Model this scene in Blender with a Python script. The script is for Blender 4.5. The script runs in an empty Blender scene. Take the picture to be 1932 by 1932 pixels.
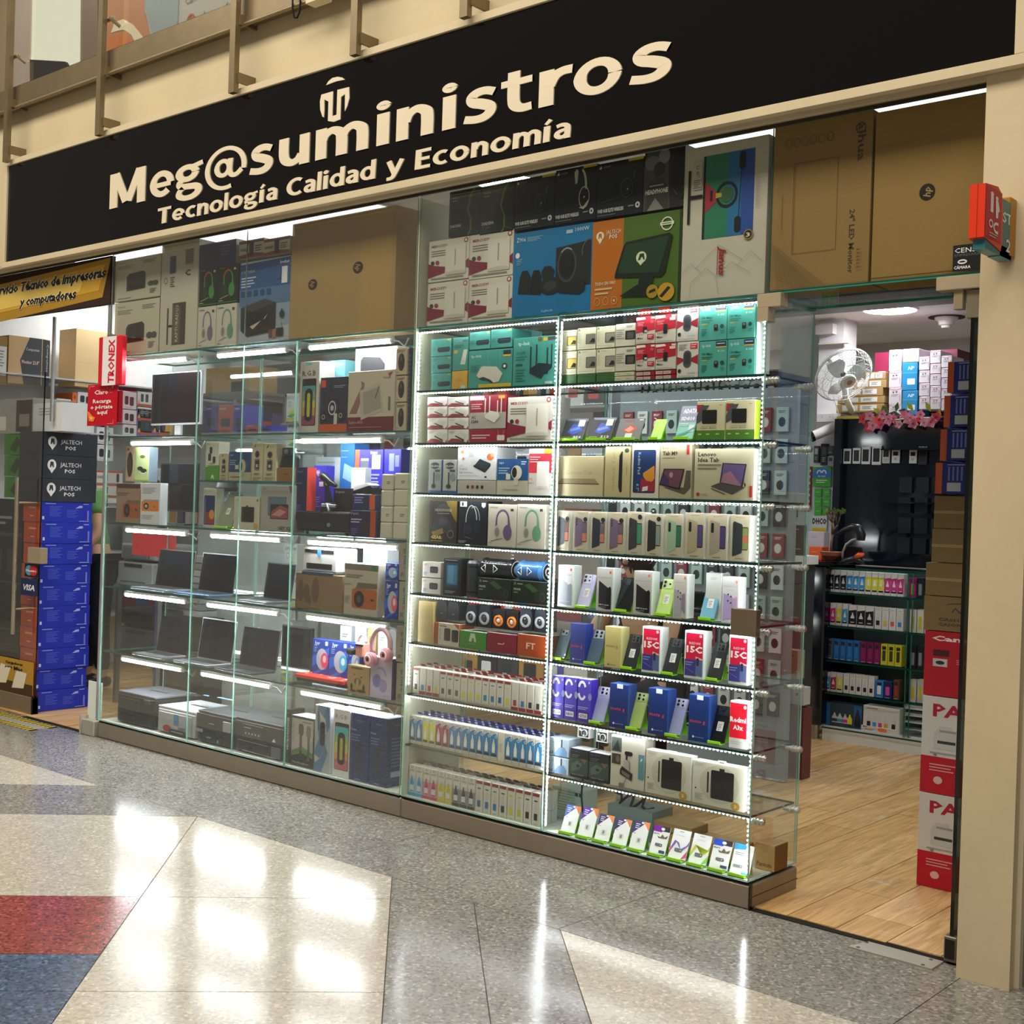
import bpy, math, random
from mathutils import Vector, Matrix
random.seed(7)
C = bpy.context.scene.collection
SC = bpy.context.scene
PI = math.pi
# ---------------------------------------------------------------- camera
F_PX = 2373.0
def _n(v):
    l = math.sqrt(sum(a*a for a in v)); return [a/l for a in v]
def _d(a, b): return sum(x*y for x, y in zip(a, b))
def _ray(u, v): return [u-966.0, -(v-966.0), F_PX]
AX = _n([-a for a in _ray(-1789, 865)])          # world +X (along the shop front) in camera space
AY = _ray(3010, 1022); k = _d(AX, AY); AY = _n([a-k*b for a, b in zip(AY, AX)])
AZ = [AX[1]*AY[2]-AX[2]*AY[1], AX[2]*AY[0]-AX[0]*AY[2], AX[0]*AY[1]-AX[1]*AY[0]]
if AZ[1] < 0: AZ = [-a for a in AZ]
CAM = (0.0, -3.9954, 1.42)
def _w(u, v):
    r = _ray(u, v); return (_d(AX, r), _d(AY, r), _d(AZ, r))
def at(u, v, Y=0.0):
    """where the sight line through a photo pixel meets the vertical plane at depth Y -> (X, Z)"""
    w = _w(u, v); t = (Y-CAM[1])/w[1]; return (CAM[0]+w[0]*t, CAM[2]+w[2]*t)
def fl(u, v, Z=0.0):
    w = _w(u, v); t = (Z-CAM[2])/w[2]; return (CAM[0]+w[0]*t, CAM[1]+w[1]*t)
def xp(u, v, X):
    w = _w(u, v); t = (X-CAM[0])/w[0]; return (CAM[1]+w[1]*t, CAM[2]+w[2]*t)
cd = bpy.data.cameras.new('camera'); cam = bpy.data.objects.new('camera', cd); C.objects.link(cam)
cd.sensor_width = 36.0; cd.lens = 36.0*F_PX/1932.0; cd.clip_start = 0.05; cd.clip_end = 200
cam.matrix_world = Matrix(((AX[0], AX[1], -AX[2], CAM[0]), (AY[0], AY[1], -AY[2], CAM[1]), (AZ[0], AZ[1], -AZ[2], CAM[2]), (0, 0, 0, 1)))
SC.camera = cam
# ---------------------------------------------------------------- world, lights, exposure
w = bpy.data.worlds.new('mall'); SC.world = w; w.use_nodes = True
w.node_tree.nodes['Background'].inputs[0].default_value = (1.0, 0.88, 0.72, 1)
w.node_tree.nodes['Background'].inputs[1].default_value = 0.16
SC.view_settings.view_transform = 'Standard'; SC.view_settings.look = 'None'
SC.view_settings.gamma = 1.0; SC.view_settings.use_curve_mapping = False
SC.view_settings.exposure = 0.0
try:
    SC.cycles.use_denoising = True; SC.cycles.max_bounces = 7; SC.cycles.diffuse_bounces = 3; SC.cycles.glossy_bounces = 3
    SC.cycles.transparent_max_bounces = 28; SC.cycles.transmission_bounces = 4
    SC.cycles.caustics_reflective = False; SC.cycles.caustics_refractive = False
    SC.cycles.sample_clamp_indirect = 4.0
except Exception: pass
def area(name, loc, rot, sx, sy, power, col):
    l = bpy.data.lights.new(name, 'AREA'); l.shape = 'RECTANGLE'; l.size = sx; l.size_y = sy; l.energy = power; l.color = col
    o = bpy.data.objects.new(name, l); o.location = loc; o.rotation_euler = rot; C.objects.link(o); return o
area('mall_ceiling_light', (-1.0, -3.2, 6.3), (0, 0, 0), 6.0, 2.0, 330, (1.0, 0.90, 0.75))
area('mall_ceiling_light', (-7.0, -3.2, 6.3), (0, 0, 0), 6.0, 2.0, 330, (1.0, 0.90, 0.75))
area('mall_upper_light', (-8.0, 0.4, 6.0), (0, 0, 0), 5.0, 1.0, 60, (1.0, 0.88, 0.68))
TUBE, LED, LAMP = 75.0, 150.0, 75.0
# ---------------------------------------------------------------- materials (colour comes from a face attribute, grain is procedural)
def lin(h):
    if isinstance(h, (tuple, list)): return (h[0], h[1], h[2], 1.0)
    h = h.lstrip('#'); o = []
    for i in (0, 2, 4):
        c = int(h[i:i+2], 16)/255.0; o.append(c/12.92 if c <= 0.04045 else ((c+0.055)/1.055)**2.4)
    return (o[0], o[1], o[2], 1.0)
MATS = {}
def nm(name):
    m = bpy.data.materials.new(name); m.use_nodes = True; MATS[name] = m
    nt = m.node_tree; return m, nt, nt.nodes['Principled BSDF']
def surf(name, rough, metal=0.0, grain=60.0, amt=0.10, bump=0.0, coat=0.0, spec=0.5, dirt=0.0):
    m, nt, b = nm(name)
    a = nt.nodes.new('ShaderNodeAttribute'); a.attribute_name = 'Col'
    tc = nt.nodes.new('ShaderNodeTexCoord'); n = nt.nodes.new('ShaderNodeTexNoise'); n.inputs['Scale'].default_value = grain; n.inputs['Detail'].default_value = 3
    nt.links.new(tc.outputs['Object'], n.inputs['Vector'])
    r = nt.nodes.new('ShaderNodeMapRange'); r.inputs[3].default_value = 1.0-amt; r.inputs[4].default_value = 1.0+amt
    nt.links.new(n.outputs['Fac'], r.inputs[0])
    mx = nt.nodes.new('ShaderNodeVectorMath'); mx.operation = 'SCALE'
    nt.links.new(a.outputs['Color'], mx.inputs[0]); nt.links.new(r.outputs[0], mx.inputs['Scale'])
    out = mx.outputs[0]
    if dirt:
        n2 = nt.nodes.new('ShaderNodeTexNoise'); n2.inputs['Scale'].default_value = 1.7; n2.inputs['Detail'].default_value = 6; n2.inputs['Roughness'].default_value = .65
        nt.links.new(tc.outputs['Object'], n2.inputs['Vector'])
        r2 = nt.nodes.new('ShaderNodeMapRange'); r2.inputs[1].default_value = .42; r2.inputs[2].default_value = .75; r2.inputs[3].default_value = 1; r2.inputs[4].default_value = 1-dirt
        nt.links.new(n2.outputs['Fac'], r2.inputs[0])
        m2 = nt.nodes.new('ShaderNodeVectorMath'); m2.operation = 'SCALE'; nt.links.new(out, m2.inputs[0]); nt.links.new(r2.outputs[0], m2.inputs['Scale']); out = m2.outputs[0]
    nt.links.new(out, b.inputs['Base Color'])
    b.inputs['Roughness'].default_value = rough; b.inputs['Metallic'].default_value = metal
    b.inputs['Specular IOR Level'].default_value = spec; b.inputs['Coat Weight'].default_value = coat; b.inputs['Coat Roughness'].default_value = 0.12
    if bump:
        bp = nt.nodes.new('ShaderNodeBump'); bp.inputs['Strength'].default_value = bump; bp.inputs['Distance'].default_value = 0.002
        nt.links.new(n.outputs['Fac'], bp.inputs['Height']); nt.links.new(bp.outputs[0], b.inputs['Normal'])
    return m
surf('card', 0.42, grain=9, amt=0.04, spec=0.4)
surf('kraft', 0.75, grain=140, amt=0.10, bump=0.15, spec=0.25)
surf('matte', 0.8, grain=30, amt=0.05, spec=0.25)
surf('plastic', 0.32, grain=25, amt=0.05)
surf('gloss', 0.08, grain=8, amt=0.03)
surf('metal', 0.34, metal=0.9, grain=18, amt=0.12)
surf('steel', 0.42, metal=0.55, grain=14, amt=0.16, dirt=0.15)
surf('paint', 0.6, grain=35, amt=0.04, bump=0.12, spec=0.3, dirt=0.12)
surf('skin', 0.5, grain=30, amt=0.04)
surf('cloth', 0.9, grain=220, amt=0.15, bump=0.3, spec=0.1)
surf('leaf', 0.55, grain=40, amt=0.2)
surf('brushed', 0.30, metal=0.35, grain=12, amt=0.1)
def emit(name, col, s):
    m = bpy.data.materials.new(name); m.use_nodes = True; MATS[name] = m; nt = m.node_tree
    nt.nodes.remove(nt.nodes['Principled BSDF']); e = nt.nodes.new('ShaderNodeEmission')
    e.inputs[0].default_value = (*col, 1); e.inputs[1].default_value = s
    nt.links.new(e.outputs[0], nt.nodes['Material Output'].inputs[0]); return m
emit('tube_light', (0.93, 0.97, 1.0), TUBE)
emit('led_light', (0.95, 0.98, 1.0), LED)
emit('lamp_light', (0.97, 0.98, 1.0), LAMP)
emit('sign_light', (1.0, 0.95, 0.70), 0.95)
emit('added_panel_glow', (0.97, 0.98, 1.0), 2.2)  # glow of the added ceiling panels
def glass(name, tint, ior=1.45, k=1.0, rough=0.0):
    m = bpy.data.materials.new(name); m.use_nodes = True; MATS[name] = m; nt = m.node_tree
    nt.nodes.remove(nt.nodes['Principled BSDF'])
    t = nt.nodes.new('ShaderNodeBsdfTransparent'); t.inputs[0].default_value = (*tint, 1)
    g = nt.nodes.new('ShaderNodeBsdfGlossy'); g.inputs['Roughness'].default_value = rough
    f = nt.nodes.new('ShaderNodeFresnel'); f.inputs[0].default_value = ior
    mu = nt.nodes.new('ShaderNodeMath'); mu.operation = 'MULTIPLY'; mu.inputs[1].default_value = k
    mx = nt.nodes.new('ShaderNodeMixShader'); nt.links.new(f.outputs[0], mu.inputs[0]); nt.links.new(mu.outputs[0], mx.inputs[0])
    nt.links.new(t.outputs[0], mx.inputs[1]); nt.links.new(g.outputs[0], mx.inputs[2]); nt.links.new(mx.outputs[0], nt.nodes['Material Output'].inputs[0])
glass('glass', (0.975, 0.99, 0.983), k=0.30)
glass('tinted', (0.62, 0.70, 0.68), k=0.8)
glass('clear', (0.985, 0.985, 0.985), k=0.8)
def terrazzo():
    m, nt, b = nm('terrazzo')
    a = nt.nodes.new('ShaderNodeAttribute'); a.attribute_name = 'Col'
    tc = nt.nodes.new('ShaderNodeTexCoord')
    v = nt.nodes.new('ShaderNodeTexVoronoi'); v.inputs['Scale'].default_value = 105; nt.links.new(tc.outputs['Object'], v.inputs['Vector'])
    sp = nt.nodes.new('ShaderNodeSeparateColor'); nt.links.new(v.outputs['Color'], sp.inputs[0])
    cr = nt.nodes.new('ShaderNodeValToRGB'); cr.color_ramp.interpolation = 'CONSTANT'
    e = cr.color_ramp.elements; e[0].position = 0; e[0].color = (.55, .55, .55, 1); e[1].position = .22; e[1].color = (1, 1, 1, 1)
    for p, c in ((.62, 1.12), (.78, .75), (.86, 1.75), (.95, 1.0)):
        q = e.new(p); q.color = (c, c, c, 1)
    nt.links.new(sp.outputs[0], cr.inputs[0])
    # chips matter less on the pale slabs
    lum = nt.nodes.new('ShaderNodeRGBToBW'); nt.links.new(a.outputs['Color'], lum.inputs[0])
    mr = nt.nodes.new('ShaderNodeMapRange'); mr.inputs[1].default_value = .08; mr.inputs[2].default_value = .5; mr.inputs[3].default_value = 1.0; mr.inputs[4].default_value = .35
    nt.links.new(lum.outputs[0], mr.inputs[0])
    mx = nt.nodes.new('ShaderNodeMix'); mx.data_type = 'RGBA'; mx.inputs[6].default_value = (1, 1, 1, 1); nt.links.new(mr.outputs[0], mx.inputs[0]); nt.links.new(cr.outputs[0], mx.inputs[7])
    m2 = nt.nodes.new('ShaderNodeMix'); m2.data_type = 'RGBA'; m2.blend_type = 'MULTIPLY'; m2.inputs[0].default_value = 1
    nt.links.new(a.outputs['Color'], m2.inputs[6]); nt.links.new(mx.outputs[2], m2.inputs[7])
    nt.links.new(m2.outputs[2], b.inputs['Base Color'])
    n = nt.nodes.new('ShaderNodeTexNoise'); n.inputs['Scale'].default_value = 2.2; n.inputs['Detail'].default_value = 5; nt.links.new(tc.outputs['Object'], n.inputs['Vector'])
    r = nt.nodes.new('ShaderNodeMapRange'); r.inputs[3].default_value = .10; r.inputs[4].default_value = .22; nt.links.new(n.outputs['Fac'], r.inputs[0]); nt.links.new(r.outputs[0], b.inputs['Roughness'])
    b.inputs['Specular IOR Level'].default_value = 0.6
terrazzo()
def wood():
    m, nt, b = nm('wood')
    a = nt.nodes.new('ShaderNodeAttribute'); a.attribute_name = 'Col'
    tc = nt.nodes.new('ShaderNodeTexCoord'); mp = nt.nodes.new('ShaderNodeMapping'); mp.inputs['Scale'].default_value = (14, 1.2, 1)
    nt.links.new(tc.outputs['Object'], mp.inputs[0])
    n = nt.nodes.new('ShaderNodeTexNoise'); n.inputs['Scale'].default_value = 3; n.inputs['Detail'].default_value = 8; n.inputs['Distortion'].default_value = 1.2; nt.links.new(mp.outputs[0], n.inputs['Vector'])
    cr = nt.nodes.new('ShaderNodeValToRGB'); e = cr.color_ramp.elements; e[0].position = .3; e[0].color = (.62, .52, .42, 1); e[1].position = .62; e[1].color = (1.08, 1.06, 1.0, 1)
    nt.links.new(n.outputs['Fac'], cr.inputs[0])
    n2 = nt.nodes.new('ShaderNodeTexNoise'); n2.inputs['Scale'].default_value = 2.6; n2.inputs['Detail'].default_value = 7; n2.inputs['Roughness'].default_value = .7; nt.links.new(tc.outputs['Object'], n2.inputs['Vector'])
    c2 = nt.nodes.new('ShaderNodeMapRange'); c2.inputs[1].default_value = .60; c2.inputs[2].default_value = .70; nt.links.new(n2.outputs['Fac'], c2.inputs[0])
    m2 = nt.nodes.new('ShaderNodeMix'); m2.data_type = 'RGBA'; m2.blend_type = 'MULTIPLY'; m2.inputs[0].default_value = 1
    nt.links.new(a.outputs['Color'], m2.inputs[6]); nt.links.new(cr.outputs[0], m2.inputs[7])
    m3 = nt.nodes.new('ShaderNodeMix'); m3.data_type = 'RGBA'; m3.inputs[7].default_value = lin('d9d3c4'); nt.links.new(c2.outputs[0], m3.inputs[0]); nt.links.new(m2.outputs[2], m3.inputs[6])
    nt.links.new(m3.outputs[2], b.inputs['Base Color']); b.inputs['Roughness'].default_value = .33
wood()
# ---------------------------------------------------------------- text glyphs as flat mesh data
GL = {}
def glyphs(txt, bold=0.0, shear=0.0, res=2, font=None):
    key = (txt, bold, shear, res)
    if key in GL: return GL[key]
    c = bpy.data.curves.new('g', 'FONT'); c.body = txt; c.size = 1; c.offset = bold; c.shear = shear; c.resolution_u = res; c.fill_mode = 'FRONT'
    o = bpy.data.objects.new('g', c); me = o.to_mesh()
    vs = [(v.co.x, v.co.y) for v in me.vertices]; fs = [tuple(p.vertices) for p in me.polygons]
    o.to_mesh_clear(); bpy.data.objects.remove(o); bpy.data.curves.remove(c)
    GL[key] = (vs, fs); return GL[key]
_h = [v[1] for v in glyphs('H')[0]]; CAPH = max(_h)-min(_h)
# ---------------------------------------------------------------- mesh builder
class MB:
    def __init__(s, mat='card', col='ffffff'): s.v = []; s.f = []; s.m = []; s.c = []; s.mat = mat; s.col = col; s.mats = []; s.sm = []
    def _mi(s, mat):
        mat = mat or s.mat
        if mat not in s.mats: s.mats.append(mat)
        return s.mats.index(mat)
    def add(s, vs, fs, col=None, mat=None, smooth=False, T=None):
        b = len(s.v); mi = s._mi(mat); c = lin(col if col is not None else s.col)
        if T is not None: vs = [tuple(T @ Vector(v)) for v in vs]
        s.v += vs
        for f in fs: s.f.append(tuple(i+b for i in f)); s.m.append(mi); s.c.append(c); s.sm.append(smooth)
        return s
    def box(s, x0, x1, y0, y1, z0, z1, col=None, mat=None, T=None, skip=''):
        vs = [(x0, y0, z0), (x1, y0, z0), (x1, y1, z0), (x0, y1, z0), (x0, y0, z1), (x1, y0, z1), (x1, y1, z1), (x0, y1, z1)]
        fs = {'b': (3, 2, 1, 0), 't': (4, 5, 6, 7), 'f': (0, 1, 5, 4), 'r': (1, 2, 6, 5), 'k': (2, 3, 7, 6), 'l': (3, 0, 4, 7)}
        return s.add(vs, [q for n, q in fs.items() if n not in skip], col, mat, T=T)
    def cbox(s, x0, x1, y0, y1, z0, z1, col=None, mat=None, c=0.0015, cols=None, T=None):
        """chamfered box; cols = colours for f,r,k,l,t,b faces"""
        c = min(c, (x1-x0)*.2, (y1-y0)*.2, (z1-z0)*.2); vs = []; idx = {}
        for ix, x in enumerate((x0, x1)):
            for iy, y in enumerate((y0, y1)):
                for iz, z in enumerate((z0, z1)):
                    sx, sy, sz = (1, -1)[ix], (1, -1)[iy], (1, -1)[iz]
                    idx[ix, iy, iz, 'x'] = len(vs); vs.append((x, y+sy*c, z+sz*c))
                    idx[ix, iy, iz, 'y'] = len(vs); vs.append((x+sx*c, y, z+sz*c))
                    idx[ix, iy, iz, 'z'] = len(vs); vs.append((x+sx*c, y+sy*c, z))
        g = lambda *a: idx[a]
        main = {'f': [g(0, 0, 0, 'y'), g(1, 0, 0, 'y'), g(1, 0, 1, 'y'), g(0, 0, 1, 'y')], 'k': [g(1, 1, 0, 'y'), g(0, 1, 0, 'y'), g(0, 1, 1, 'y'), g(1, 1, 1, 'y')],
                'r': [g(1, 0, 0, 'x'), g(1, 1, 0, 'x'), g(1, 1, 1, 'x'), g(1, 0, 1, 'x')], 'l': [g(0, 1, 0, 'x'), g(0, 0, 0, 'x'), g(0, 0, 1, 'x'), g(0, 1, 1, 'x')],
                't': [g(0, 0, 1, 'z'), g(1, 0, 1, 'z'), g(1, 1, 1, 'z'), g(0, 1, 1, 'z')], 'b': [g(0, 1, 0, 'z'), g(1, 1, 0, 'z'), g(1, 0, 0, 'z'), g(0, 0, 0, 'z')]}
        for n, q in main.items(): s.add([], [], None, mat); 
        b = len(s.v); mi = s._mi(mat); s.v += [tuple(T @ Vector(v)) for v in vs] if T is not None else vs
        def face(q, cc): s.f.append(tuple(i+b for i in q)); s.m.append(mi); s.c.append(lin(cc)); s.sm.append(False)
        base = col if col is not None else s.col
        for n, q in main.items(): face(q, (cols or {}).get(n, base))
        e = []
        for a in (0, 1):
            for d in (0, 1):
                e.append((g(a, d, 0, 'x'), g(a, d, 1, 'x'), g(a, d, 1, 'y'), g(a, d, 0, 'y')))
                e.append((g(a, 0, d, 'x'), g(a, 1, d, 'x'), g(a, 1, d, 'z'), g(a, 0, d, 'z')))
                e.append((g(0, a, d, 'y'), g(1, a, d, 'y'), g(1, a, d, 'z'), g(0, a, d, 'z')))
                for z in (0, 1): e.append((g(a, d, z, 'x'), g(a, d, z, 'y'), g(a, d, z, 'z')))
        for q in e: face(q, base)
        return s
    def tube(s, p, q, r, n=10, col=None, mat=None, r2=None, cap=True, smooth=True):
        p = Vector(p); q = Vector(q); d = (q-p).normalized(); a = d.orthogonal().normalized(); b = d.cross(a); r2 = r if r2 is None else r2
        vs = []
        for i in range(n):
            t = 2*PI*i/n; o = a*math.cos(t)+b*math.sin(t); vs.append(tuple(p+o*r)); vs.append(tuple(q+o*r2))
        s.add(vs, [(2*i, 2*((i+1) % n), 2*((i+1) % n)+1, 2*i+1) for i in range(n)], col, mat, smooth)
        if cap:
            s.add([vs[2*i] for i in range(n)], [tuple(range(n-1, -1, -1))], col, mat); s.add([vs[2*i+1] for i in range(n)], [tuple(range(n))], col, mat)
        return s
    def path(s, pts, r, n=6, col=None, mat=None):
        pts = [Vector(p) for p in pts]; rings = []; vs = []
        a = None
        for i, p in enumerate(pts):
            d = (pts[min(i+1, len(pts)-1)]-pts[max(i-1, 0)]).normalized()
            if a is None: a = d.orthogonal().normalized()
            a = (a-d*a.dot(d)).normalized(); b = d.cross(a)
            rr = r[i] if isinstance(r, (list, tuple)) else r
            for j in range(n): t = 2*PI*j/n; vs.append(tuple(p+(a*math.cos(t)+b*math.sin(t))*rr))
        fs = [(i*n+j, i*n+(j+1) % n, (i+1)*n+(j+1) % n, (i+1)*n+j) for i in range(len(pts)-1) for j in range(n)]
        fs += [tuple(range(n-1, -1, -1)), tuple((len(pts)-1)*n+j for j in range(n))]
        return s.add(vs, fs, col, mat, True)
    def lathe(s, prof, cx=0, cy=0, cz=0, n=18, col=None, mat=None, axis='z', cols=None, smooth=True):
        vs = []
        for r, h in prof:
            for j in range(n):
                t = 2*PI*j/n; a, b = r*math.cos(t), r*math.sin(t)
                vs.append((cx+a, cy+b, cz+h) if axis == 'z' else ((cx+a, cy-h, cz+b) if axis == 'y' else (cx+h, cy+a, cz+b)))
        for i in range(len(prof)-1):
            f = [(i*n+j, i*n+(j+1) % n, (i+1)*n+(j+1) % n, (i+1)*n+j) for j in range(n)]
            b = len(s.v)
            s.add([vs[k] for q in (i, i+1) for k in range(q*n, q*n+n)], [(j, (j+1) % n, n+(j+1) % n, n+j) for j in range(n)], (cols[i] if cols else col), mat, smooth)
        return s
    def poly(s, pts, col=None, mat=None): return s.add(list(pts), [tuple(range(len(pts)))], col, mat)
    def prism(s, pts, y0, y1, col=None, mat=None):
        """pts in x,z; extruded along y"""
        n = len(pts); vs = [(x, y0, z) for x, z in pts]+[(x, y1, z) for x, z in pts]
        return s.add(vs, [tuple(range(n)), tuple(range(2*n-1, n-1, -1))]+[(i, i+n, (i+1) % n+n, (i+1) % n) for i in range(n)], col, mat)
    def slab(s, pts, z0, z1, col=None, mat=None):
        n = len(pts); vs = [(x, y, z0) for x, y in pts]+[(x, y, z1) for x, y in pts]
        return s.add(vs, [tuple(range(n-1, -1, -1)), tuple(range(n, 2*n))]+[(i, (i+1) % n, (i+1) % n+n, i+n) for i in range(n)], col, mat)
    def obj(s, name, parent=None, loc=None, rot=None):
        me = bpy.data.meshes.new(name); me.from_pydata(s.v, [], s.f)
        for m in s.mats: me.materials.append(MATS[m])
        me.polygons.foreach_set('material_index', s.m); me.polygons.foreach_set('use_smooth', s.sm)
        at_ = me.color_attributes.new('Col', 'FLOAT_COLOR', 'CORNER'); buf = []
        for f, c in zip(s.f, s.c): buf += list(c)*len(f)
        at_.data.foreach_set('color', buf); me.update()
        o = bpy.data.objects.new(name, me); C.objects.link(o)
        if parent: o.parent = parent
        if loc: o.location = loc
        if rot: o.rotation_euler = rot
        return o
MP, MT, MG, MI = (lambda c, m=m: MB(m, c) for m in ('plastic', 'matte', 'gloss', 'paint'))
def empty(name, loc, rz=0):
    o = bpy.data.objects.new(name, None); o.empty_display_size = .05; C.objects.link(o); o.location = loc; o.rotation_euler = (0, 0, rz); return o
LAB = {}
def tag(o, label, cat, group=None, kind=None):
    if label:
        o['label'] = label; n = len(label.split())
        if n < 4 or n > 16: print('LABEL LEN', n, label)
        if (label, group) in LAB and not group: print('DUP LABEL', label)
        LAB[label, group] = 1
    if cat: o['category'] = cat
    if group: o['group'] = group
    if kind: o['kind'] = kind
    return o
def struct(o): o['kind'] = 'structure'; return o
ORD = ['first', 'second', 'third', 'fourth', 'fifth', 'sixth', 'seventh', 'eighth', 'ninth', 'tenth', 'eleventh', 'twelfth', 'thirteenth', 'fourteenth', 'fifteenth', 'sixteenth', 'seventeenth', 'eighteenth', 'nineteenth', 'twentieth']
# ---------------------------------------------------------------- flat print: art lists in face units (0..1 across, 0..1 up)
def draw(mb, art, W, H, T, layer=0.00025):
    """T(x,z,depth)->3d point ; depth counts outwards from the face"""
    k = 0
    for a in art:
        k += 1; d = layer*k; t = a[0]
        def P(x, z): return T(x*W, z*H, d)
        def poly(pts, c, m='card'): mb.add([P(*p) for p in pts], [tuple(range(len(pts)))], c, m)
        if t == 'r': poly([(a[1], a[2]), (a[3], a[2]), (a[3], a[4]), (a[1], a[4])], a[5], *(a[6:7]))
        elif t == 'e':
            n = 22; poly([(a[1]+a[3]*math.cos(2*PI*i/n), a[2]+a[4]*math.sin(2*PI*i/n)) for i in range(n)], a[5])
        elif t == 'p': poly(a[1], a[2])
        elif t == 'q':   # rounded rectangle, radius given in units of W
            x0, y0, x1, y1, r, c = a[1:7]; ry = r*W/H; pts = []
            for cx_, cy_, s0 in ((x1-r, y1-ry, 0), (x0+r, y1-ry, 90), (x0+r, y0+ry, 180), (x1-r, y0+ry, 270)):
                for i in range(5): an = math.radians(s0+i*22.5); pts.append((cx_+r*math.cos(an), cy_+ry*math.sin(an)))
            poly(pts, c)
        elif t == 'o':   # ring / arc
            cx_, cy_, rx, ry, th, c = a[1:7]; a0, a1 = (a[7], a[8]) if len(a) > 7 else (0, 360); n = 26
            tx = th; ty = th*W/H; vs = []; fs = []
            for i in range(n+1):
                an = math.radians(a0+(a1-a0)*i/n)
                vs.append(P(cx_+rx*math.cos(an), cy_+ry*math.sin(an))); vs.append(P(cx_+(rx-tx)*math.cos(an), cy_+(ry-ty)*math.sin(an)))
            for i in range(n): fs.append((2*i, 2*i+2, 2*i+3, 2*i+1))
            mb.add(vs, fs, c, 'card')
        elif t == 'l':
            x0, y0, x1, y1, wd, c = a[1:7]; dx, dy = (x1-x0)*W, (y1-y0)*H; L = math.hypot(dx, dy) or 1; nx, ny = -dy/L*wd/2, dx/L*wd/2
            poly([(x0+nx, y0+ny*W/H), (x0-nx, y0-ny*W/H), (x1-nx, y1-ny*W/H), (x1+nx, y1+ny*W/H)], c)
        elif t == 'g':   # illegible small print: n thin lines
            x, y, wd, n, step, c = a[1:7]
            for i in range(n): yy = y-i*step; ww = wd*(1, .8, .9, .65)[i % 4]; poly([(x, yy-step*.22), (x+ww, yy-step*.22), (x+ww, yy+step*.22), (x, yy+step*.22)], c)
        elif t == 't':   # text: string, x0, baseline, x1, cap height, colour, {rot, bold, shear}
            s_, x0, yb, x1, ch, c = a[1:7]; op = a[7] if len(a) > 7 else {}
            vs, fs = glyphs(s_, op.get('bold', 0.0), op.get('shear', 0.0), op.get('res', 1))
            if not vs: continue
            mn = min(v[0] for v in vs); mxx = max(v[0] for v in vs); wd = (mxx-mn) or 1
            r = op.get('rot', 0)
            if r == 0: Q = [P(x0+(x-mn)/wd*(x1-x0), yb+y/CAPH*ch) for x, y in vs]
            elif r == 90:  # reads upwards: x0=baseline x (right side of letters), yb..x1 = y range, ch = cap height in W units
                Q = [P(x0-y/CAPH*ch, yb+(x-mn)/wd*(x1-yb)) for x, y in vs]
            else:  # reads downwards
                Q = [P(x0+y/CAPH*ch, x1-(x-mn)/wd*(x1-yb)) for x, y in vs]
            mb.add(Q, fs, c, op.get('mat', 'card'))
def front_T(x0, z0, y): return lambda x, z, d: (x0+x, y-d, z0+z)
def side_T(x1, y0, z0): return lambda x, z, d: (x1+d, y0+x, z0+z)
def carton(name, label, X0, X1, z0, z1, Y, dep, col, art=(), cat='box', group=None, side=None, top=None, mat='card', rz=0, cols=None, face='printed_front', sideart=None, gap=0.0008, kind=None):
    W, H = X1-X0-2*gap, z1-z0-gap; cx = (X0+X1)/2
    cc = dict(cols or {})
    if side: cc['r'] = side; cc['l'] = side
    if top: cc['t'] = top
    b = MB(mat, col); b.cbox(-W/2, W/2, 0, dep, 0, H, col, mat, cols=cc)
    o = b.obj(name, loc=(cx, Y, z0), rot=(0, 0, rz) if rz else None); tag(o, label, cat, group, kind)
    if art:
        p = MB(); draw(p, art, W, H, front_T(-W/2, 0, -0.0002)); p.obj(face, o)
    if sideart:
        p = MB(); draw(p, sideart, dep, H, side_T(W/2+.0002, 0, 0)); p.obj('printed_side', o)
    return o
def PX(name, label, u0, u1, vt, vb, zs, Y, dep, col, art=(), **k):
    """a box whose front stands at depth Y on the shelf of height zs (None: height read from vb)"""
    vm = (vt+vb)/2; X0 = at(u0, vm, Y)[0]; X1 = at(u1, vm, Y)[0]; um = (u0+u1)/2
    z1 = at(um, vt, Y)[1]; z0 = zs if zs is not None else at(um, vb, Y)[1]
    return carton(k.pop('name', name), label, X0, X1, z0, z1, Y, dep, col, art, **k)
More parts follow.
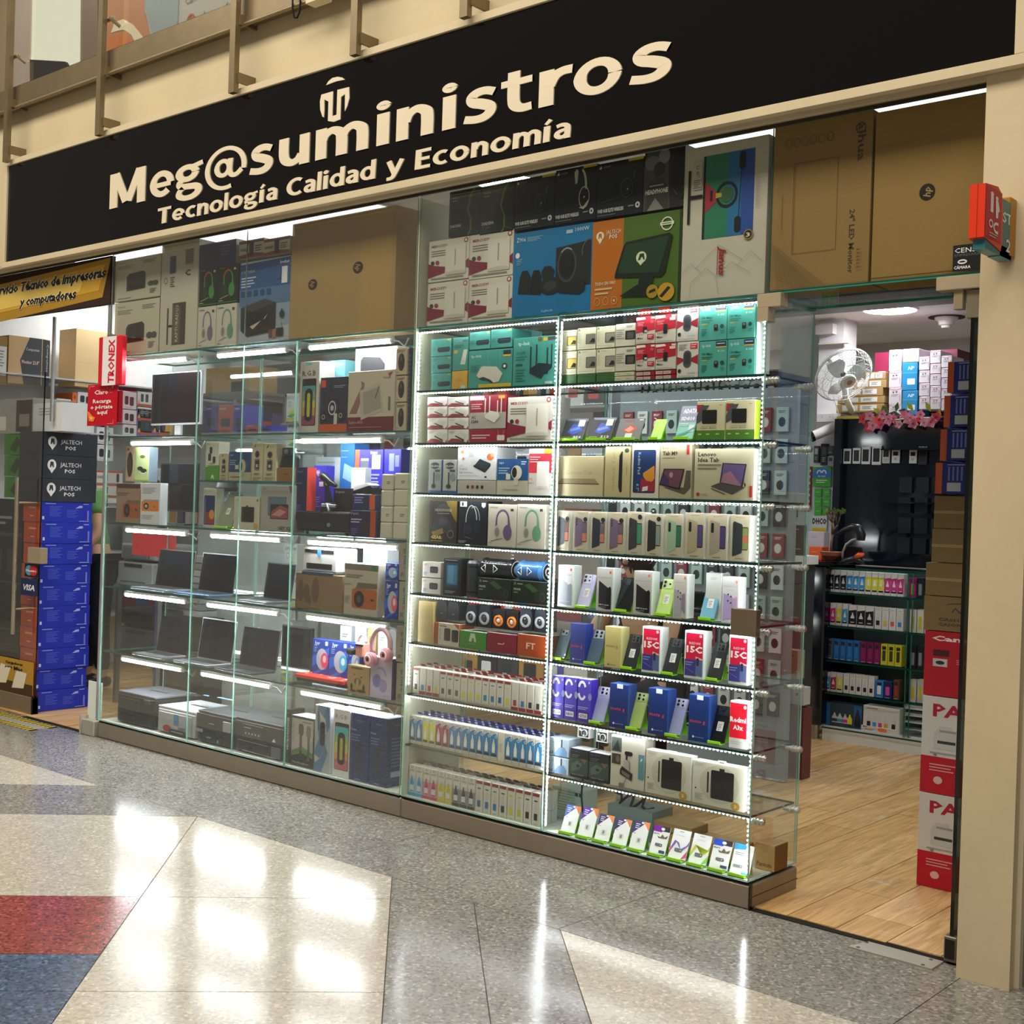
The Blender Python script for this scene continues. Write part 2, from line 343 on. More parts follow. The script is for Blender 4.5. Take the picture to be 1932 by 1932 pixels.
# ================================================================ SETTING
def clip(poly, a, b, c):
    out = []
    for i in range(len(poly)):
        p, q = poly[i], poly[(i+1) % len(poly)]; dp, dq = a*p[0]+b*p[1]-c, a*q[0]+b*q[1]-c
        if dp <= 0: out.append(p)
        if (dp < 0) != (dq < 0) and dp != dq: t = dp/(dp-dq); out.append((p[0]+(q[0]-p[0])*t, p[1]+(q[1]-p[1])*t))
    return out
GREY, PALE, RED_T, BLUE_T = '85837d', 'b7b1a3', '8a463f', '4b5b74'
base = MT('4c4a45'); base.box(-13, 4, -7, 0.03, -.08, -.004); floor = struct(base.obj('floor'))
def region(conds, col, ycuts=()):
    p = [(-13, -7), (4, -7), (4, .02), (-13, .02)]
    for a, b, c in conds: p = clip(p, a, b, c)
    if len(p) < 3: return
    n = len(p); cx = sum(q[0] for q in p)/n; cy = sum(q[1] for q in p)/n
    g = .0016; ar = sum(p[i][0]*p[(i+1) % n][1]-p[(i+1) % n][0]*p[i][1] for i in range(n)); sg = 1 if ar > 0 else -1
    q = []
    for i in range(n):   # inset each slab for its joint
        a0, a1, a2 = Vector(p[i-1]), Vector(p[i]), Vector(p[(i+1) % n]); d1 = (a1-a0).normalized(); d2 = (a2-a1).normalized()
        n1 = Vector((-d1.y, d1.x))*sg; n2 = Vector((-d2.y, d2.x))*sg; bs = n1+n2
        q.append(tuple(a1+bs*(g/max(.3, 1+n1.dot(n2)))))
    if sg < 0: q.reverse()
    MB('terrazzo', col).slab(q, -.004, 0).obj('terrazzo_slab', floor)
L0 = -.655
low = (0, 1, L0)
def pq(p0=None, p1=None, q0=None, q1=None):
    r = []
    if p1 is not None: r.append((1, 1, p1))
    if p0 is not None: r.append((-1, -1, -p0))
    if q1 is not None: r.append((1, -1, q1))
    if q0 is not None: r.append((-1, 1, -q0))
    return r
region([low]+pq(q1=-4.81), PALE); region([low]+pq(q0=-4.81, q1=-4.405), GREY); region([low]+pq(q0=-4.405, q1=-4.0), GREY)
for p0, p1 in ((-20, -7.7), (-7.7, -5.31)): region([low]+pq(p0=p0, p1=p1, q0=-4.0, q1=-2.39), PALE)
for q0, q1 in ((-4.0, -2.39), (-2.39, -1.17), (-1.17, 9)): region([low]+pq(p0=-5.31, p1=-4.07, q0=q0, q1=q1), PALE)
region([low]+pq(p1=-5.31, q0=-2.39, q1=-1.585), RED_T); region([low]+pq(p1=-5.31, q0=-1.585, q1=-1.17), BLUE_T); region([low]+pq(p1=-5.31, q0=-1.17, q1=-.78), BLUE_T)
region([low]+pq(p1=-5.31, q0=-.78), PALE)
for p0, p1 in ((-4.07, -3.65), (-3.65, -3.256)): region([low]+pq(p0=p0, p1=p1, q0=-4.0), GREY)
region([low, (1, 0, -1.455)]+pq(p0=-3.256), PALE)
region([low, (-1, 0, 1.455)]+pq(p0=-3.256), '86817a')
xs = [-13, -9.5, -8.35, -7.2, -6.03, -4.9, -3.76, -2.61, -1.455, -.3, 4]
for a, b in zip(xs, xs[1:]): region([(0, -1, -L0), (-1, 0, -a), (1, 0, b)], GREY)
# timber floor of the shop, plank by plank
sb = MT('2c241c'); sb.box(-9.4, -1.28, .02, 5.4, -.08, -.005); shopfloor = struct(sb.obj('floor'))
x = -9.38; i = 0; WC = ['d3ae74', 'dcb87e', 'cba569', 'd8b683', 'e0bd88']
random.seed(3)
while x < -1.32:
    y = .035+random.uniform(-.008, .008); st = [0.2, .62, 1.0, .42][i % 4]*1.1; first = True
    while y < 5.38:
        y1 = min(5.39, y+(st if first else 1.1)); MB('wood', random.choice(WC)).slab([(x+.0015, y+.0015), (x+.1845, y+.0015), (x+.1845, y1-.0015), (x+.0015, y1-.0015)], -.005, .004+random.uniform(0, .002)).obj('plank', shopfloor)
        y = y1; first = False
    x += .186; i += 1
t = MT('18140f'); pts = [(-2.25, .0), (-1.5, .0), (-1.5, .036), (-1.62, .03), (-1.75, .045), (-1.9, .03), (-2.05, .04), (-2.25, .032)]
t.slab(pts, -.004, .003); struct(t.obj('trim_1'))
struct(MT('18140f').slab([(-7.43, .0), (-6.6, .0), (-6.6, .035), (-7.43, .03)], -.004, .003).obj('trim_2'))
# walls and ceilings of the shop
struct(MI('dfe1de').box(-9.5, -9.4, 0, 5.5, 0, 3.1).obj('wall_left'))
struct(MI('d6d4d2').box(-9.5, -1.2, 5.4, 5.5, 0, 3.1).obj('wall_back'))
struct(MI('d6d4d2').box(-1.28, -1.2, .3, 5.4, 0, 3.1).obj('wall_right'))
b = MI('f1f2f2'); b.box(-9.5, -1.2, .0, 2.6, 3.1, 3.2); b.box(-9.5, -1.2, 3.6, 5.5, 2.8, 2.9); struct(b.obj('ceiling'))
cb = MI('6d7276'); cb.box(-9.4, -1.28, 2.55, 3.62, 2.755, 3.1); cb.box(-9.4, -1.28, 3.0, 3.05, 2.745, 2.755, '51565a'); struct(cb.obj('trim_3'))
struct(MI('e0dde0').box(-4.17, -3.985, 4.1, 4.3, 0, 2.8).obj('trim_4'))                      # white pillar
cap = MI('d9d4cf'); cap.box(-4.17, -4.04, 4.04, 4.12, 2.69, 2.76); cap.box(-4.15, -3.93, 4.05, 4.10, 2.62, 2.632); tag(cap.obj('cable_housing'), 'small off-white cable housing at the top of the white pillar', 'housing')
# downlights
def downlight(label, X, Y, r=.17, Z=2.8):
    b = MP('f2f2f2'); b.lathe([(r+.015, 0), (r+.012, -.012), (r, -.014)], X, Y, Z, 28); o = b.obj('ceiling_lamp'); tag(o, label, 'lamp', None)
    MB('lamp_light').lathe([(.0001, -.010), (r*.98, -.010), (r, -.004)], X, Y, Z, 28, mat='lamp_light').obj('diffuser', o)
downlight('round flush ceiling lamp glowing above the back counter', -3.55, 3.87)
downlight('round flush ceiling lamp at the edge of the gold banner', -8.9, 1.4, .12, 3.1)
downlight('round ceiling lamp at the left end, behind the banner board', -9.1, 2.2, .14, 3.1)
for i, (X, Y) in enumerate(((-2.2, .85), (-4.3, .9), (-6.1, .9), (-2.3, 2.2), (-5.2, 2.2), (-7.6, 2.2), (-5.8, 4.4))):  # extra lamps added out of view to brighten the shop interior
    o = downlight('added round fill lamp over the shop aisle, ' + ['above the doorway', 'behind the tall kraft carton', 'behind the printer cartons', 'right of the counter', 'over the middle aisle', 'over the left aisle', 'near the back wall'][i], X, Y, .17, 2.8 if Y > 3 else 3.1)
b = MP('e8e6e0'); b.lathe([(.001, -.075), (.03, -.075), (.035, -.06), (.05, -.055), (.055, -.03), (.075, -.02), (.08, 0)], -3.37, 4.37, 2.8, 20)
det = b.obj('smoke_detector'); tag(det, 'white round smoke detector under the shop ceiling', 'detector')
MT('2a2320').lathe([(.001, -.0), (.12, -.002), (.12, -.006), (.001, -.006)], -3.37, 4.37, 2.8, 20).obj('ceiling_ring', det)
for x0, x1, w_ in ((-3.4, -1.45, 'above the tall cartons at the right'), (-8.4, -5.2, 'above the printer cartons at the left')):  # glowing panels added so the gap above the cartons looks white
    b = MP('f0f0f0'); b.box(x0, x1, .68, 1.3, 3.085, 3.1); o = tag(b.obj('added_ceiling_panel'), 'added long flat fill light panel '+w_, 'lamp'); MB('added_panel_glow').box(x0+.02, x1-.02, .7, 1.28, 3.080, 3.085, mat='added_panel_glow').obj('diffuser', o)
# facade above the shop: fascia, soffit, sign
YS = -.125
struct(MI('d3c5a1').box(-13, 3, -.06, -.01, 2.83, 3.93).obj('wall_front'))
so = MI('b7a98c'); so.box(-8.8, -1.475, YS+.02, -.012, 2.812, 2.83); so.box(-8.8, -1.475, -.014, -.006, 2.80, 2.825, '4a463e', 'steel'); so.box(-8.8, -1.475, -.075, -.06, 2.800, 2.812, 'cfc3a8'); struct(so.obj('trim_5'))
struct(MI('d2c2a2').box(-1.468, -1.305, -.10, .3, 0, 4.2).obj('wall_right_pillar'))
b = MI('e4d8c0'); b.box(-1.305, -1.29, -.06, .0, 0, 2.83); b.box(-1.29, -1.24, -.03, .02, .0, 2.83, '8d8b84', 'steel'); b.box(-1.24, .4, -.02, .0, .0, .14, '817f7b', 'steel'); struct(b.obj('trim_6'))
struct(MG('6d756c').box(-1.24, .4, .0, .03, .14, 2.83).obj('window_1'))
SX0, SZ0 = at(11.6, 495.6, YS); SX1 = at(1916, 104.8, YS)[0]; SZ1 = at(13.7, 315, YS)[1]
b = MG('0b080a'); b.box(SX0, SX1, YS, YS+.02, SZ0, SZ1)
sign = b.obj('shop_sign'); tag(sign, 'long black shop sign board with cream lettering above the glass front', 'sign')
fr = MI('d3c5a6'); e = .034
for q in ((SX0-e, SX1+e, SZ0-e, SZ0), (SX0-e, SX1+e, SZ1, SZ1+e), (SX0-e, SX0, SZ0, SZ1), (SX1, SX1+e, SZ0, SZ1)): fr.cbox(q[0], q[1], YS-.012, YS+.02, q[2], q[3])
fr.obj('frame', sign)
CREAM = 'e4d8be'
# hand-cut letters: bold strokes; cap height 1, x-height .74
def crv(pts, n=6, closed=False):
    P = [pts[-1]]+pts+[pts[0], pts[1]] if closed else [pts[0]]+pts+[pts[-1]]; out = []
    for i in range(1, len(P)-2):
        for k in range(n):
            t = k/n; out.append(tuple(.5*(2*b+(c-a)*t+(2*a-5*b+4*c-d)*t*t+(3*b-a-3*c+d)*t**3) for a, b, c, d in zip(P[i-1], P[i], P[i+1], P[i+2])))
    if not closed: out.append(tuple(pts[-1]))
    return out
def ell(cx, cy, rx, ry, w, a0=0, a1=360, n=30, wx=None): return [(cx+rx*math.cos(math.radians(a0+(a1-a0)*i/n)), cy+ry*math.sin(math.radians(a0+(a1-a0)*i/n)), w*(1-.22*abs(math.sin(math.radians(a0+(a1-a0)*i/n))))) for i in range(n+1)]
V = lambda x, y0, y1, w=.215: [(x, y0, w), (x, y1, w)]
arch = lambda x: crv([(x, .40, .19), (x+.07, .56, .17), (x+.21, .645, .17), (x+.36, .56, .205), (x+.395, .40, .215), (x+.395, 0, .215)])
A_ = [crv([(.10, .62, .15), (.28, .66, .16), (.44, .60, .19), (.49, .44, .21), (.49, 0, .21)]), crv([(.48, .41, .13), (.30, .40, .14), (.15, .32, .18), (.13, .20, .2), (.22, .10, .17), (.36, .11, .15), (.47, .22, .14)])]
GLY = {'M': [V(.11, 0, 1), [(.16, .98, .2), (.47, .12, .2)], [(.53, .12, .2), (.84, .98, .2)], V(.89, 0, 1)],
 'e': [ell(.37, .37, .27, .285, .21, 0, 318), [(.12, .345, .13), (.66, .345, .13)]], 'g': [ell(.31, .49, .205, .165, .185), [(.42, .63, .13), (.70, .70, .12)], crv([(.20, .33, .12), (.12, .24, .15), (.16, .15, .16), (.36, .12, .16), (.56, .08, .17), (.60, -.06, .17), (.46, -.17, .15), (.26, -.18, .14), (.12, -.10, .15), (.13, .02, .13), (.22, .10, .12)])],
 '@': [ell(.60, .37, .52, .52, .135, -12, 290), ell(.53, .38, .175, .19, .14), crv([(.74, .60, .14), (.72, .30, .14), (.78, .16, .12), (.92, .15, .12), (1.06, .26, .13)])],
 's': [crv([(.60, .595, .165), (.44, .66, .165), (.27, .65, .18), (.165, .565, .20), (.20, .455, .205), (.36, .39, .215), (.52, .30, .21), (.53, .18, .2), (.42, .09, .18), (.25, .075, .165), (.04, .12, .165)], 4)],
 'u': [crv([(.11, .74, .215), (.11, .34, .215), (.16, .17, .2), (.29, .095, .17), (.42, .14, .16), (.50, .26, .17)]), V(.57, 0, .74)], 'm': [V(.11, 0, .74), arch(.12), arch(.515)], 'i': [V(.11, 0, .74), ell(.11, .92, .06, .055, .13)], 'n': [V(.11, 0, .74), arch(.16)],
 't': [crv([(.22, .90, .21), (.22, .34, .21), (.26, .17, .2), (.38, .095, .17), (.54, .10, .16)]), [(.0, .67, .14), (.54, .67, .14)]], 'r': [V(.11, 0, .74), crv([(.14, .40, .19), (.22, .58, .18), (.34, .655, .17), (.48, .655, .17)])], 'o': [ell(.385, .37, .275, .285, .21)],
 'T': [V(.34, 0, .95), [(0, .91, .17), (.68, .91, .17)]], 'c': [ell(.37, .37, .27, .285, .2, 52, 308)], 'l': [V(.11, 0, 1.03)], 'í': [V(.11, 0, .74), [(.06, .82, .12), (.22, 1.02, .16)]], 'a': A_, 'C': [ell(.48, .5, .37, .41, .22, 50, 310)],
 'd': [ell(.33, .37, .24, .285, .2), V(.58, 0, 1.03)], 'y': [[(.10, .74, .2), (.36, .06, .2)], crv([(.66, .74, .2), (.38, .02, .2), (.26, -.16, .18), (.06, -.18, .16)])], 'E': [V(.11, 0, 1), [(.1, .92, .16), (.58, .92, .16)], [(.1, .51, .15), (.54, .51, .15)], [(.1, .08, .16), (.58, .08, .16)]]}
def letter(ch, X0, X1, Z0, H, shear=0.0):
    strips = GLY[ch]; q = []
    for s_ in strips:
        L_ = []
        for i, (x, y, w_) in enumerate(s_):
            a, b = s_[max(i-1, 0)], s_[min(i+1, len(s_)-1)]; dx, dy = b[0]-a[0], b[1]-a[1]; l = math.hypot(dx, dy) or 1; nx, ny = -dy/l*w_/2, dx/l*w_/2; L_.append(((x+nx, y+ny), (x-nx, y-ny)))
        q.append(L_)
    xs = [p_[0] for L_ in q for pr_ in L_ for p_ in pr_]; mn, mx = min(xs), max(xs); sc = (X1-X0)/(mx-mn); b = MB('card', CREAM); k = 0
    for L_ in q:
        y0 = YS-.006-.0002*k; k += 1; vs = []
        for pr_ in L_:
            for p_ in pr_: x = X0+(p_[0]-mn)*sc+shear*p_[1]*H; z = Z0+p_[1]*H; vs += [(x, y0, z), (x, YS, z)]
        for i in range(len(L_)-1): a = 4*i; c = a+4; b.add([vs[j] for j in (a, a+1, a+2, a+3, c, c+1, c+2, c+3)], [(0, 2, 6, 4), (0, 4, 5, 1), (2, 3, 7, 6)])
    return b.obj('letter', sign)
Z0_ = at(209, 395, YS)[1]; H_ = at(213, 330, YS)[1]-Z0_
def ux(u, z, Y=YS):
    v = 400-(u-209)*.27
    for _ in range(3): v -= (z-at(u, v, Y)[1])*300
    return at(u, v, Y)[0]
for ch, u0, u1 in zip('Meg@suministros', (209, 284.7, 332.8, 388.6, 473, 528, 597.5, 711, 750, 835, 877, 947, 1019, 1084, 1190), (275.6, 329.6, 385.4, 467, 517, 585.5, 697, 738, 820, 863.4, 938.4, 1006.5, 1082, 1175, 1269)): letter(ch, ux(u0, Z0_+.1), ux(u1, Z0_+.1), Z0_, H_, .0)
Z2 = at(303, 423, YS)[1]; H2 = at(298, 394.5, YS)[1]-Z2; xa = at(298, 422, YS)[0]; xb = at(1077, 258, YS)[0]
WD = {c: max(x+w_/2*.9 for s_ in g for x, y, w_ in s_)-min(x-w_/2*.9 for s_ in g for x, y, w_ in s_) for c, g in GLY.items()}
S2 = 'Tecnología Calidad y Economía'; tot = sum(WD.get(c, .30)+.085 for c in S2)-.085; x = xa
for c in S2:
    w_ = WD.get(c, .30)*(xb-xa)/tot
    if c != ' ': letter(c, x, x+w_, Z2, H2, .06)
    x += w_+.085*(xb-xa)/tot
def zpx(pts, ox, oy, s): return [(ox+x/s, oy+y/s) for x, y in pts]
lg = MB('card', CREAM)
def wpoly(mb, pxs, Y, y1, col=None, mat=None):
    mb.prism([at(u, v, Y) for u, v in pxs], Y, y1, col, mat)
wpoly(lg, zpx([(445, 620), (462, 592), (490, 568), (530, 559), (562, 565), (580, 580), (520, 592)], 500, 0, 3.864), YS-.004, YS)
wpoly(lg, zpx([(410, 690), (400, 740), (402, 800), (418, 850), (428, 855), (432, 800), (431, 725), (462, 740), (458, 882), (500, 888), (548, 870), (553, 708), (583, 685), (581, 810), (598, 775), (614, 715), (612, 634), (527, 655), (521, 836), (490, 846), (495, 665)], 500, 0, 3.864), YS-.004, YS)
o = lg.obj('emblem', sign); o['label'] = 'cream round emblem with an m inside'
# upper-floor railing
rl = empty('railing', (-7.5, -.14, 3.46)); tag(rl, 'bronze-brown metal railing with glass along the upper floor edge', 'railing')
def rp(b, name): o = b.obj(name, rl, loc=(7.5, .14, -3.46)); return o
BR = '85765a'
rp(MB('steel', BR).box(-13, 3, -.13, -.07, 3.80, 3.925), 'beam')
rp(MB('steel', '978767').tube((-13, -.135, 3.79), (3, -.135, 3.79), .011, 8), 'conduit')
for u, v, top in ((12, 306, 0), (187, 256, 0), (440, 176, 0), (670, 105, 0), (878, 34, 0)):
    X, Z = at(u, v, -.17); b = MB('steel', BR); b.box(X-.022, X+.022, -.185, -.155, Z, 5.2)
    for zz in (Z+.05, Z+.34): b.box(X+.022, X+.034, -.165, -.06, zz, zz+.05)
    rp(b, 'post')
    k = MB('metal', 'a79c84'); k.tube((X-.05, -.14, Z+.66), (X+.07, -.14, Z+.66), .012, 8); k.tube((X+.05, -.16, Z+.66), (X+.07, -.1, Z+.62), .010, 8); rp(k, 'bolt')
rp(MB('glass').box(-13, 3, -.112, -.104, 3.935, 5.0, mat='glass'), 'glass_pane')
rp(MT('1e1a14').box(-13, 3, -.114, -.102, 3.93, 3.937), 'gasket')
b = MP('cdbf9f'); X, Z = at(592, 2, -.2); b.cbox(X-.06, X+.06, -.2, -.14, Z, Z+.07); tag(b.obj('junction_box'), 'cream junction box hanging under the upper railing beam', 'box')
X, Z = at(560, 20, -.15); tag(MT('15120e').path([(X-.035, -.15, Z+.12), (X-.033, -.15, Z+.02), (X-.018, -.15, Z-.03), (X+.004, -.15, Z-.035), (X+.022, -.15, Z-.01), (X+.026, -.15, Z+.12)], .0045).obj('cable_loop'), 'black cable hanging in a loop from the railing', 'cable')
# upper storey shop front behind the railing
struct(MI('b09a78').box(-16, 3, 1.28, 1.4, 3.9, 6.5).obj('wall_upper'))
struct(MI('8a7b62').box(-16, 3, .15, 1.28, 3.85, 3.9).obj('floor_upper'))
YU = 1.2
def upoly(name, label, pts, col, y0=YU, y1=None, mat='card', parent=None):
    b = MB(mat, col); b.prism([at(u, v, y0) for u, v in pts], y0, y1 if y1 else y0+.06, col, mat); o = b.obj(name, parent)
    if label: tag(o, label, 'poster' if 'poster' in name else 'light')
    return o
p1 = upoly('poster', 'grey-lilac poster column beside the railing post, upper left', [(26, -60), (62, -60), (58, 168), (26, 178)], 'b9aca6')
p2 = upoly('light_panel', 'glowing cream light panel behind the railing, upper left', [(62, -60), (152, -60), (152, 125), (56, 160)], 'fff6c8', mat='sign_light')
MT('14120d').prism([at(u, v, YU-.03) for u, v in [(56, 112), (122, 116), (140, 145), (56, 170)]], YU-.03, YU-.005).obj('dark_shape', p2)
p3 = upoly('poster', 'brown-mauve poster strip left of the wrist poster upstairs', [(153, -60), (184, -60), (184, 112), (151, 120)], '7b6a5c')
p4 = upoly('poster', 'large advertising poster of a wrist with white band behind the railing', [(200, -90), (470, -90), (470, 60), (196, 120)], 'a9aaa5', YU, YU+.02)
b = MB()
b.prism([at(u, v, YU-.004) for u, v in [(200, -80), (285, -80), (272, 20), (284, 70), (300, 90), (196, 118)]], YU-.004, YU, 'b07a58')
b.prism([at(u, v, YU-.006) for u, v in [(196, 118), (206, 70), (235, 62), (258, 86), (262, 98)]], YU-.006, YU, 'bd6f3c')
b.prism([at(u, v, YU-.008) for u, v in [(209, 62), (216, 42), (232, 36), (250, 46), (266, 66), (274, 80), (257, 84), (248, 66), (234, 56), (222, 58)]], YU-.008, YU, 'd8cfb8')
b.prism([at(u, v, YU-.006) for u, v in [(285, -80), (340, -80), (335, 40), (330, 70), (295, 84), (272, 20)]], YU-.006, YU, '8b9a9f')
X, Z = at(350, 10, YU); draw(b, [('t', 'Carro', 0, 0, .18, .05, '6b6a66')], 1, 1, front_T(X, Z, YU-.004)); X, Z = at(370, 41, YU)
draw(b, [('t', 'mybuscreef.com', 0, 0, .52, .05, '4f4e4a'), ('o', -.06, .02, .05, .05, .015, 'b0403a'), ('e', -.06, .02, .028, .028, 'b0403a')], 1, 1, front_T(X, Z, YU-.004))
b.obj('printed_picture', p4)
# ================================================================ GLASS CASES
EDGE = '17403a'
SR = [1.925, 1.690, 1.468, 1.245, 1.016, .795, .563, .335]     # shelf heights, right case
XL, XM, XR = -4.035, -3.222, -2.262
DEP = .355
def pane(b, x0, x1, y0, y1, z0, z1, edge=EDGE):
    """sheet of glass: clear faces, coloured ground edges"""
    t = {'x': x1-x0, 'y': y1-y0, 'z': z1-z0}; th = min(t, key=t.get)
    skip = {'x': 'ftkb', 'y': 'lrtb', 'z': 'lfrk'}[th]
    keep = {'x': 'rl', 'y': 'fk', 'z': 'tb'}[th]
    b.box(x0, x1, y0, y1, z0, z1, mat='glass', skip=''.join(c for c in 'btfrkl' if c not in keep)); b.box(x0, x1, y0, y1, z0, z1, edge, 'gloss', skip=keep)
rc = empty('display_case', (XL, 0, 0)); tag(rc, 'lit glass display case of phones and networking boxes beside the doorway', 'display case')
def rpart(b, name, lab=None):
    o = b.obj(name, rc, loc=(-XL, 0, 0))
    if lab: o['label'] = lab
    return o
b = MB('brushed', '8f8373'); b.cbox(XL-.01, XR+.005, 0, DEP, 0, .088, c=.006); b.box(XL, XR, -.001, .002, .088, .1, '14110e', 'matte'); b.box(XR, XR+.006, .002, DEP, .043, .045, '3b352d', 'matte'); rpart(b, 'base')
b = MG('14110e'); b.box(XR+.004, XR+.009, -.004, .012, .0, .092); rpart(b, 'corner_seal')
LG = '9fcfc0'  # paler green: the lit look of upright glass edges put into their colour
for x0, x1 in ((XL, XM-.002), (XM+.002, XR)):
    b = MB(); pane(b, x0, x1, -.006, 0, .1, 2.2, LG); rpart(b, 'front_glass')
    b = MB(); pane(b, x0+.01, x1-.01, DEP-.006, DEP, .1, 2.18, LG); rpart(b, 'back_glass')
b = MB(); pane(b, XR-.006, XR, .0, DEP, .1, 2.19, 'a8d4c4'); rpart(b, 'side_glass')
b = MB(); pane(b, XM-.004, XM+.004, .0, DEP-.01, .1, 2.19, 'bfe6da'); rpart(b, 'partition_glass')  # edge coloured brighter still, as lit by the strips beside it
b = MI('c9cbb2'); b.box(XL-.012, XL, 0, .36, .1, 2.79); rpart(b, 'partition_panel', 'cream painted partition panel, scratched')
for z in SR:
    for x0, x1 in ((XL+.003, XM-.006), (XM+.006, XR-.008)):
        b = MB(); pane(b, x0, x1, .004, DEP-.02, z-.008, z); rpart(b, 'shelf')
for x0, x1 in ((XL, XM), (XM, XR)):
    b = MB(); pane(b, x0+.003, x1-.003, .002, DEP+.02, 2.200, 2.21, '2a6e62'); rpart(b, 'top_glass')
b = MB('card', 'c9d4c8'); b.box(XL, XR-.006, .004, DEP-.004, .098, .102); rpart(b, 'floor_panel')
for z in SR:
    for y in (.035, .30):
        b = MB('metal', 'd8dad6'); b.tube((XR-.03, y, z-.02), (XR+.035, y, z-.02), .009, 10)
        for k in range(3): b.tube((XR-.005+.014*k, y, z-.02), (XR+.003+.014*k, y, z-.02), .013, 10)
        rpart(b, 'shelf_clamp')
def led(parts, name='led_strip'):
    s_ = MP('a4acac'); l_ = MB('led_light')
    for p, q, nrm in parts:
        p, q = Vector(p), Vector(q); L = (q-p).length; d = (q-p)/L; n = int(L/.0167)
        a = Vector(nrm); bx = d.cross(a).normalized()
        c = [p+bx*.004, p-bx*.004, q-bx*.004, q+bx*.004]; s_.add([tuple(k) for k in c]+[tuple(k-a*.0015) for k in c], [(0, 1, 2, 3), (7, 6, 5, 4), (0, 4, 5, 1), (1, 5, 6, 2), (2, 6, 7, 3), (3, 7, 4, 0)])
        for i in range(n):
            m = p+d*(i+.5)*L/n+a*.0005; h = .0020; vs = [tuple(m+d*x*h+bx*y*h+a*z*.003) for z in (0, 1) for x, y in ((-1, -1), (1, -1), (1, 1), (-1, 1))]
            l_.add(vs, [(4, 5, 6, 7), (0, 1, 5, 4), (1, 2, 6, 5), (2, 3, 7, 6), (3, 0, 4, 7)], mat='led_light')
    o = rpart(s_, name); q = l_.obj('led_chips', o); q['kind'] = 'stuff'; return o
for z in [2.198]+SR[:-1]+[.335]:
    for k, (x0, x1) in enumerate(((XL+.01, XM-.012), (XM+.012, XR-.012))):
        if z == .335 and k == 0: continue
        led([((x0, .012, z-.012), (x1, .012, z-.012), (0, -.35, -.94))])
led([((XM-.012, .008, .34), (XM-.012, .008, 2.18), (-.5, -.87, 0))]); led([((XM+.012, .008, .12), (XM+.012, .008, 2.18), (.5, -.87, 0))])
led([((XL+.006, .01, .60), (XL+.006, .01, 2.18), (.9, -.44, 0))]); led([((XR-.016, .012, .12), (XR-.016, .012, 2.18), (-.8, -.6, 0))])
# patch fittings on the glass
def fitting(label, boxes, col='bfb096', Y0=-.022, Y1=.03):
    b = MB('brushed', col)
    for u0, v0, u1, v1 in boxes:
        vm = (v0+v1)/2; b.cbox(at(u0, vm, Y0)[0], at(u1, vm, Y0)[0], Y0, Y1, at((u0+u1)/2, v1, Y0)[1], at((u0+u1)/2, v0, Y0)[1], c=.002)
    return tag(b.obj('glass_fitting'), label, 'fitting')
fitting('L-shaped brushed metal fitting at the upper corner of the doorway', [(1428, 553, 1473, 579), (1428, 579, 1449, 606)])
fitting('square brown metal lock block on the corner of the phone case', [(1378, 1149, 1427, 1200)], '776a59', -.03, .0)
f = fitting('brushed metal pivot fitting over the glass door beside the pillar', [(1766, 519, 1858, 545)])
MB('brushed', 'a99a7e').cbox(-1.585, -1.555, -.01, .02, 2.10, 2.165).obj('pivot', f)
# door header glass and swing door
b = MB(); pane(b, XR+.002, -1.47, -.006, 0, 2.22, 2.80, '2f8f7c'); o = b.obj('header_glass'); tag(o, 'glass transom pane above the doorway, below the sign', 'glass pane')
b = MB(); pane(b, XR, -1.47, .0, .38, 2.208, 2.218, '2f8f7c'); tag(b.obj('header_shelf'), 'green-edged glass shelf above the doorway carrying the cartons', 'shelf')
b = MB(); b.box(-1.53, -1.518, .0, .85, .05, 2.17, mat='tinted', skip='fktb'); b.box(-1.53, -1.518, .0, .85, .05, 2.17, '0d100e', 'gloss', skip='rl')
dr = b.obj('glass_door'); tag(dr, 'open tinted glass swing door standing against the cream pillar', 'door')
b = MB('brushed', '6d685c'); b.cbox(-1.545, -1.503, -.01, .3, .008, .09, c=.003); b.box(-1.54, -1.51, -.012, -.008, .02, .08, '23211d', 'matte'); b.obj('bottom_rail', dr); MB('brushed', '8d8672').cbox(-1.545, -1.503, -.005, .3, 2.07, 2.16).obj('top_rail', dr)
b = MB('brushed', 'a9a59a'); b.slab([(-1.83, -.10), (-1.545, -.10), (-1.545, -.005), (-1.80, -.005)], .0, .005); o = b.obj('floor_plate'); tag(o, 'scuffed metal floor plate in front of the swing door pivot', 'plate')
b = MT('54524c')
for x in (-1.80, -1.58):
    for y in (-.085, -.02): b.lathe([(.0001, .0012), (.006, .0012), (.007, 0)], x, y, .005, 8)
b.obj('screw', o)
b = MB('card', '121418'); X0, Z0 = at(1797, 513, -.008); X1, Z1 = at(1868, 456, -.008); b.box(X0, X1, -.009, -.0065, Z0, Z1); o = b.obj('window_sticker'); tag(o, 'black CENSO sticker on the glass above the doorway beside the pillar', 'sticker')
p = MB(); draw(p, [('t', 'CENSO', .05, .70, .82, .18, 'e8ecec'), ('t', 'EMPRESARIAL', .05, .56, .85, .09, '5d6468'), ('o', .27, .35, .13, .09, .04, 'd8dcdc'), ('t', 'CÁMARA', .04, .08, .50, .11, 'e8ecec', {'bold': .02})], X1-X0, Z1-Z0, front_T(X0, Z0, -.0092)); p.obj('printed_text', o)
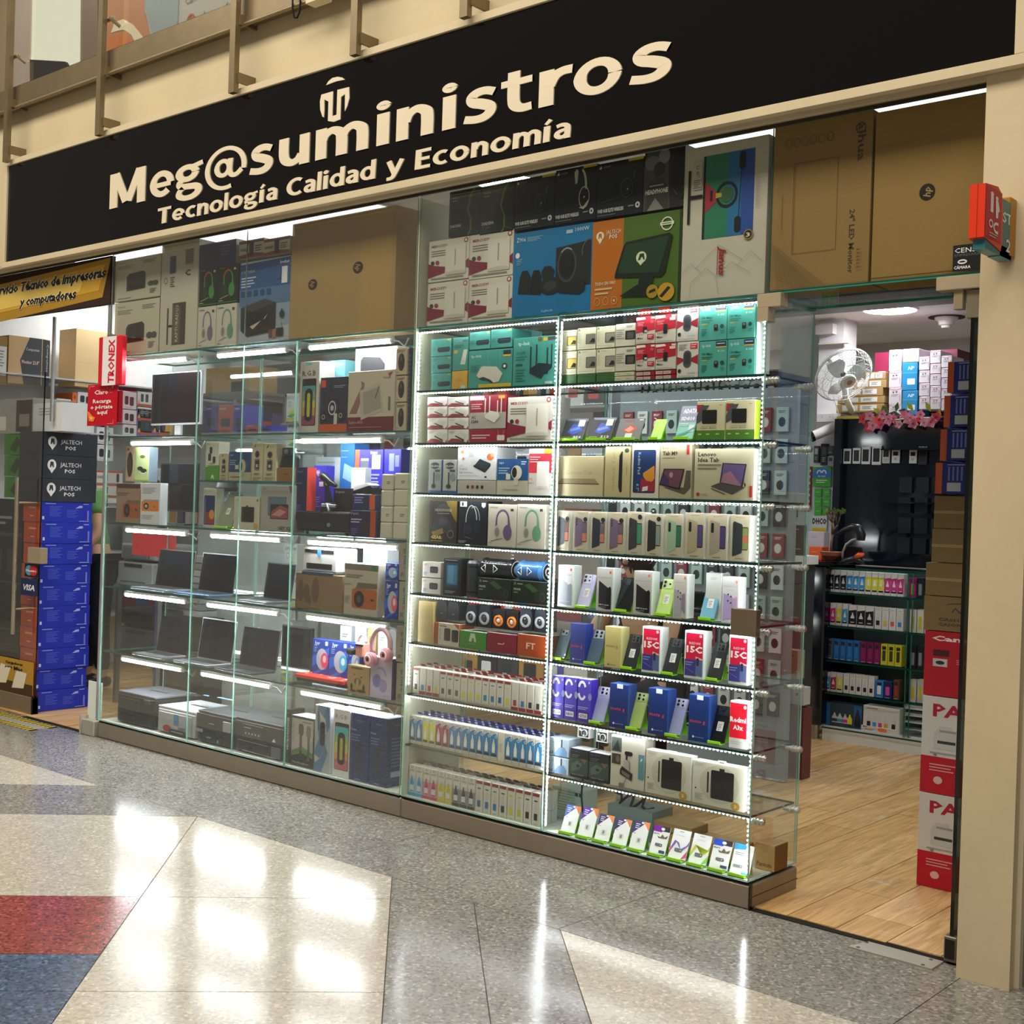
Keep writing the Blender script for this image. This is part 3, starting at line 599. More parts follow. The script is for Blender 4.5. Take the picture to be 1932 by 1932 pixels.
# left case
SLz = [1.748, 1.25, .88, .507]
X3 = [-6.55, -5.685, -4.868, -4.05]; LD = .42
lc = empty('display_case', (X3[0], 0, 0)); tag(lc, 'wide glass display case with light tubes holding laptops and printers, left side', 'display case')
def lpart(b, name, lab=None):
    o = b.obj(name, lc, loc=(-X3[0], 0, 0))
    if lab: o['label'] = lab
    return o
b = MB('brushed', '94897a'); b.cbox(X3[0]-.01, XL-.012, 0, LD, 0, .09, c=.006); b.box(X3[0], X3[3], -.001, .002, .09, .1, '14110e', 'matte'); lpart(b, 'base')
for x0, x1 in ((X3[0], X3[1]), (X3[1], -5.291), (-5.291, X3[2]), (X3[2], X3[3])):
    b = MB(); pane(b, x0+.001, x1-.001, -.006, 0, .1, 2.2, LG); lpart(b, 'front_glass')
for x0, x1 in ((X3[0], -5.291), (-5.291, X3[3])): b = MB(); pane(b, x0+.001, x1-.001, -.006, 0, 2.203, 2.80, '8fa39c'); lpart(b, 'upper_glass')
b = MB(); pane(b, XL, XR, -.006, 0, 2.203, 2.80, '8fa39c'); rpart(b, 'upper_glass')
for i in (0, 1, 2):
    b = MB(); pane(b, X3[i], X3[i]+.006, 0, LD, .1, 2.2, 'a8d8ca'); lpart(b, 'partition_glass')  # lit look of the edge painted in as pale green
    b = MB(); pane(b, X3[i]+.01, X3[i+1]-.006, LD-.006, LD, .1, 2.2, LG); lpart(b, 'back_glass')
    b = MB(); pane(b, X3[i], X3[i+1]-.004, .002, LD+.02, 2.200, 2.21, '2a6e62'); lpart(b, 'top_glass')
    for z in SLz+([1.505] if i == 1 else []):
        b = MB(); pane(b, X3[i]+.008, X3[i+1]-.004, .004, LD-.02, z-.008, z, '2b6058'); lpart(b, 'shelf')
b = MB('card', 'dfe6e0'); b.box(X3[0], X3[3], .004, LD-.004, .1, .105); lpart(b, 'floor_panel')
b = MB('card', 'e6efe9'); b.box(X3[0]-.16, X3[0]-.02, .02, .028, .09, .31); lpart(b, 'end_panel')
b = MB('brushed', 'b9b4a8'); b.cbox(X3[0]-.16, X3[0]-.025, -.02, .03, 0, .09, c=.004); b.cbox(X3[0]-.165, X3[0]-.15, -.03, .035, 0, .11); tag(b.obj('glass_fitting'), 'pale metal rail fitting at the left foot of the wide case', 'fitting')
def tube_light(u0, u1, v0, v1, zs, flip=False):
    Y = .05; X0 = at(u0, v0, Y)[0]; X1 = at(u1, v1, Y)[0]; z = zs-.030
    b = MP('eef3f5'); b.box(X0, X1, Y-.012, Y+.012, z+.008, zs-.01); b.tube((X0-.006, Y, z), (X0+.006, Y, z), .014, 10); b.tube((X1-.006, Y, z), (X1+.006, Y, z), .014, 10)
    o = lpart(b, 'light_tube'); MB('tube_light').tube((X0+.006, Y, z), (X1-.006, Y, z), .0125, 10, mat='tube_light').obj('glowing_tube', o)
    c = MP('dfe6e8'); c.path([(X1, Y, z), (X1+.03, Y+.01, z-.004), (X1+.06, Y+.02, z-.03), (X1+.085, Y+.02, z+.008)], .004, 5); lpart(c, 'lamp_cable')
for a in ((240, 355, 672, 668, 2.2), (413, 542, 655, 650, 2.2), (586, 741, 640, 633, 2.2),
          (250, 363, 831, 830, 1.74), (570, 722, 829, 829, 1.74),
          (240, 353, 998, 1007, 1.242), (400, 531, 1008, 1017, 1.242), (583, 752, 1018, 1030, 1.242),
          (238, 352, 1122, 1139, .872), (393, 526, 1140, 1155, .872), (581, 732, 1160, 1180, .872),
          (232, 345, 1247, 1270, .499), (382, 512, 1275, 1297, .499), (570, 722, 1305, 1330, .499)): tube_light(*a)
wf = empty('wayfinding_sign', (-1.36, -.10, 2.2)); tag(wf, 'projecting orange and teal restroom sign on the cream pillar', 'sign')
def wfo(b, n): return b.obj(n, wf, loc=(1.36, .10, -2.2))
b = MP('e03a1c'); pts = [(-.36, 2.245), (-.225, 2.225), (-.215, 2.25), (-.215, 2.36), (-.23, 2.395), (-.26, 2.41), (-.36, 2.40)]
n = len(pts); b.add([(-1.408, y, z) for y, z in pts]+[(-1.362, y, z) for y, z in pts], [tuple(range(n-1, -1, -1)), tuple(range(n, 2*n))]+[(i, (i+1) % n, (i+1) % n+n, i+n) for i in range(n)]); b.box(-1.386, -1.384, -.361, -.36, 2.245, 2.40, 'b82a14'); wfo(b, 'orange_block')
b = MP('2f7480'); b.box(-1.400, -1.364, -.345, -.13, 2.214, 2.246); b.box(-1.400, -1.364, -.225, -.13, 2.212, 2.385); wfo(b, 'teal_block')
b = MB('card', 'b07a24'); b.cbox(-1.42, -1.362, -.15, -.10, 2.225, 2.405, c=.004); wfo(b, 'wooden_base')
b = MB(); T_ = lambda x, z, d: (-1.3615+d, -.36+x, 2.245+z)
draw(b, [('r', .02, .02, .98, .98, 'c8343a'), ('e', .38, .86, .09, .045, 'f4ece8'), ('r', .30, .52, .46, .82, 'f4ece8'), ('e', .66, .82, .08, .04, 'f4ece8'), ('p', [(.58, .78), (.74, .78), (.84, .60), (.76, .58), (.74, .45), (.62, .45)], 'f4ece8'), ('o', .34, .30, .12, .08, .04, 'f4ece8'), ('o', .68, .26, .20, .11, .06, 'f4ece8', 60, 300), ('g', .25, .12, .5, 2, .05, 'e0b0b0')], .135, .155, T_)
T_ = lambda x, z, d: (-1.3635+d, -.213+x, 2.215+z); draw(b, [('t', 'ST', .0, .62, .95, .18, 'f0f0ec', {'bold': .02}), ('t', '2', .45, .12, .95, .22, 'f0f0ec', {'bold': .02})], .08, .165, T_); wfo(b, 'printed_symbols')
# ================================================================ GOODS: upper row of cartons
ZT = 2.218; YB = .03
def hp(cx, cy, r, c='2a2119', c2='8f7446', W=1.0, rot=90):
    a = [('e', cx, cy, r, r*W, c)]
    a.append(('t', 'hp', cx+r*(.4 if rot == 90 else -.4), cy-r*W*.62, cy+r*W*.62, r*.85, c2, {'rot': rot, 'shear': .25, 'bold': .02})); 
    return a
prn = lambda dark, x0, y0, x1, y1: [('p', [(x0, y0), (x1, y0+.02), (x1, y1-.06), (x1-.05, y1), (x0+.05, y1-.03), (x0, y1-.1)], dark), ('r', x0+.04, y0+.04, x1-.05, y0+.12, '25201f')]
def canonbox(k): return [('t', 'Canon', .06, .9, .24, .035, '7a3a36'), ('g', .06, .84, .35, 3, .03, '8a8776'), ('g', .62, .9, .3, 3, .03, '77746a')]+prn('3c3835', .27, .22, .68, .60 if k else .66)+[('e', .80, .33, .07, .06, '4c564a'), ('e', .9, .33, .06, .06, '4c564a'), ('g', .78, .2, .14, 4, .03, '77746a'), ('g', .08, .06, .3, 1, .03, '8a8776')]
PX('printer_box', 'upper of two cream printer cartons with red sides, top left of the case', 217, 303, 485, 564, None, YB, .30, 'cfcab4', canonbox(0), side='8e2226')
PX('printer_box', 'lower of two cream printer cartons with red sides, top left of the case', 216, 300, 567, 663, ZT, YB, .30, 'cfcab4', canonbox(1), side='8e2226')
PX('tall_carton', 'tall pale carton with a dark sideways motorcycle picture beside printer cartons', 303, 373, 457, 655, ZT, YB, .25, 'cdc8b6',
   [('r', .34, .05, .70, .44, '4a4036'), ('r', .36, .06, .56, .40, '6a5a48'), ('t', 'RAPTURADOS', .50, .08, .42, .07, 'd8d4c8', {'rot': 90}), ('r', .20, .06, .24, .4, '3a352e'), ('r', .20, .22, .34, .24, '2a2621'), ('r', .24, .72, .40, .88, '3a4468'), ('g', .26, .68, .12, 5, .02, '55524a'), ('t', 'C', .66, .68, .80, .05, '22201c', {'bold': .03}), ('r', .66, .78, .86, .92, '8f8a7c'), ('g', .67, .91, .18, 7, .018, '4f4c44'), ('o', .14, .66, .05, .03, .01, '77746a')])
PX('blue_carton', 'dark blue carton on top of the headset boxes, upper left', 376, 445, 456, 502, None, YB, .2, '2b3468', [('r', .1, .2, .5, .6, '343a52'), ('g', .6, .8, .25, 4, .12, '5a6288')], side='b9b9b0')
def hs(body, col, mic, dark=False, acc=None):
    """over-ear headset with boom, drawn"""
    a = [('o', .52, .62, .24, .26, .06, col, -10, 190), ('p', [(.28, .62), (.34, .62), (.34, .42), (.26, .42)], col), ('p', [(.70, .62), (.77, .62), (.80, .42), (.70, .42)], col),
         ('e', .34, .34, .13, .16, body), ('e', .34, .34, .08, .11, mic), ('e', .70, .34, .15, .18, col), ('l', .12, .12, .55, .20, .016, acc or col), ('g', .08, .92, .28, 1, .04, '77776c'), ('r', .8, .84, .9, .9, '33332e' if not dark else 'b9b9a9')]
    return a
def greenhs(): return hs('1d3a1e', '3f8a3c', '22331f', True, 'c9c04a')+[('o', .52, .62, .24, .26, .05, 'b0503f', 60, 170), ('g', .08, .07, .2, 1, .04, 'bab9ac'), ('r', 0, 0, 1, .035, '2e6a35')]
for k, (u0, u1, a_, b_) in enumerate(((375.5, 410, 504, 576), (411, 449, 499, 571))):
    PX('headset_box', ['left', 'right'][k]+' black box with a green and red gaming headset, upper left', u0, u1, a_, b_, None, YB, .12, '17201a', greenhs())
for k, (u0, u1, a_, b_, c) in enumerate(((373, 407, 578, 644, '7b6a8e'), (408, 446, 573, 641, '64987e'))):
    PX('headset_box', 'white box with a '+['purple', 'green'][k]+' headset under the gaming headset boxes, upper left', u0, u1, a_, b_, ZT, YB, .12, 'cfccbd', hs('c5c1b4', c, '8a8478')+[('g', .08, .06, .15, 1, .04, '8a8a80')])
PX('printer_box', 'blue printer carton showing a black printer and ink bottles', 452, 547, 489, 638, ZT, YB, .3, 'aab3bd',
   [('r', 0, .18, 1, .62, '8ea0b4'), ('r', 0, .45, 1, .8, '55779f'), ('r', 0, .66, 1, .97, '2f5a92'), ('p', [(0, .86), (1, .92), (1, .99), (0, .97)], '1e3f78'), ('t', 'brother', .80, .92, .98, .035, 'dfe6ee', {'bold': .02}), ('t', 'DCP-T720DW', .03, .86, .3, .03, 'c9d4e0'), ('g', .03, .8, .3, 4, .035, 'c2ceda')]+
   [('q', .03+.13*i, .57, .11+.13*i, .64, .01, '2a4a86') for i in range(5)]+[('q', .84, .68, .95, .88, .01, 'e2e8ee'), ('q', .74, .74, .82, .88, .01, '3c5c94'),
   ('p', [(.05, .16), (.18, .08), (.74, .12), (.74, .46), (.52, .52), (.04, .44)], '2b2a2c'), ('p', [(.04, .44), (.52, .52), (.74, .46), (.28, .38)], '454347'), ('p', [(.14, .38), (.64, .36), (.62, .22), (.16, .2)], '1b1a1c'), ('p', [(.24, .2), (.54, .28), (.60, .34), (.50, .27), (.30, .16)], 'c9b8a6'),
   ('r', .62, .04, .68, .14, '6b4a44'), ('r', .69, .04, .76, .14, 'a0705f'), ('r', .77, .05, .90, .15, '2c2c30'), ('p', [(.79, .15), (.88, .15), (.85, .23), (.82, .23)], '9aa4a8'), ('p', [(.84, .27), (.90, .27), (.92, .32), (.87, .38), (.82, .32)], '24282e')], side='d5d8da')
pw = [('r', 0, 0, 1, .18, '8f4a34'), ('r', 0, .82, 1, 1, '8a4431'), ('p', [(0, .18), (.5, .28), (1, .18)], '8f4a34'), ('q', .42, .1, .60, .92, .04, '2a2d36'), ('t', 'POWEST', .05, .40, .38, .16, '33302c', {'bold': .02}), ('g', .66, .62, .26, 3, .13, '4a463f')]
for k, (u0, u1, a_, b_) in enumerate(((451, 498, 452, 486), (498, 546.5, 448, 480))):
    PX('adapter_box', ['left', 'right'][k]+' white and rust box with a dark device, on top of the blue printer carton', u0, u1, a_, b_, None, YB, .2, 'd6d1c3', pw)
o = PX('computer_carton', 'huge plain kraft carton with two round logos above the left case', 549, 746, 405, 624, ZT, YB, .17, 'a68a5a', hp(.225, .45, .045, '2b1d12', 'a68a5a', 1.05, -90)+hp(.66, .54, .047, '2b1d12', 'a68a5a', 1.05, -90), mat='kraft', cols={'r': '8f7450'})
p = MB('kraft', 'b3945c'); W = o.dimensions.x if o.dimensions.x else 1
X0 = at(683, 410, YB)[0]-o.location.x; X1 = at(743, 400, YB)[0]-o.location.x; H = at(648, 405, YB)[1]-ZT
p.box(X0, X1, -.0004, .0, .01, H-.006, 'ae8f56', 'kraft'); q = p.obj('packing_tape', o)
# right upper block
merc = [('t', 'MERCUSYS', .07, .83, .46, .06, '8f2a35', {'bold': .025}), ('g', .07, .74, .45, 3, .055, '77736c'), ('e', .92, .92, .05, .06, '9c3a40'), ('e', .92, .92, .028, .035, 'e8dcd4'),
        ('p', [(0, .10), (.42, .2), (.43, .34), (.12, .40), (0, .46)], '7d1f38'), ('p', [(.93, .28), (1, .24), (1, .48), (.93, .42)], '7d1f38'), ('e', .11, .46, .045, .05, '2d2a2c'), ('e', .23, .46, .045, .05, '8f2a35'),
        ('q', .43, .13, .93, .82, .02, 'c9c6b8'), ('r', .44, .15, .92, .84, 'd8d5c8'), ('e', .68, .18, .24, .04, 'c4c1b2'), ('r', .66, .35, .69, .74, '9f9c90'), ('g', .08, .08, .8, 1, .06, '8c8a80')]
for k, (u0, u1, a_, b_) in enumerate(((808.5, 885, 450.5, 529), (885.5, 968.5, 438, 523), (806, 883.5, 531, 609), (884, 966.5, 524, 604))):
    PX('router_box', ['upper left', 'upper right', 'lower left', 'lower right'][k]+' of four white router cartons with a maroon ribbon, above the case', u0, u1, a_, b_, ZT if k > 1 else None, YB, .22, 'd3d0c2', merc)
green = [('p', [(.62, 0), (.70, .1), (.69, .34), (.58, .55), (.66, .85), (.8, 1), (.86, 1), (.72, .82), (.63, .55), (.74, .34), (.74, .12), (.68, 0)], '557a33'), ('l', .74, .12, .95, .05, .012, '3f6a35'), ('p', [(.72, .55), (.95, .6), (1, .2), (.8, .18)], '15262a'), ('t', 'DIADEMA', .06, .2, .42, .06, 'b9c4bd', {'bold': .03}), ('t', 'ST100', .06, .12, .3, .05, '55786a'), ('g', .1, .84, .22, 2, .06, '7f8f8a')]
for k, (u0, u1, a_, b_) in enumerate(((847, 905.5, 357, 444), (906, 970.5, 346, 440))):
    PX('headset_box', ['left', 'right'][k]+' black headset box with a jagged green edge above the router cartons', u0, u1, a_, b_, None, YB, .15, '0f1e24', green)
def cors(bright):
    c = 'b9bdb2' if bright else '33454d'
    a = [('p', [(.04, .9), (.10, .9), (.08, .96)], 'd6dad6'), ('t', 'CORSAIR', .11, .905, .30, .035, '8f989c'), ('r', .68, .95, 1, 1, 'c3b82a'), ('t', 'VOID RGB ELITE WIRELESS', .03, .10, .6, .06, 'cfd4d2', {'bold': .04}), ('g', .03, .05, .4, 1, .03, '6b7478'), ('e', .90, .15, .05, .055, 'd6dad6'), ('e', .90, .15, .02, .022, '10202a'), ('g', .70, .15, .12, 1, .05, '8f989c')]
    if bright: a += [('o', .62, .62, .16, .34, .05, c, -15, 75), ('p', [(.50, .68), (.55, .70), (.57, .92), (.52, .96), (.47, .9)], c), ('o', .72, .42, .13, .2, .02, c), ('e', .72, .42, .10, .16, '10181c'), ('p', [(.70, .4), (.74, .42), (.72, .45)], 'e8ece8'), ('p', [(.6, .24), (.72, .26), (.84, .38), (.82, .30), (.72, .2)], c)]
    else: a += [('e', .62, .5, .14, .16, '18272e'), ('o', .66, .48, .14, .18, .02, c), ('p', [(.66, .44), (.70, .45), (.68, .48)], 'b9c0c0'), ('l', .12, .28, .55, .34, .012, '39484f'), ('l', .80, .62, .84, .78, .012, '5a6a70')]
    return a
for k, (u0, u1, a_, b_) in enumerate(((971, 1046.5, 333, 430), (1047, 1125.5, 315, 418), (1126, 1213.5, 302, 407))):
    PX('headset_box', ['navy headset box with yellow tab, left of three above the blue speaker carton', 'navy headset box showing a white headset, middle of three', 'navy headset box with yellow tab, right of three above the orange carton'][k], u0, u1, a_, b_, None, YB, .15, '0c1a26', cors(k == 1))
PX('headset_box', 'dark box with a smoky soldier picture reading HEADPHONE, top of the pile', 1215, 1291.5, 278, 394, None, YB, .15, '23262a',
   [('p', [(0, 0), (.66, 0), (.62, .5), (.6, 1), (.1, 1), (0, .8)], '4a4d4c'), ('e', .2, .78, .18, .12, '6d7070'), ('e', .5, .86, .14, .12, '7f8280'), ('e', .38, .66, .14, .12, '2d302f'), ('p', [(.05, 0), (.6, 0), (.62, .3), (.5, .5), (.3, .56), (.1, .42)], '3a3d3b'), ('p', [(.1, 0), (.3, .2), (.52, 0)], '868880'), ('t', 'HEADPHONE', .05, .27, .62, .07, 'dcdcd2', {'bold': .04, 'shear': .1}), ('g', .15, .4, .35, 1, .04, 'b4b4aa'), ('p', [(.72, .22), (.9, .12), (1, .14), (1, .95), (.84, .9), (.70, .7)], '14181f'), ('l', .74, .3, .84, .2, .02, '4a5260')])
PX('speaker_box', 'large blue carton of a black speaker set reading 1000W', 967.5, 1116, 430, 594, ZT, YB, .25, '1a72a8',
   [('t', 'Z906', .04, .89, .16, .05, 'dfe8ee'), ('g', .18, .93, .2, 4, .014, '8ab4d0'), ('t', '1000W', .79, .92, .96, .045, 'dfe8ee'), ('r', .68, .91, .76, .95, 'a8c4d8'), ('e', .06, .73, .028, .034, 'dfe8ee'), ('g', .05, .68, .08, 4, .02, '7fb0cf'),
    ('p', [(.56, .30), (.99, .30), (.99, .80), (.56, .76)], '23282b'), ('o', .70, .55, .12, .20, .02, '3d4448'), ('e', .70, .55, .09, .15, '171b1e'), ('o', .70, .55, .12, .20, .014, '8f979b', 60, 130), ('o', .98, .68, .1, .14, .014, '4d5559', 90, 200),
    ('p', [(.08, .28), (.22, .26), (.24, .46), (.20, .54), (.13, .54), (.10, .46)], '1d2123'), ('p', [(.23, .26), (.38, .24), (.38, .46), (.35, .53), (.28, .53), (.25, .44)], '191d1f'), ('p', [(.40, .42), (.52, .42), (.55, .5), (.5, .56), (.42, .56), (.38, .5)], '202527'), ('e', .50, .33, .14, .10, '202528'), ('e', .50, .33, .08, .06, '34393c'), ('p', [(.60, .24), (.86, .2), (.93, .24), (.93, .34), (.62, .34)], '1d2225'), ('t', 'logitech', .40, .03, .54, .03, 'a9cbe0')])
pos = [('r', 0, 0, .36, 1, 'bb6b1e'), ('r', .36, 0, .975, 1, '4a6a26'), ('r', .975, 0, 1, 1, '24361a'), ('e', .09, .83, .045, .05, 'e8e2d0'), ('p', [(.048, .815), (.132, .815), (.09, .74)], 'e8e2d0'), ('p', [(.068, .80), (.08, .80), (.085, .82), (.095, .82), (.10, .80), (.112, .80), (.105, .86), (.075, .86)], 'bb6b1e'), ('t', 'JALTECH', .16, .84, .33, .045, 'e8dcc4'), ('t', 'POS', .20, .785, .29, .045, 'e8dcc4', {'bold': .03}),
       ('t', 'TODO EN UNO', .05, .27, .29, .035, 'e4d4b8', {'bold': .025}), ('g', .05, .225, .2, 2, .05, 'dcb88a')]+[('o', .08+.1*i, .085, .035, .045, .005, 'd8a878') for i in range(3)]+[('p', [(.265, .085), (.285, .105), (.285, .065)], 'e8dcc4'), ('o', .845, .865, .065, .075, .012, 'dfe0cf'), ('r', .77, .85, .92, .885, 'dfe0cf'), ('g', .79, .868, .1, 1, .02, '4a6a26'),
       ('p', [(.28, .33), (.36, .33), (.80, .29), (.84, .33), (.91, .72), (.88, .76), (.85, .76), (.40, .72), (.37, .68), (.28, .37)], '14211d'), ('p', [(.31, .38), (.77, .345), (.87, .73), (.40, .69)], '1f3f28'), ('e', .575, .53, .058, .065, 'd8dfc0'), ('p', [(.52, .51), (.63, .51), (.57, .44)], 'd8dfc0'), ('p', [(.54, .50), (.565, .50), (.575, .53), (.59, .53), (.60, .50), (.615, .50), (.605, .57), (.56, .57)], '1f3f28'),
       ('p', [(.55, .22), (.70, .21), (.72, .31), (.56, .33)], '16241f'), ('p', [(.34, .12), (.70, .09), (.84, .14), (.72, .22), (.54, .23)], '13201c'), ('e', .71, .14, .065, .075, 'a98a26'), ('e', .86, .12, .09, .10, 'c69a2c'), ('p', [(.79, .08), (.82, .06), (.91, .16), (.88, .18)], '24261c'), ('p', [(.67, .12), (.75, .14), (.74, .17), (.68, .15)], '24261c')]
PX('terminal_box', 'orange and green carton of a touchscreen cash terminal', 1116.5, 1285, 407, 580, ZT, YB, .2, '4a6a26', pos, side='24361a')
PX('monitor_box', 'tall white monitor carton printed sideways with a kayak and red wordmark', 1288, 1447, 268, 557, ZT, YB, .16, 'c4c0b0',
   [('r', .24, .39, .845, .93, '14201c'), ('r', .27, .39, .54, .93, '2c7a5c'), ('r', .54, .39, .845, .93, '2b4f9e'), ('r', .54, .39, .70, .93, '2a6ea0'), ('p', [(.27, .56), (.42, .63), (.42, .68), (.27, .76)], 'a8323f'), ('p', [(.33, .63), (.36, .63), (.36, .70), (.33, .70)], '26140f'), ('o', .53, .66, .13, .085, .03, '10201f'), ('e', .53, .66, .08, .05, '38603f'), ('p', [(.40, .645), (.47, .65), (.47, .675), (.40, .68)], 'b9a832'), ('l', .67, .46, .70, .88, .006, '101c22'), ('q', .67, .81, .74, .92, .03, '131d22'), ('q', .63, .41, .70, .51, .03, '131d22'),
    ('r', .06, .50, .09, .85, '16181a'), ('r', .09, .66, .24, .685, '16181a'), ('q', .12, .72, .23, .90, .01, 'bdb9a9'), ('t', '21.45"', .155, .80, .88, .04, '3a3a34', {'rot': -90}), ('g', .125, .78, .1, 5, .012, '6b6a60'), ('e', .80, .385, .055, .033, '2a241a'), ('o', .80, .385, .055, .033, .012, '9a7c3a'), ('t', '3', .775, .37, .825, .025, 'd8d8cc', {'bold': .03}), ('t', 'Janus', .47, .14, .33, .075, '9c1f2c', {'rot': -90, 'bold': .03, 'shear': .25}), ('r', .445, .15, .455, .32, '9c4a4a')]+
   [('l', a, b, c, d, .0035, '8a867a') for a, b, c, d in ((.02, .18, .13, .24), (.13, .24, .26, .17), (.18, .2, .46, .34), (.46, .34, .74, .23), (.13, .11, .32, .2), (.32, .2, .44, .14), (.44, .14, .62, .22), (.62, .22, .84, .14), (.68, .19, .84, .28), (.84, .28, .98, .2), (.13, .11, .13, .02), (.44, .14, .48, .02))]+[('g', .88, .75, .03, 14, .014, 'a8a496')], side='aeb0a4')
PX('monitor_box', 'kraft monitor carton printed sideways, left of two above the doorway', 1457, 1643, 224, 540, ZT, YB, .14, '977a4c',
   [('t', 'alhua', .86, .715, .94, .075, '4c4330', {'rot': -90, 'bold': .02}), ('o', .885, .905, .05, .035, .012, '4c4330'), ('t', '24" LED Monitor', .80, .07, .44, .05, '4c4330', {'rot': -90, 'bold': .015})]+[('l', a, b, c, d, .0035, '5e4c2c') for a, b, c, d in ((.22, .22, .22, .76), (.22, .76, .67, .76), (.67, .76, .67, .22), (.67, .22, .22, .22), (.235, .22, .235, .76), (.11, .37, .11, .58))]+
   [('o', .16+.085*i, .885, .035, .028, .008, '7a6238') for i in range(6)]+[('l', .0, .30-.022*i, .62-.03*i, .0, .0035, '6e603f') for i in range(10)]+[('l', .03*i, .31-.02*i, .05+.055*i, 0, .003, '6e603f') for i in range(1, 9)]+[('g', .89, .2, .03, 6, .02, '6b5838')], mat='kraft')
PX('computer_carton', 'plain kraft carton with one round logo, right above the doorway', 1648, 1872, 192, 517, ZT, YB, .16, '9d7f4b', hp(.47, .49, .068, '231c14', 'a9905c', .72, 90)+[('r', .0, .025, .97, .03, '6f5630'), ('l', .0, .79, .4, .80, .003, '8b7044')], mat='kraft')
# ================================================================ right case, left bay
G = .002
tl = 'd8e6df'
switch = [('p', [(.32, .34), (.40, .22), (.92, .24), (.97, .40), (.92, .52), (.36, .50)], '1c2c33'), ('r', .40, .40, .92, .44, '2e4650'), ('g', .06, .86, .3, 2, .1, '2f756c'), ('r', .84, .86, .96, .96, 'b0a238'), ('g', .06, .5, .18, 3, .08, '2f756c')]
TEAL = '3f9186'
RA, RB, RC, RD, RE, RF, RG, RH, RI = SR[0]+.001, SR[1]+.001, SR[2]+.001, SR[3]+.001, SR[4]+.001, SR[5]+.001, SR[6]+.001, SR[7]+.001, .103
for k, (a_, b_) in enumerate(((639, 672), (672.5, 703.5), (704, 737))):
    PX('switch_box', ['top', 'middle', 'bottom'][k]+' of three teal network switch boxes stacked at the left end of the top shelf', 813, 851, a_, b_, RA if k == 2 else None, .04, .12, TEAL, switch)
PX('adapter_box', 'narrow teal box showing a white stick device, on the yellow box', 854, 883, 636, 699, None, .04, .1, TEAL, [('p', [(.52, .18), (.84, .18), (.97, .62), (.72, .62)], 'cfd2c6'), ('o', .74, .27, .05, .03, .02, '8c9088'), ('t', 'tp-link', .2, .86, .6, .05, tl), ('r', .66, .86, .96, .92, '5a5a66'), ('r', .1, .52, .34, .62, 'c4a63c'), ('g', .1, .76, .6, 2, .06, '23665e')])
PX('yellow_box', 'small yellow box under the narrow teal box on the top shelf', 852, 881.5, 699.5, 735, RA, .04, .1, 'c9a034', [('t', 'tp-link', .28, .46, .7, .10, '8a6a1e'), ('r', .60, .04, .9, .22, 'b9c4b8')])
PX('router_box', 'teal router box with a white router picture and yellow strip', 883.5, 966, 659.5, 734, RA, .04, .12, TEAL, [('t', 'tp-link', .06, .82, .30, .07, tl), ('r', .80, .85, .97, .96, '24323c'), ('r', .80, .80, .97, .85, 'c9a83c'), ('l', .46, .55, .45, .98, .003, '9fb4a6'), ('l', .74, .5, .73, .96, .003, '9fb4a6'), ('p', [(.20, .34), (.30, .56), (.36, .58), (.66, .55), (.80, .36), (.72, .16), (.60, .13), (.52, .22), (.36, .30), (.26, .27)], 'c5c6b8'), ('p', [(.26, .27), (.36, .30), (.52, .22), (.60, .13), (.55, .13), (.44, .2), (.3, .23)], '2a3a3a'), ('e', .84, .55, .06, .08, '1f3a4c'), ('e', .84, .55, .03, .04, 'dfe4e0'), ('r', .26, 0, 1, .11, 'c3ab2c'), ('g', .06, .6, .2, 4, .05, '2b7268')])
PX('router_box', 'teal router box with a black four-antenna router picture', 967.5, 1047, 635, 729.5, RA, .04, .12, TEAL, [('t', 'tp-link', .12, .84, .40, .07, tl), ('e', .64, .94, .05, .05, '5a4a2a'), ('r', .72, .90, .82, .97, 'b9a83c'), ('r', .83, .91, 1, .98, '4a3c48'), ('t', 'AC1200', .08, .66, .30, .05, '1d5c55', {'bold': .03}), ('g', .08, .6, .26, 2, .05, '23665e'), ('r', .08, .42, .24, .46, '1c4a48'), ('g', .08, .34, .24, 5, .055, '2b7268'), ('r', .42, .26, .45, .80, '17262b'), ('r', .56, .34, .59, .84, '17262b'), ('r', .82, .22, .85, .76, '17262b'), ('r', .92, .34, .95, .82, '17262b'), ('p', [(.42, .26), (.70, .14), (.76, .22), (.94, .34), (.92, .42), (.64, .46), (.44, .36)], '1d2b33'), ('r', .80, .03, .97, .08, 'a9c4b8')])
for k, (u0, u1, a_, b_) in enumerate(((885.5, 925, 625, 659), (926, 966, 620, 656))):
    PX('switch_box', ['left', 'right'][k]+' of two teal switch boxes lying on top of the white-router box', u0, u1, a_, b_, None, .04, .13, TEAL, switch, top='6fb0b8')
PX('teal_box', 'pale cyan box standing behind the switch boxes on the top shelf', 960, 995, 622, 690, None, .19, .1, '7fc9cf', [('g', .1, .85, .7, 5, .08, '5aa3aa')])
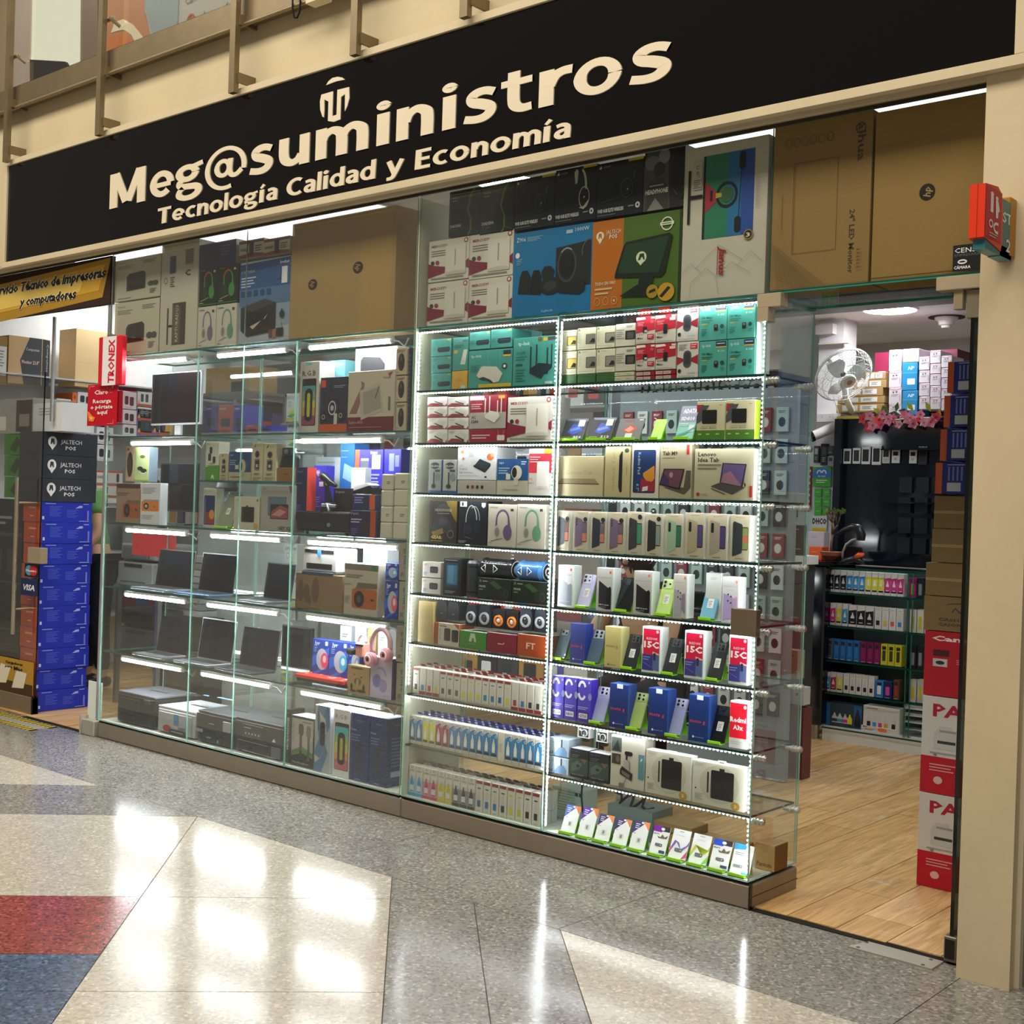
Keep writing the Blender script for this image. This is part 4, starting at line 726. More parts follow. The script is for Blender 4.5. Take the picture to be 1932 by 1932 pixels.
# shelf B
ms = [('p', [(0, .12), (.2, .34), (.52, .30), (.9, .02), (1, .28), (1, 0), (0, 0)], '8a2435'), ('p', [(.36, .52), (.62, .86), (.98, .60), (.78, .26)], 'c5c4bb'), ('p', [(.34, .50), (.38, .56), (.80, .24), (.78, .12)], '2a2a2c'), ('g', .06, .86, .3, 2, .1, 'a0a098')]
for r_, (a_, b_) in enumerate(((748.5, 766), (767, 787), (788, 809.5), (810, 833))):
    for c_, (u0, u1) in enumerate(((806, 844), (845, 884))):
        PX('adapter_box', 'white and maroon adapter box, %s column, %s from the top of the second shelf stack' % (['left', 'right'][c_], ORD[r_]), u0, u1, a_, b_, RB if r_ == 3 else None, .04, .11, 'd6d4ca', ms, group=None)
PX('router_box', 'maroon and grey router box with a white router picture, on the flat maroon box', 886, 955, 744.5, 808.5, None, .04, .12, '8d1f34', [('r', 0, 0, 1, .48, 'a3a19b'), ('r', .0, .85, .40, .97, 'e2dfd6'), ('t', 'AC', .06, .30, .18, .08, '4a4444', {'bold': .02}), ('t', '1200', .06, .17, .26, .08, '38302f', {'bold': .03}), ('r', .42, .42, .45, .9, 'cfccc3'), ('r', .54, .45, .57, .95, 'cfccc3'), ('r', .76, .4, .79, .82, 'cfccc3'), ('r', .86, .45, .89, .9, 'cfccc3'), ('p', [(.42, .38), (.58, .52), (.80, .48), (.84, .34), (.70, .17), (.46, .30)], 'cbc9c0'), ('g', .05, .72, .3, 3, .06, 'd8a0a4'), ('r', .8, .88, .97, .96, 'd9962c')])
PX('router_box', 'flat maroon box under the maroon and grey router box', 886, 955, 809.5, 833, RB, .04, .12, '8d1f34', [('g', .06, .55, .5, 2, .2, 'd8b0b0'), ('q', .76, .15, .96, .55, .02, 'd6d0c8'), ('l', .8, .5, .78, .9, .004, 'd6d0c8'), ('l', .92, .5, .94, .9, .004, 'd6d0c8')])
PX('router_box', 'white router box with maroon ribbon on the second shelf', 957, 1042, 748, 831, RB, .04, .12, 'c9c7bb', merc)
# shelf C
clip_ = [('r', 0, 0, 1, .07, '2b4a8a'), ('e', .5, .82, .34, .10, '2d3138'), ('t', 'SELANG', .12, .78, .9, .06, 'c8c8bc', {'bold': .02}), ('r', .52, .63, .9, .70, '3c4458'), ('r', .40, .26, .50, .62, '15161a'), ('e', .44, .2, .17, .07, '17181f'), ('e', .75, .48, .2, .12, '7f8f88')]
PX('microphone_box', 'narrow silver-blue microphone box, left of two on the third shelf', 808, 832.5, 867, 928, RC, .04, .07, '9aa29f', clip_, side='2c479a')
PX('microphone_box', 'narrow silver-blue microphone box, right of two on the third shelf', 835, 861.5, 867, 929, RC, .04, .07, 'aab0a9', clip_, side='2c479a')
PX('tv_box_carton', 'silver box with four dark knobs under the white media player box', 862.5, 935.5, 906, 932, RC, .04, .13, 'a9a59b', [('e', .28+.125*i, .5, .036, .14, c) for i, c in enumerate(('33231c', '6d2a22', '2a2624', '26282c'))])
PX('tv_box_carton', 'white media player box with a dark tilted device and orange badge', 863, 936.5, 843, 905.5, None, .04, .13, 'dadfe4', [('p', [(.42, .40), (.58, .64), (.86, .50), (.86, .42), (.72, .22)], '26343a'), ('p', [(.42, .40), (.72, .22), (.86, .42), (.86, .50), (.72, .28), (.43, .46)], '121c20'), ('e', .85, .70, .09, .10, 'e06a2c'), ('e', .90, .76, .05, .07, 'f0b090'), ('t', 'LG', .06, .40, .14, .05, '6b7178'), ('t', 'TV BOX', .06, .29, .26, .07, '4a5058'), ('t', 'High Definition', .06, .20, .42, .05, '4a5058'), ('e', .13, .85, .04, .05, 'e8924c'), ('e', .16, .64, .03, .04, 'd8724c'), ('r', .3, .7, .42, .88, 'b9c0c8'), ('e', .75, .09, .03, .03, '1d2226'), ('g', .06, .12, .5, 1, .04, 'b0b6bb')], top='f4f6f8')
PX('camera_box', 'navy and cream box showing a white egg-shaped camera, third shelf', 937.5, 996.5, 865.5, 932.5, RC, .04, .1, 'b5b6a2', [('r', 0, .40, 1, 1, '1d4f86'), ('t', 'tapo', .06, .86, .22, .07, 'dfe8ee'), ('g', .05, .74, .35, 3, .07, '8fb0cc'), ('g', .78, .92, .16, 2, .06, 'dfe8ee'), ('r', .30, .42, .44, .58, 'c8ccc4'), ('e', .64, .62, .17, .20, 'd0cdbd'), ('e', .57, .62, .08, .15, '1b1f22'), ('r', .56, .26, .70, .46, 'bcb9a8'), ('g', .2, .14, .5, 1, .06, '8f8f7e')], side='e0eaf0')
PX('router_box', 'red and white box with a white tower router, right end of third shelf', 997.5, 1041, 846.5, 933, RC, .04, .1, 'd9d6d0', [('r', 0, .48, 1, .90, 'd33848'), ('r', 0, .90, .56, 1, 'e8e8e4'), ('r', .66, .9, 1, 1, 'f09a2c'), ('q', .36, .16, .90, .73, .05, 'eceae6'), ('r', .40, .14, .86, .2, 'cfccc6'), ('t', '4G', .03, .32, .17, .06, 'c23848'), ('t', 'wifi 6', .02, .24, .25, .05, '4a4a50'), ('g', .05, .82, .45, 3, .05, 'f0b8bc')])
# shelf D
PX('headset_box', 'dark gold gaming headphone box with a soldier, fourth shelf', 809, 862, 944.5, 1028, RD, .04, .1, '26241f', [('p', [(.1, .35), (.25, .62), (.4, .7), (.6, .66), (.8, .45), (.95, .3), (.7, .25), (.2, .25)], '2f3138'), ('e', .5, .5, .17, .10, '3f424a'), ('p', [(.6, 1), (1, 1), (1, .5), (.8, .7)], '7a6424'), ('p', [(.1, .25), (.5, .36), (.55, .24), (.2, .14)], '8a7440'), ('p', [(.3, .74), (.3, .86), (.52, .94), (.74, .86), (.74, .74)], '3b3d3f'), ('t', 'HEADPHONE', .22, .75, .82, .06, '9a9480', {'bold': .02}), ('g', .3, .70, .45, 1, .04, '8a8474'), ('t', 'GEAR', .1, .10, .5, .07, 'd8c06a', {'bold': .05}), ('g', .1, .05, .4, 1, .04, 'a8924a'), ('o', .80, .22, .12, .1, .03, '5a5c60')])
PX('headset_box', 'black box with a thin white-headband headset, fourth shelf', 864.5, 918.5, 944.5, 1030, RD, .04, .1, '121a24', [('o', .46, .54, .20, .36, .025, 'c8ccc4', 5, 185), ('o', .56, .56, .20, .32, .02, 'a8b0ac', 0, 120), ('e', .36, .36, .13, .12, '1f2a36'), ('e', .66, .40, .13, .12, '1a2430'), ('l', .24, .52, .22, .2, .014, '3c4652'), ('l', .22, .18, .5, .14, .012, '6a7078'), ('r', .06, .86, .30, .98, 'c9cdc6'), ('r', .12, .88, .18, .96, '121a24'), ('p', [(.82, .96), (.96, .96), (.96, .88), (.89, .84), (.82, .88)], 'c9cdc6'), ('g', .03, .08, .28, 2, .03, '9aa0a0')])
PX('headset_box', 'white box with a purple headset on the fourth shelf', 920, 974.5, 951, 1031.5, RD, .04, .1, 'b9b5a7', hs('b0aca0', '5f4f70', '7d786e')+[('g', .05, .08, .12, 1, .03, '6a6a62')], top='f0f4ee')
PX('headset_box', 'white box with a green headset on the fourth shelf', 975, 1029.5, 951, 1033, RD, .04, .1, 'b9b5a7', hs('b0aca0', '5a8a70', '7d786e')+[('g', .05, .08, .12, 1, .03, '6a6a62')], top='f0f4ee')
# shelf E
camb = [('q', .42, .30, .86, .72, .06, '26282c'), ('q', .50, .36, .80, .64, .03, '3f444a'), ('l', .5, .78, .9, .55, .008, '4a4c50'), ('g', .08, .86, .2, 2, .08, 'c06a60'), ('g', .08, .3, .2, 3, .08, '5a84a0')]
PX('camera_box', 'small white camera box, upper of two at the left of the fifth shelf', 797, 831.5, 1060, 1089.5, None, .04, .06, 'd3d0ca', camb)
PX('camera_box', 'small white camera box, lower of two at the left of the fifth shelf', 795, 831, 1091, 1121, RE, .04, .06, 'cbc8c0', camb)
PX('speaker_box', 'tall black speaker box with a blue window, fifth shelf', 836, 869.5, 1053, 1125, RE, .035, .08, '15181f', [('q', .12, .22, .88, .88, .08, '20384a'), ('q', .2, .3, .8, .82, .06, '3a6e8c'), ('q', .26, .34, .6, .8, .05, '4f86a2'), ('g', .1, .95, .7, 1, .03, 'b0b4ba'), ('g', .12, .12, .6, 2, .04, '8a929c')])
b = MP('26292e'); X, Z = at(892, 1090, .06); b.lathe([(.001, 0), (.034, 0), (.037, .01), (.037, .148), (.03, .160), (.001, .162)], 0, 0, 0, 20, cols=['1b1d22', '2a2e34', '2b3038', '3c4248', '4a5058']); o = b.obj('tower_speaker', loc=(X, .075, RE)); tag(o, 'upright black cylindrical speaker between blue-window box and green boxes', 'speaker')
p = MB('card', '9aa0a6')
for i in range(8): p.lathe([(.0001, .0), (.0012, 0)], .0, .0382, .02+.015*i, 6, axis='y')
b = MT('14161a'); b.lathe([(.0378, .0), (.0378, .006)], 0, 0, .02, 20); b.lathe([(.0378, .0), (.0378, .006)], 0, 0, .13, 20); b.obj('band', o)
def boombox(label, u0, u1, vt, vb, col, cap):
    Y = .075; X0 = at(u0, (vt+vb)/2, Y)[0]; X1 = at(u1, (vt+vb)/2, Y)[0]; z0 = at((u0+u1)/2, vb, .04)[1]; z0 = RE+.088; r = .045; L = X1-X0
    b = MG(col); b.lathe([(.02, 0), (r*.8, .004), (r, .02), (r*.93, .04), (r*.93, L-.04), (r, L-.02), (r*.8, L-.004), (.02, L)], 0, 0, 0, 22, axis='x')
    o = b.obj('portable_speaker', loc=(X0, Y, z0+r)); tag(o, label, 'speaker')
    e = MT('0e1013'); e.lathe([(.001, L+.001), (.034, L+.001)], 0, 0, 0, 20, axis='x'); e.lathe([(.012, L+.002), (.020, L+.002)], 0, 0, 0, 20, 'd0d4d8', axis='x'); e.lathe([(.034, L+.002), (.037, L+.0015)], 0, 0, 0, 20, cap, axis='x'); e.obj('speaker_cone', o)
    p = MB()
    for cx, s in ((L*.22, -1), (L*.56, 1)):
        tri = [(cx-s*.012, 0), (cx+s*.012, 0), (0, 0)]
        pts = [(cx+s*.014, 0.0), (cx-s*.010, .017), (cx-s*.010, -.017)]
        for i in range(3):
            a, c2 = pts[i], pts[(i+1) % 3]; y = lambda z: -r*.93-.0012
            p.path([(a[0], y(a[1]), a[1]), (c2[0], y(c2[1]), c2[1])], .0013, 5, 'e8ecee')
    p.obj('triangle_marks', o)
boombox('black barrel-shaped speaker with white triangle marks on the fifth shelf', 911, 975, 1051, 1091, '1d2024', 'c8ccd0')
boombox('blue barrel-shaped speaker with white triangle marks on the fifth shelf', 981, 1034, 1054, 1095, '3f74ae', 'b9d4ee')
dk = [('t', 'A', .05, .78, .12, .14, '7f9a78'), ('g', .15, .84, .15, 1, .1, '8a9a86'), ('t', 'SPEAKER', .05, .55, .25, .09, 'a8b0a4', {'bold': .02}), ('g', .05, .45, .12, 1, .08, '8a9288'), ('e', .78, .35, .16, .32, '232a24'), ('o', .86, .32, .07, .2, .02, '3d443c'), ('l', .48, .88, .66, .66, .004, 'c8d0c8'), ('p', [(.35, .8), (.5, .9), (.75, .6), (.6, .5)], '33502c')]
PX('speaker_box', 'dark green speaker box under the black barrel speaker', 900.5, 965, 1091, 1131, RE, .03, .12, '16241a', dk, top='2c3a2c')
PX('speaker_box', 'dark green speaker box under the blue barrel speaker', 965.5, 1034, 1096, 1136, RE, .03, .12, '16241a', dk, top='2c3a2c')
# shelf F
PX('gold_box', 'plain tall gold-brown box at the left end of the speaker shelf', 788.5, 817, 1134, 1211, RF, .035, .09, '9c8a55', [('g', .2, .06, .5, 1, .02, '8a7846')], side='d8c27a')
PX('speaker_box', 'small white speaker box with rust corner under slanted black speakers', 826, 866, 1176, 1220, RF, .03, .10, 'bdb8a8', [('p', [(.72, 1), (1, 1), (1, .76)], '9c4a34'), ('q', .3, .22, .60, .78, .05, '17191c'), ('q', .66, .2, .98, .74, .05, '17191c'), ('r', .08, .84, .42, .88, '6a2a28'), ('g', .06, .95, .3, 1, .05, '7a766a'), ('r', .07, .25, .14, .75, 'a09c90')], side='b0572f')
PX('rust_box', 'narrow rust-orange box side reading SPEAKER beside the gold box', 814, 825.5, 1173, 1217, RF, .045, .10, 'a8522c', [('t', 'SPEAKER', .35, .2, .95, .3, '5a2a1c', {'rot': -90})])
def cubespk(name, label, u0, u1, vt, vb, zs, Y, col, ring, slant=0.0, dep=.075, shiny='gloss', cone='16181b', inner='3a3d42'):
    X0 = at(u0, (vt+vb)/2, Y)[0]; X1 = at(u1, (vt+vb)/2, Y)[0]; z1 = at((u0+u1)/2, vt, Y)[1]; H = z1-zs; W = X1-X0
    b = MB(shiny, col); pts = [(-W*.5, 0), (W*.5, 0), (W*.5, H*.55), (W*(.5-slant), H), (-W*(.5-slant*.6), H), (-W*.5, H*.5)]; b.prism([(x, z) for x, z in pts], 0, dep)
    o = b.obj(name, loc=((X0+X1)/2, Y, zs)); tag(o, label, 'speaker')
    if ring:
        r = min(W*.40, H*.3); e = MB('gloss', ring); cz = H*.42
        e.lathe([(r, .0), (r*.96, .006), (r*.66, .007), (r*.6, .001)], 0, 0, cz, 20, axis='y'); e.obj('ring', o)
        e = MT(cone); e.lathe([(r*.62, .001), (r*.3, .0005), (.0001, .0005)], 0, 0, cz, 16, axis='y'); e.lathe([(r*.45, .003), (r*.28, .006), (.0001, .007)], 0, 0, cz, 14, inner, 'gloss', axis='y'); e.obj('cone', o)
    return o
PF = 'black slanted speaker without grille, '
for k, (u0, u1) in enumerate(((823, 843.5), (844.5, 866))):
    o = cubespk('desktop_speaker', ['left', 'right'][k]+' of two plain dark grey wedge speakers on the speaker shelf', u0, u1, 1134+2*k, 1173, None or RF+.113, .045, '2b2e33', None, .12, .07, 'plastic')
    MB('card', 'b0b4b8').box(-.006, .006, -.0006, 0, .025, .027).obj('badge', o)
for k, (u0, u1) in enumerate(((878.5, 899.5), (902, 927))):
    cubespk('desktop_speaker', ['left', 'right'][k]+' of two glossy black sail-shaped speakers on the green box', u0, u1, 1141+2*k, 1189, RF+.098, .04, '24272d', '9a9ea4', .2)
for k, (u0, u1) in enumerate(((929, 953), (954, 978))):
    cubespk('desktop_speaker', ['left', 'right'][k]+' of two black cube speakers with orange rings on the maroon box', u0, u1, 1150+3*k, 1193, RF+.100, .04, '17181b', 'e8803a', 0.02, .07, 'plastic', '2a1a12', 'e4d8d0')
for k, (u0, u1) in enumerate(((980, 1004), (1008, 1030))):
    cubespk('desktop_speaker', ['left', 'right'][k]+' of two black and silver speakers on the rust box marked FT', u0, u1, 1146+3*k, 1194, RF+.105, .04, '2d3138', 'a8acb2', .16)
PX('speaker_box', 'green box with a pale arrow-like A emblem on the speaker shelf', 866.5, 917, 1191, 1229, RF, .03, .11, '3a7a28', [('p', [(.36, .42), (.46, .42), (.48, .62), (.54, .62), (.56, .42), (.64, .42), (.58, .88), (.42, .88)], 'a9b8a0'), ('g', .36, .3, .26, 1, .12, '6a8a5a')], top='dfe8df')
PX('speaker_box', 'maroon box with tiny white emblem under orange-ring speakers', 918, 974.5, 1195, 1236, RF, .03, .11, '7a1230', [('p', [(.52, .42), (.6, .58), (.58, .46)], 'd8b8b8'), ('g', .38, .46, .14, 1, .12, 'c89aa4')], top='e8d8d8')
PX('speaker_box', 'rust-orange box reading FT at the right of the speaker shelf', 975.5, 1030, 1198, 1243, RF, .03, .11, '9c4420', [('t', 'FT', .32, .36, .64, .27, 'd9c0a8', {'bold': .02})], top='e8d8cc')
# ink shelves (G, H, I)
def inkrow(n, u0, v0, u1, v1, vt0, zs, spec, name, lab, rows, backcol, Y=.03, dep=.035, top='f0f2f0', skip=(), wfill=.96):
    """n slender boxes side by side; spec(i)->(colour, art, words). rows of the same boxes continue behind them"""
    X0 = at(u0, v0, Y)[0]; X1 = at(u1, v1, Y)[0]; H = at(u0, vt0, Y)[1]-zs; wd = (X1-X0)/n
    for i in range(n):
        col, art, word = spec(i)
        carton(name, '%s ink box, %s from the left on the %s' % (word, ORD[i], lab), X0+wd*i, X0+wd*(i+wfill), zs, zs+H, Y, dep, col, art, 'ink box', None, top=top)
    for r_ in range(rows):
        for i in range(n):
            xx = X0+wd*i; yy = Y+(dep+.006)*(r_+1)
            proto = inkrow.cache.get((lab, i % 3))
            if proto is None:
                b = MB('card', 'e8e8e4'); c = backcol[i % len(backcol)]; W = wd*wfill; Hh = H*.985; b.cbox(-W/2, W/2, 0, dep, 0, Hh, 'e4e4e0', cols={'t': 'f4f4f2'})
                proto = b.obj(name); p = MB('card', c); p.add([(-W*.4, .004, Hh+.0005), (W*.4, .004, Hh+.0005), (W*.4, dep-.006, Hh+.0005), (-W*.4, dep-.006, Hh+.0005)], [(0, 1, 2, 3)]); p.add([(-W*.4, .006, Hh+.0008), (W*.4, .006, Hh+.0008), (W*.3, -.002, Hh+.012), (-W*.3, -.002, Hh+.012)], [(0, 1, 2, 3), (3, 2, 1, 0)], c)
                q = p.obj('hang_tab', proto); inkrow.cache[lab, i % 3] = proto; new = proto
            else:
                new = proto.copy(); C.objects.link(new); ch = proto.children[0].copy(); C.objects.link(ch); ch.parent = new
            new.location = (xx+wd*wfill/2, yy, zs); new['label'] = 'ink box with coloured hang tab, behind the front row, '+lab; new['category'] = 'ink box'; new['group'] = 'ink boxes behind the front row on the '+lab
inkrow.cache = {}
def bottle(c, y0=.18, y1=.62, bc='cfcfc8', cx=.5, w=.28):
    return [('p', [(cx-w, y0), (cx+w, y0), (cx+w, y0+(y1-y0)*.55), (cx+w*.4, y0+(y1-y0)*.8), (cx+w*.25, y1), (cx-w*.25, y1), (cx-w*.4, y0+(y1-y0)*.8), (cx-w, y0+(y1-y0)*.55)], bc), ('r', cx-w, y0+.04, cx+w, y0+(y1-y0)*.42, c)]
def cell(c, lab='c', redtop=True, y=.5):
    a = bottle(c, .12, .70, 'c4c2b8', .5, .22)
    if redtop: a += [('r', .08, .88, .92, .97, '8a2030'), ('r', .28, .72, .72, .76, c)]
    else: a += [('r', .02, .0, .98, .12, '8a2030'), ('r', .28, .18, .72, .22, c)]
    return a+[('g', .2, .05, .6, 1, .02, '5a5850')]
GC = ['3a3a3a', '2f7ab0', 'a82a44', 'c9c02c', '3a3a3a', '3a3a3a', '3a3a3a', 'c9c02c', 'c9c02c', 'c9c02c', '2f7ab0', '2f6aa8', '2f5a98', 'c9c02c', '9c2440', '2f7ab0', '2a2c2e', '2a2c2e']
GW = ['grey', 'cyan', 'magenta', 'yellow']
inkrow(18, 779, 1283, 1023, 1318, 1257, RG, lambda i: ('c8c7bb', cell(GC[i], redtop=not (i in (1, 2, 3, 14, 15, 16, 17))), 'slim white '+{'3a3a3a': 'black', '2a2c2e': 'black', 'a82a44': 'magenta', '9c2440': 'magenta', 'c9c02c': 'yellow'}.get(GC[i], 'cyan')), 'ink_box', 'seventh shelf', 3, ['c23848', 'e9e6e2', 'c8485a'])
def hbox(i):
    c, w = ([('2678ad', 'blue')]*2+[('d4cf30', 'yellow')]*2+[('9c2242', 'magenta')]*2+[('2678ad', 'blue')]*7+[('cfcdc0', 'plain cream')]+[('2678ad', 'blue')]*5)[i]
    if w == 'plain cream': return (c, [('g', .2, .6, .5, 6, .05, 'a8a698')], w)
    return ('cfcec6', [('p', [(0, .12), (1, .12), (1, .84), (.7, .9), (.3, .86), (0, .78)], c), ('o', .82, .8, .2, .05, .08, 'b8d0dc')]+bottle('e8ebe6', .25, .72, 'd8dcd8', .45, .22)+[('r', .1, .14, .9, .22, '1c2c38'), ('g', .2, .06, .5, 1, .02, '77766c'), ('g', .15, .94, .5, 2, .03, '8a8a84')], w)
inkrow(19, 773, 1375, 1023, 1425, 1348, RH, hbox, 'ink_box', 'shelf above the bottom row', 3, ['3a4ac0', '2c3a9c', '5a78d0'])
def ibox(i):
    if i < 9:
        c = ['3a94c4', '3a8ac0', 'c23a5c', 'b83454', 'c9b82c', 'c9b82c', '1c1c20', '1c1c20', '1c1c20'][i]; w = ['cyan', 'cyan', 'magenta', 'magenta', 'yellow', 'yellow', 'black', 'black', 'black'][i]
        fade = {'cyan': '9cc8dc', 'magenta': 'd88a9c', 'yellow': 'd8cc5a', 'black': '8a8a8c'}[w]
        return ('cfcdc4', [('r', 0, 0, 1, .55, fade), ('r', 0, 0, 1, .10, c), ('o', .5, .93, .16, .035, .04, '55544e'), ('t', 'GT5'+('3' if i > 5 else '2'), .12, .80, .88, .045, '3a3a38', {'bold': .02})]+bottle('dcdfe0', .14, .66, c, .5, .26), w)
    c = ['3a5a8a', '3a6aa0', '2f7ab0', '44444a', 'c9c02c', 'c0bc2c', '2c2c30', '2c2c30'][i-9]
    return ('cfcdbf', cell(c), 'slim white '+{'c9c02c': 'yellow', 'c0bc2c': 'yellow', '44444a': 'grey', '2c2c30': 'black'}.get(c, 'blue'))
inkrow(17, 771, 1470, 1019, 1535, 1441, RI, ibox, 'ink_box', 'bottom shelf', 2, ['8a2a38', 'cfccc4', '7a7a80'])
# ================================================================ right case, right bay
st = lambda win: [('p', [(.06, .86), (.09, .86), (.10, .9), (.12, .9), (.13, .86), (.16, .86), (.14, .96), (.08, .96)], '3a7a2c'), ('g', .24, .92, .3, 1, .04, '9a9a88'), ('q', .48, .24, 1, .70, .03, '55524a'), ('q', .52, .27, 1, .67, .03, win), ('p', [(.68, .3), (.98, .3), (.98, .46), (.84, .5)], '1e2022'), ('g', .06, .1, .84, 1, .03, '8f8e7a'), ('g', .08, .74, .14, 7, .07, 'b5b39c')]
cols8 = ((1054, 1088, ((623, 662), (663, 707))), (1089, 1124, ((618, 659), (660, 705))), (1125, 1160.5, ((615, 656), (658, 702.5))))
wins = ['c9b04a', '77766a', '8a897c']
for c_, (u0, u1, rows) in enumerate(cols8):
    for r_, (a_, b_) in enumerate(rows):
        PX('adapter_box', 'cream adapter box with window and green mark, %s column, %s row, top shelf' % (ORD[c_], ['upper', 'lower'][r_]), u0, u1, a_, b_, None, .035, .07, 'd3d2b8', st(wins[c_]))
    PX('green_box', 'flat dark green box under the cream adapter boxes, %s from the left' % ORD[c_], u0, u1, rows[1][1]+.5, rows[1][1]+14, RA, .035, .09, '2f5a2c', [('g', .05, .5, .9, 1, .06, '4a7a40')])
for r_, (a_, b_) in enumerate(((610, 653), (655, 700))):
    PX('adapter_box', '%s white box with black window and grey stripes beside the red packs' % ['upper', 'lower'][r_], 1161, 1199, a_, b_, None, .035, .07, 'c6c5b4', [('q', .5, .28, 1, .68, .03, '17181a'), ('q', .6, .32, .92, .6, .02, '4a4a48'), ('g', .05, .72, .4, 5, .09, '8f8e80'), ('g', .55, .88, .35, 2, .05, '6f6e62')])
for r_, (a_, b_) in enumerate(((701.5, 709), (709.5, 718))):
    PX('flat_box', '%s flat cream box under the black-window boxes' % ['upper', 'lower'][r_], 1159, 1197, a_, b_, None if r_ == 0 else RA, .035, .08, 'c0bf9f', [('g', .08, .5, .2, 1, .2, '7a7868'), ('g', .6, .5, .2, 1, .2, '7a7868')])
def usb(n, st_): return [('r', 0, .50, 1, 1, 'b01a30'), ('p', [(0, .48), (.5, .52), (1, .60), (1, .5), (0, .4)], 'b01a30'), ('p', [(.0, .87), (.5, .9), (.46, .98), (0, .98)], 'e8e4dc'), ('g', .08, .78, .34, 3, .05, 'e0a0a4'), ('r', .78, .9, .98, .97, 'e0d4d0'), ('e', .84, .80, .09, .06, 'c85060'), ('t', n, .08, .30, .40, .08, '8f2a38'), ('t', 'Mbps', .08, .18, .38, .06, '2a2426', {'bold': .03})]+([('q', .38, .40, .60, .62, .03, '17181c'), ('r', .46, .42, .60, .5, 'b9b8b0'), ('r', .62, .16, .98, .34, 'b01a30'), ('g', .66, .29, .25, 2, .06, 'f0c8c8')] if st_ else [('q', .40, .32, .60, .66, .04, '15161a'), ('r', .70, .78, .98, .88, 'e8c8c0')])+[('g', .06, .06, .8, 1, .05, 'a09c94')]
for c_, (u0, u1) in enumerate(((1200, 1236), (1236.5, 1275.5))):
    for r_, (a_, b_) in enumerate(((597-4*c_, 648.5-2*c_), (649.5-2*c_, 699-2*c_))):
        PX('usb_pack', 'red and white wireless stick pack, %s column, %s row beside adapter boxes' % (['left', 'right'][c_], ['upper', 'lower'][r_]), u0, u1, a_, b_, None, .03, .05, 'c9c6ba', usb('150' if c_ == 0 else '300', c_ == 0), top='f0483c')
        PX('flat_red_box', '%s flat red box under the %s column of red wireless packs' % (['upper', 'lower'][r_], ['left', 'right'][c_]), u0-1, u1-1, (700.5, 709.5)[r_]-2.5*c_, (709, 718)[r_]-2.5*c_, RA if r_ else None, .032, .06, '8f1a2a', [('r', .04, .15, .38, .85, 'c9b8b0'), ('r', .42, .15, .78, .85, 'c9b8b0'), ('g', .08, .5, .26, 1, .2, '8a2a34'), ('g', .46, .5, .26, 1, .2, '8a2a34')])
    k = MP('e8342c'); X, Z = at((u0+u1)/2, 594-4*c_, .05); k.cbox(X-.025, X+.025, .04, .052, Z-.002, Z+.02, 'f04238'); tag(k.obj('hang_tab'), 'bright red hanging tab above the %s column of wireless packs' % ['left', 'right'][c_], 'tab')
mw = [('p', [(0, .6), (.3, .54), (.3, .46), (0, .36)], '9a2434'), ('p', [(1, .64), (.66, .54), (.66, .46), (1, .36)], '9a2434'), ('q', .30, .28, .68, .76, .18, '4a4f55'), ('q', .36, .36, .62, .70, .12, '33373c'), ('r', .62, .80, .96, .95, 'c23040'), ('g', .66, .91, .26, 2, .06, 'f0c0c0'), ('g', .08, .92, .4, 4, .045, '8f8c84'), ('e', .14, .2, .08, .055, '22252a'), ('g', .5, .14, .4, 1, .03, '9a968c'), ('g', .1, .06, .75, 1, .03, '9a968c')]
for r_, (a_, b_) in enumerate(((577, 643.5), (644.5, 711))):
    PX('mouse_box', '%s white box with an oval grey device on red ribbon, top shelf' % ['upper', 'lower'][r_], 1277, 1317.5, a_, b_, RA if r_ else None, .03, .06, 'cfcdc6', mw)
nano = [('t', 'tp-link', .10, .84, .42, .08, tl), ('r', .60, .84, .97, .98, '263252'), ('g', .64, .92, .28, 1, .05, 'c8d0dc'), ('r', .60, .80, .97, .84, 'b9a04c'), ('t', '4.00', .66, .68, .92, .06, 'bfe4dc'), ('t', '150 Mbps', .10, .62, .50, .055, '17564f', {'bold': .03}), ('g', .1, .56, .4, 2, .05, '2b7268'), ('t', 'NANO', .12, .44, .32, .05, 'c8b43c', {'bold': .03}), ('g', .1, .32, .22, 4, .05, '2b7268'), ('q', .56, .26, .70, .44, .03, '15211f'), ('r', .59, .36, .67, .42, '7a6a5a'), ('e', .85, .38, .07, .06, '10504a'), ('g', .8, .24, .14, 2, .05, '2b7268')]
for c_, (u0, u1) in enumerate(((1318.5, 1371.5), (1372, 1424.5))):
    for r_, (a_, b_) in enumerate(((575-4*c_, 642-4*c_), (643-4*c_, 709-3*c_))):
        PX('adapter_box', 'teal mini adapter box reading 150 Mbps, %s column, %s row at the right end' % (['left', 'right'][c_], ['upper', 'lower'][r_]), u0, u1, a_, b_, RA if r_ else None, .03, .08, '4aa093', nano)
PX('white_box', 'tall glowing white box end beside the teal mini adapter boxes', 1425.5, 1433, 606, 702, RA, .04, .08, 'e4f2f0', [('g', .2, .2, .5, 2, .05, 'b8c8c8')])
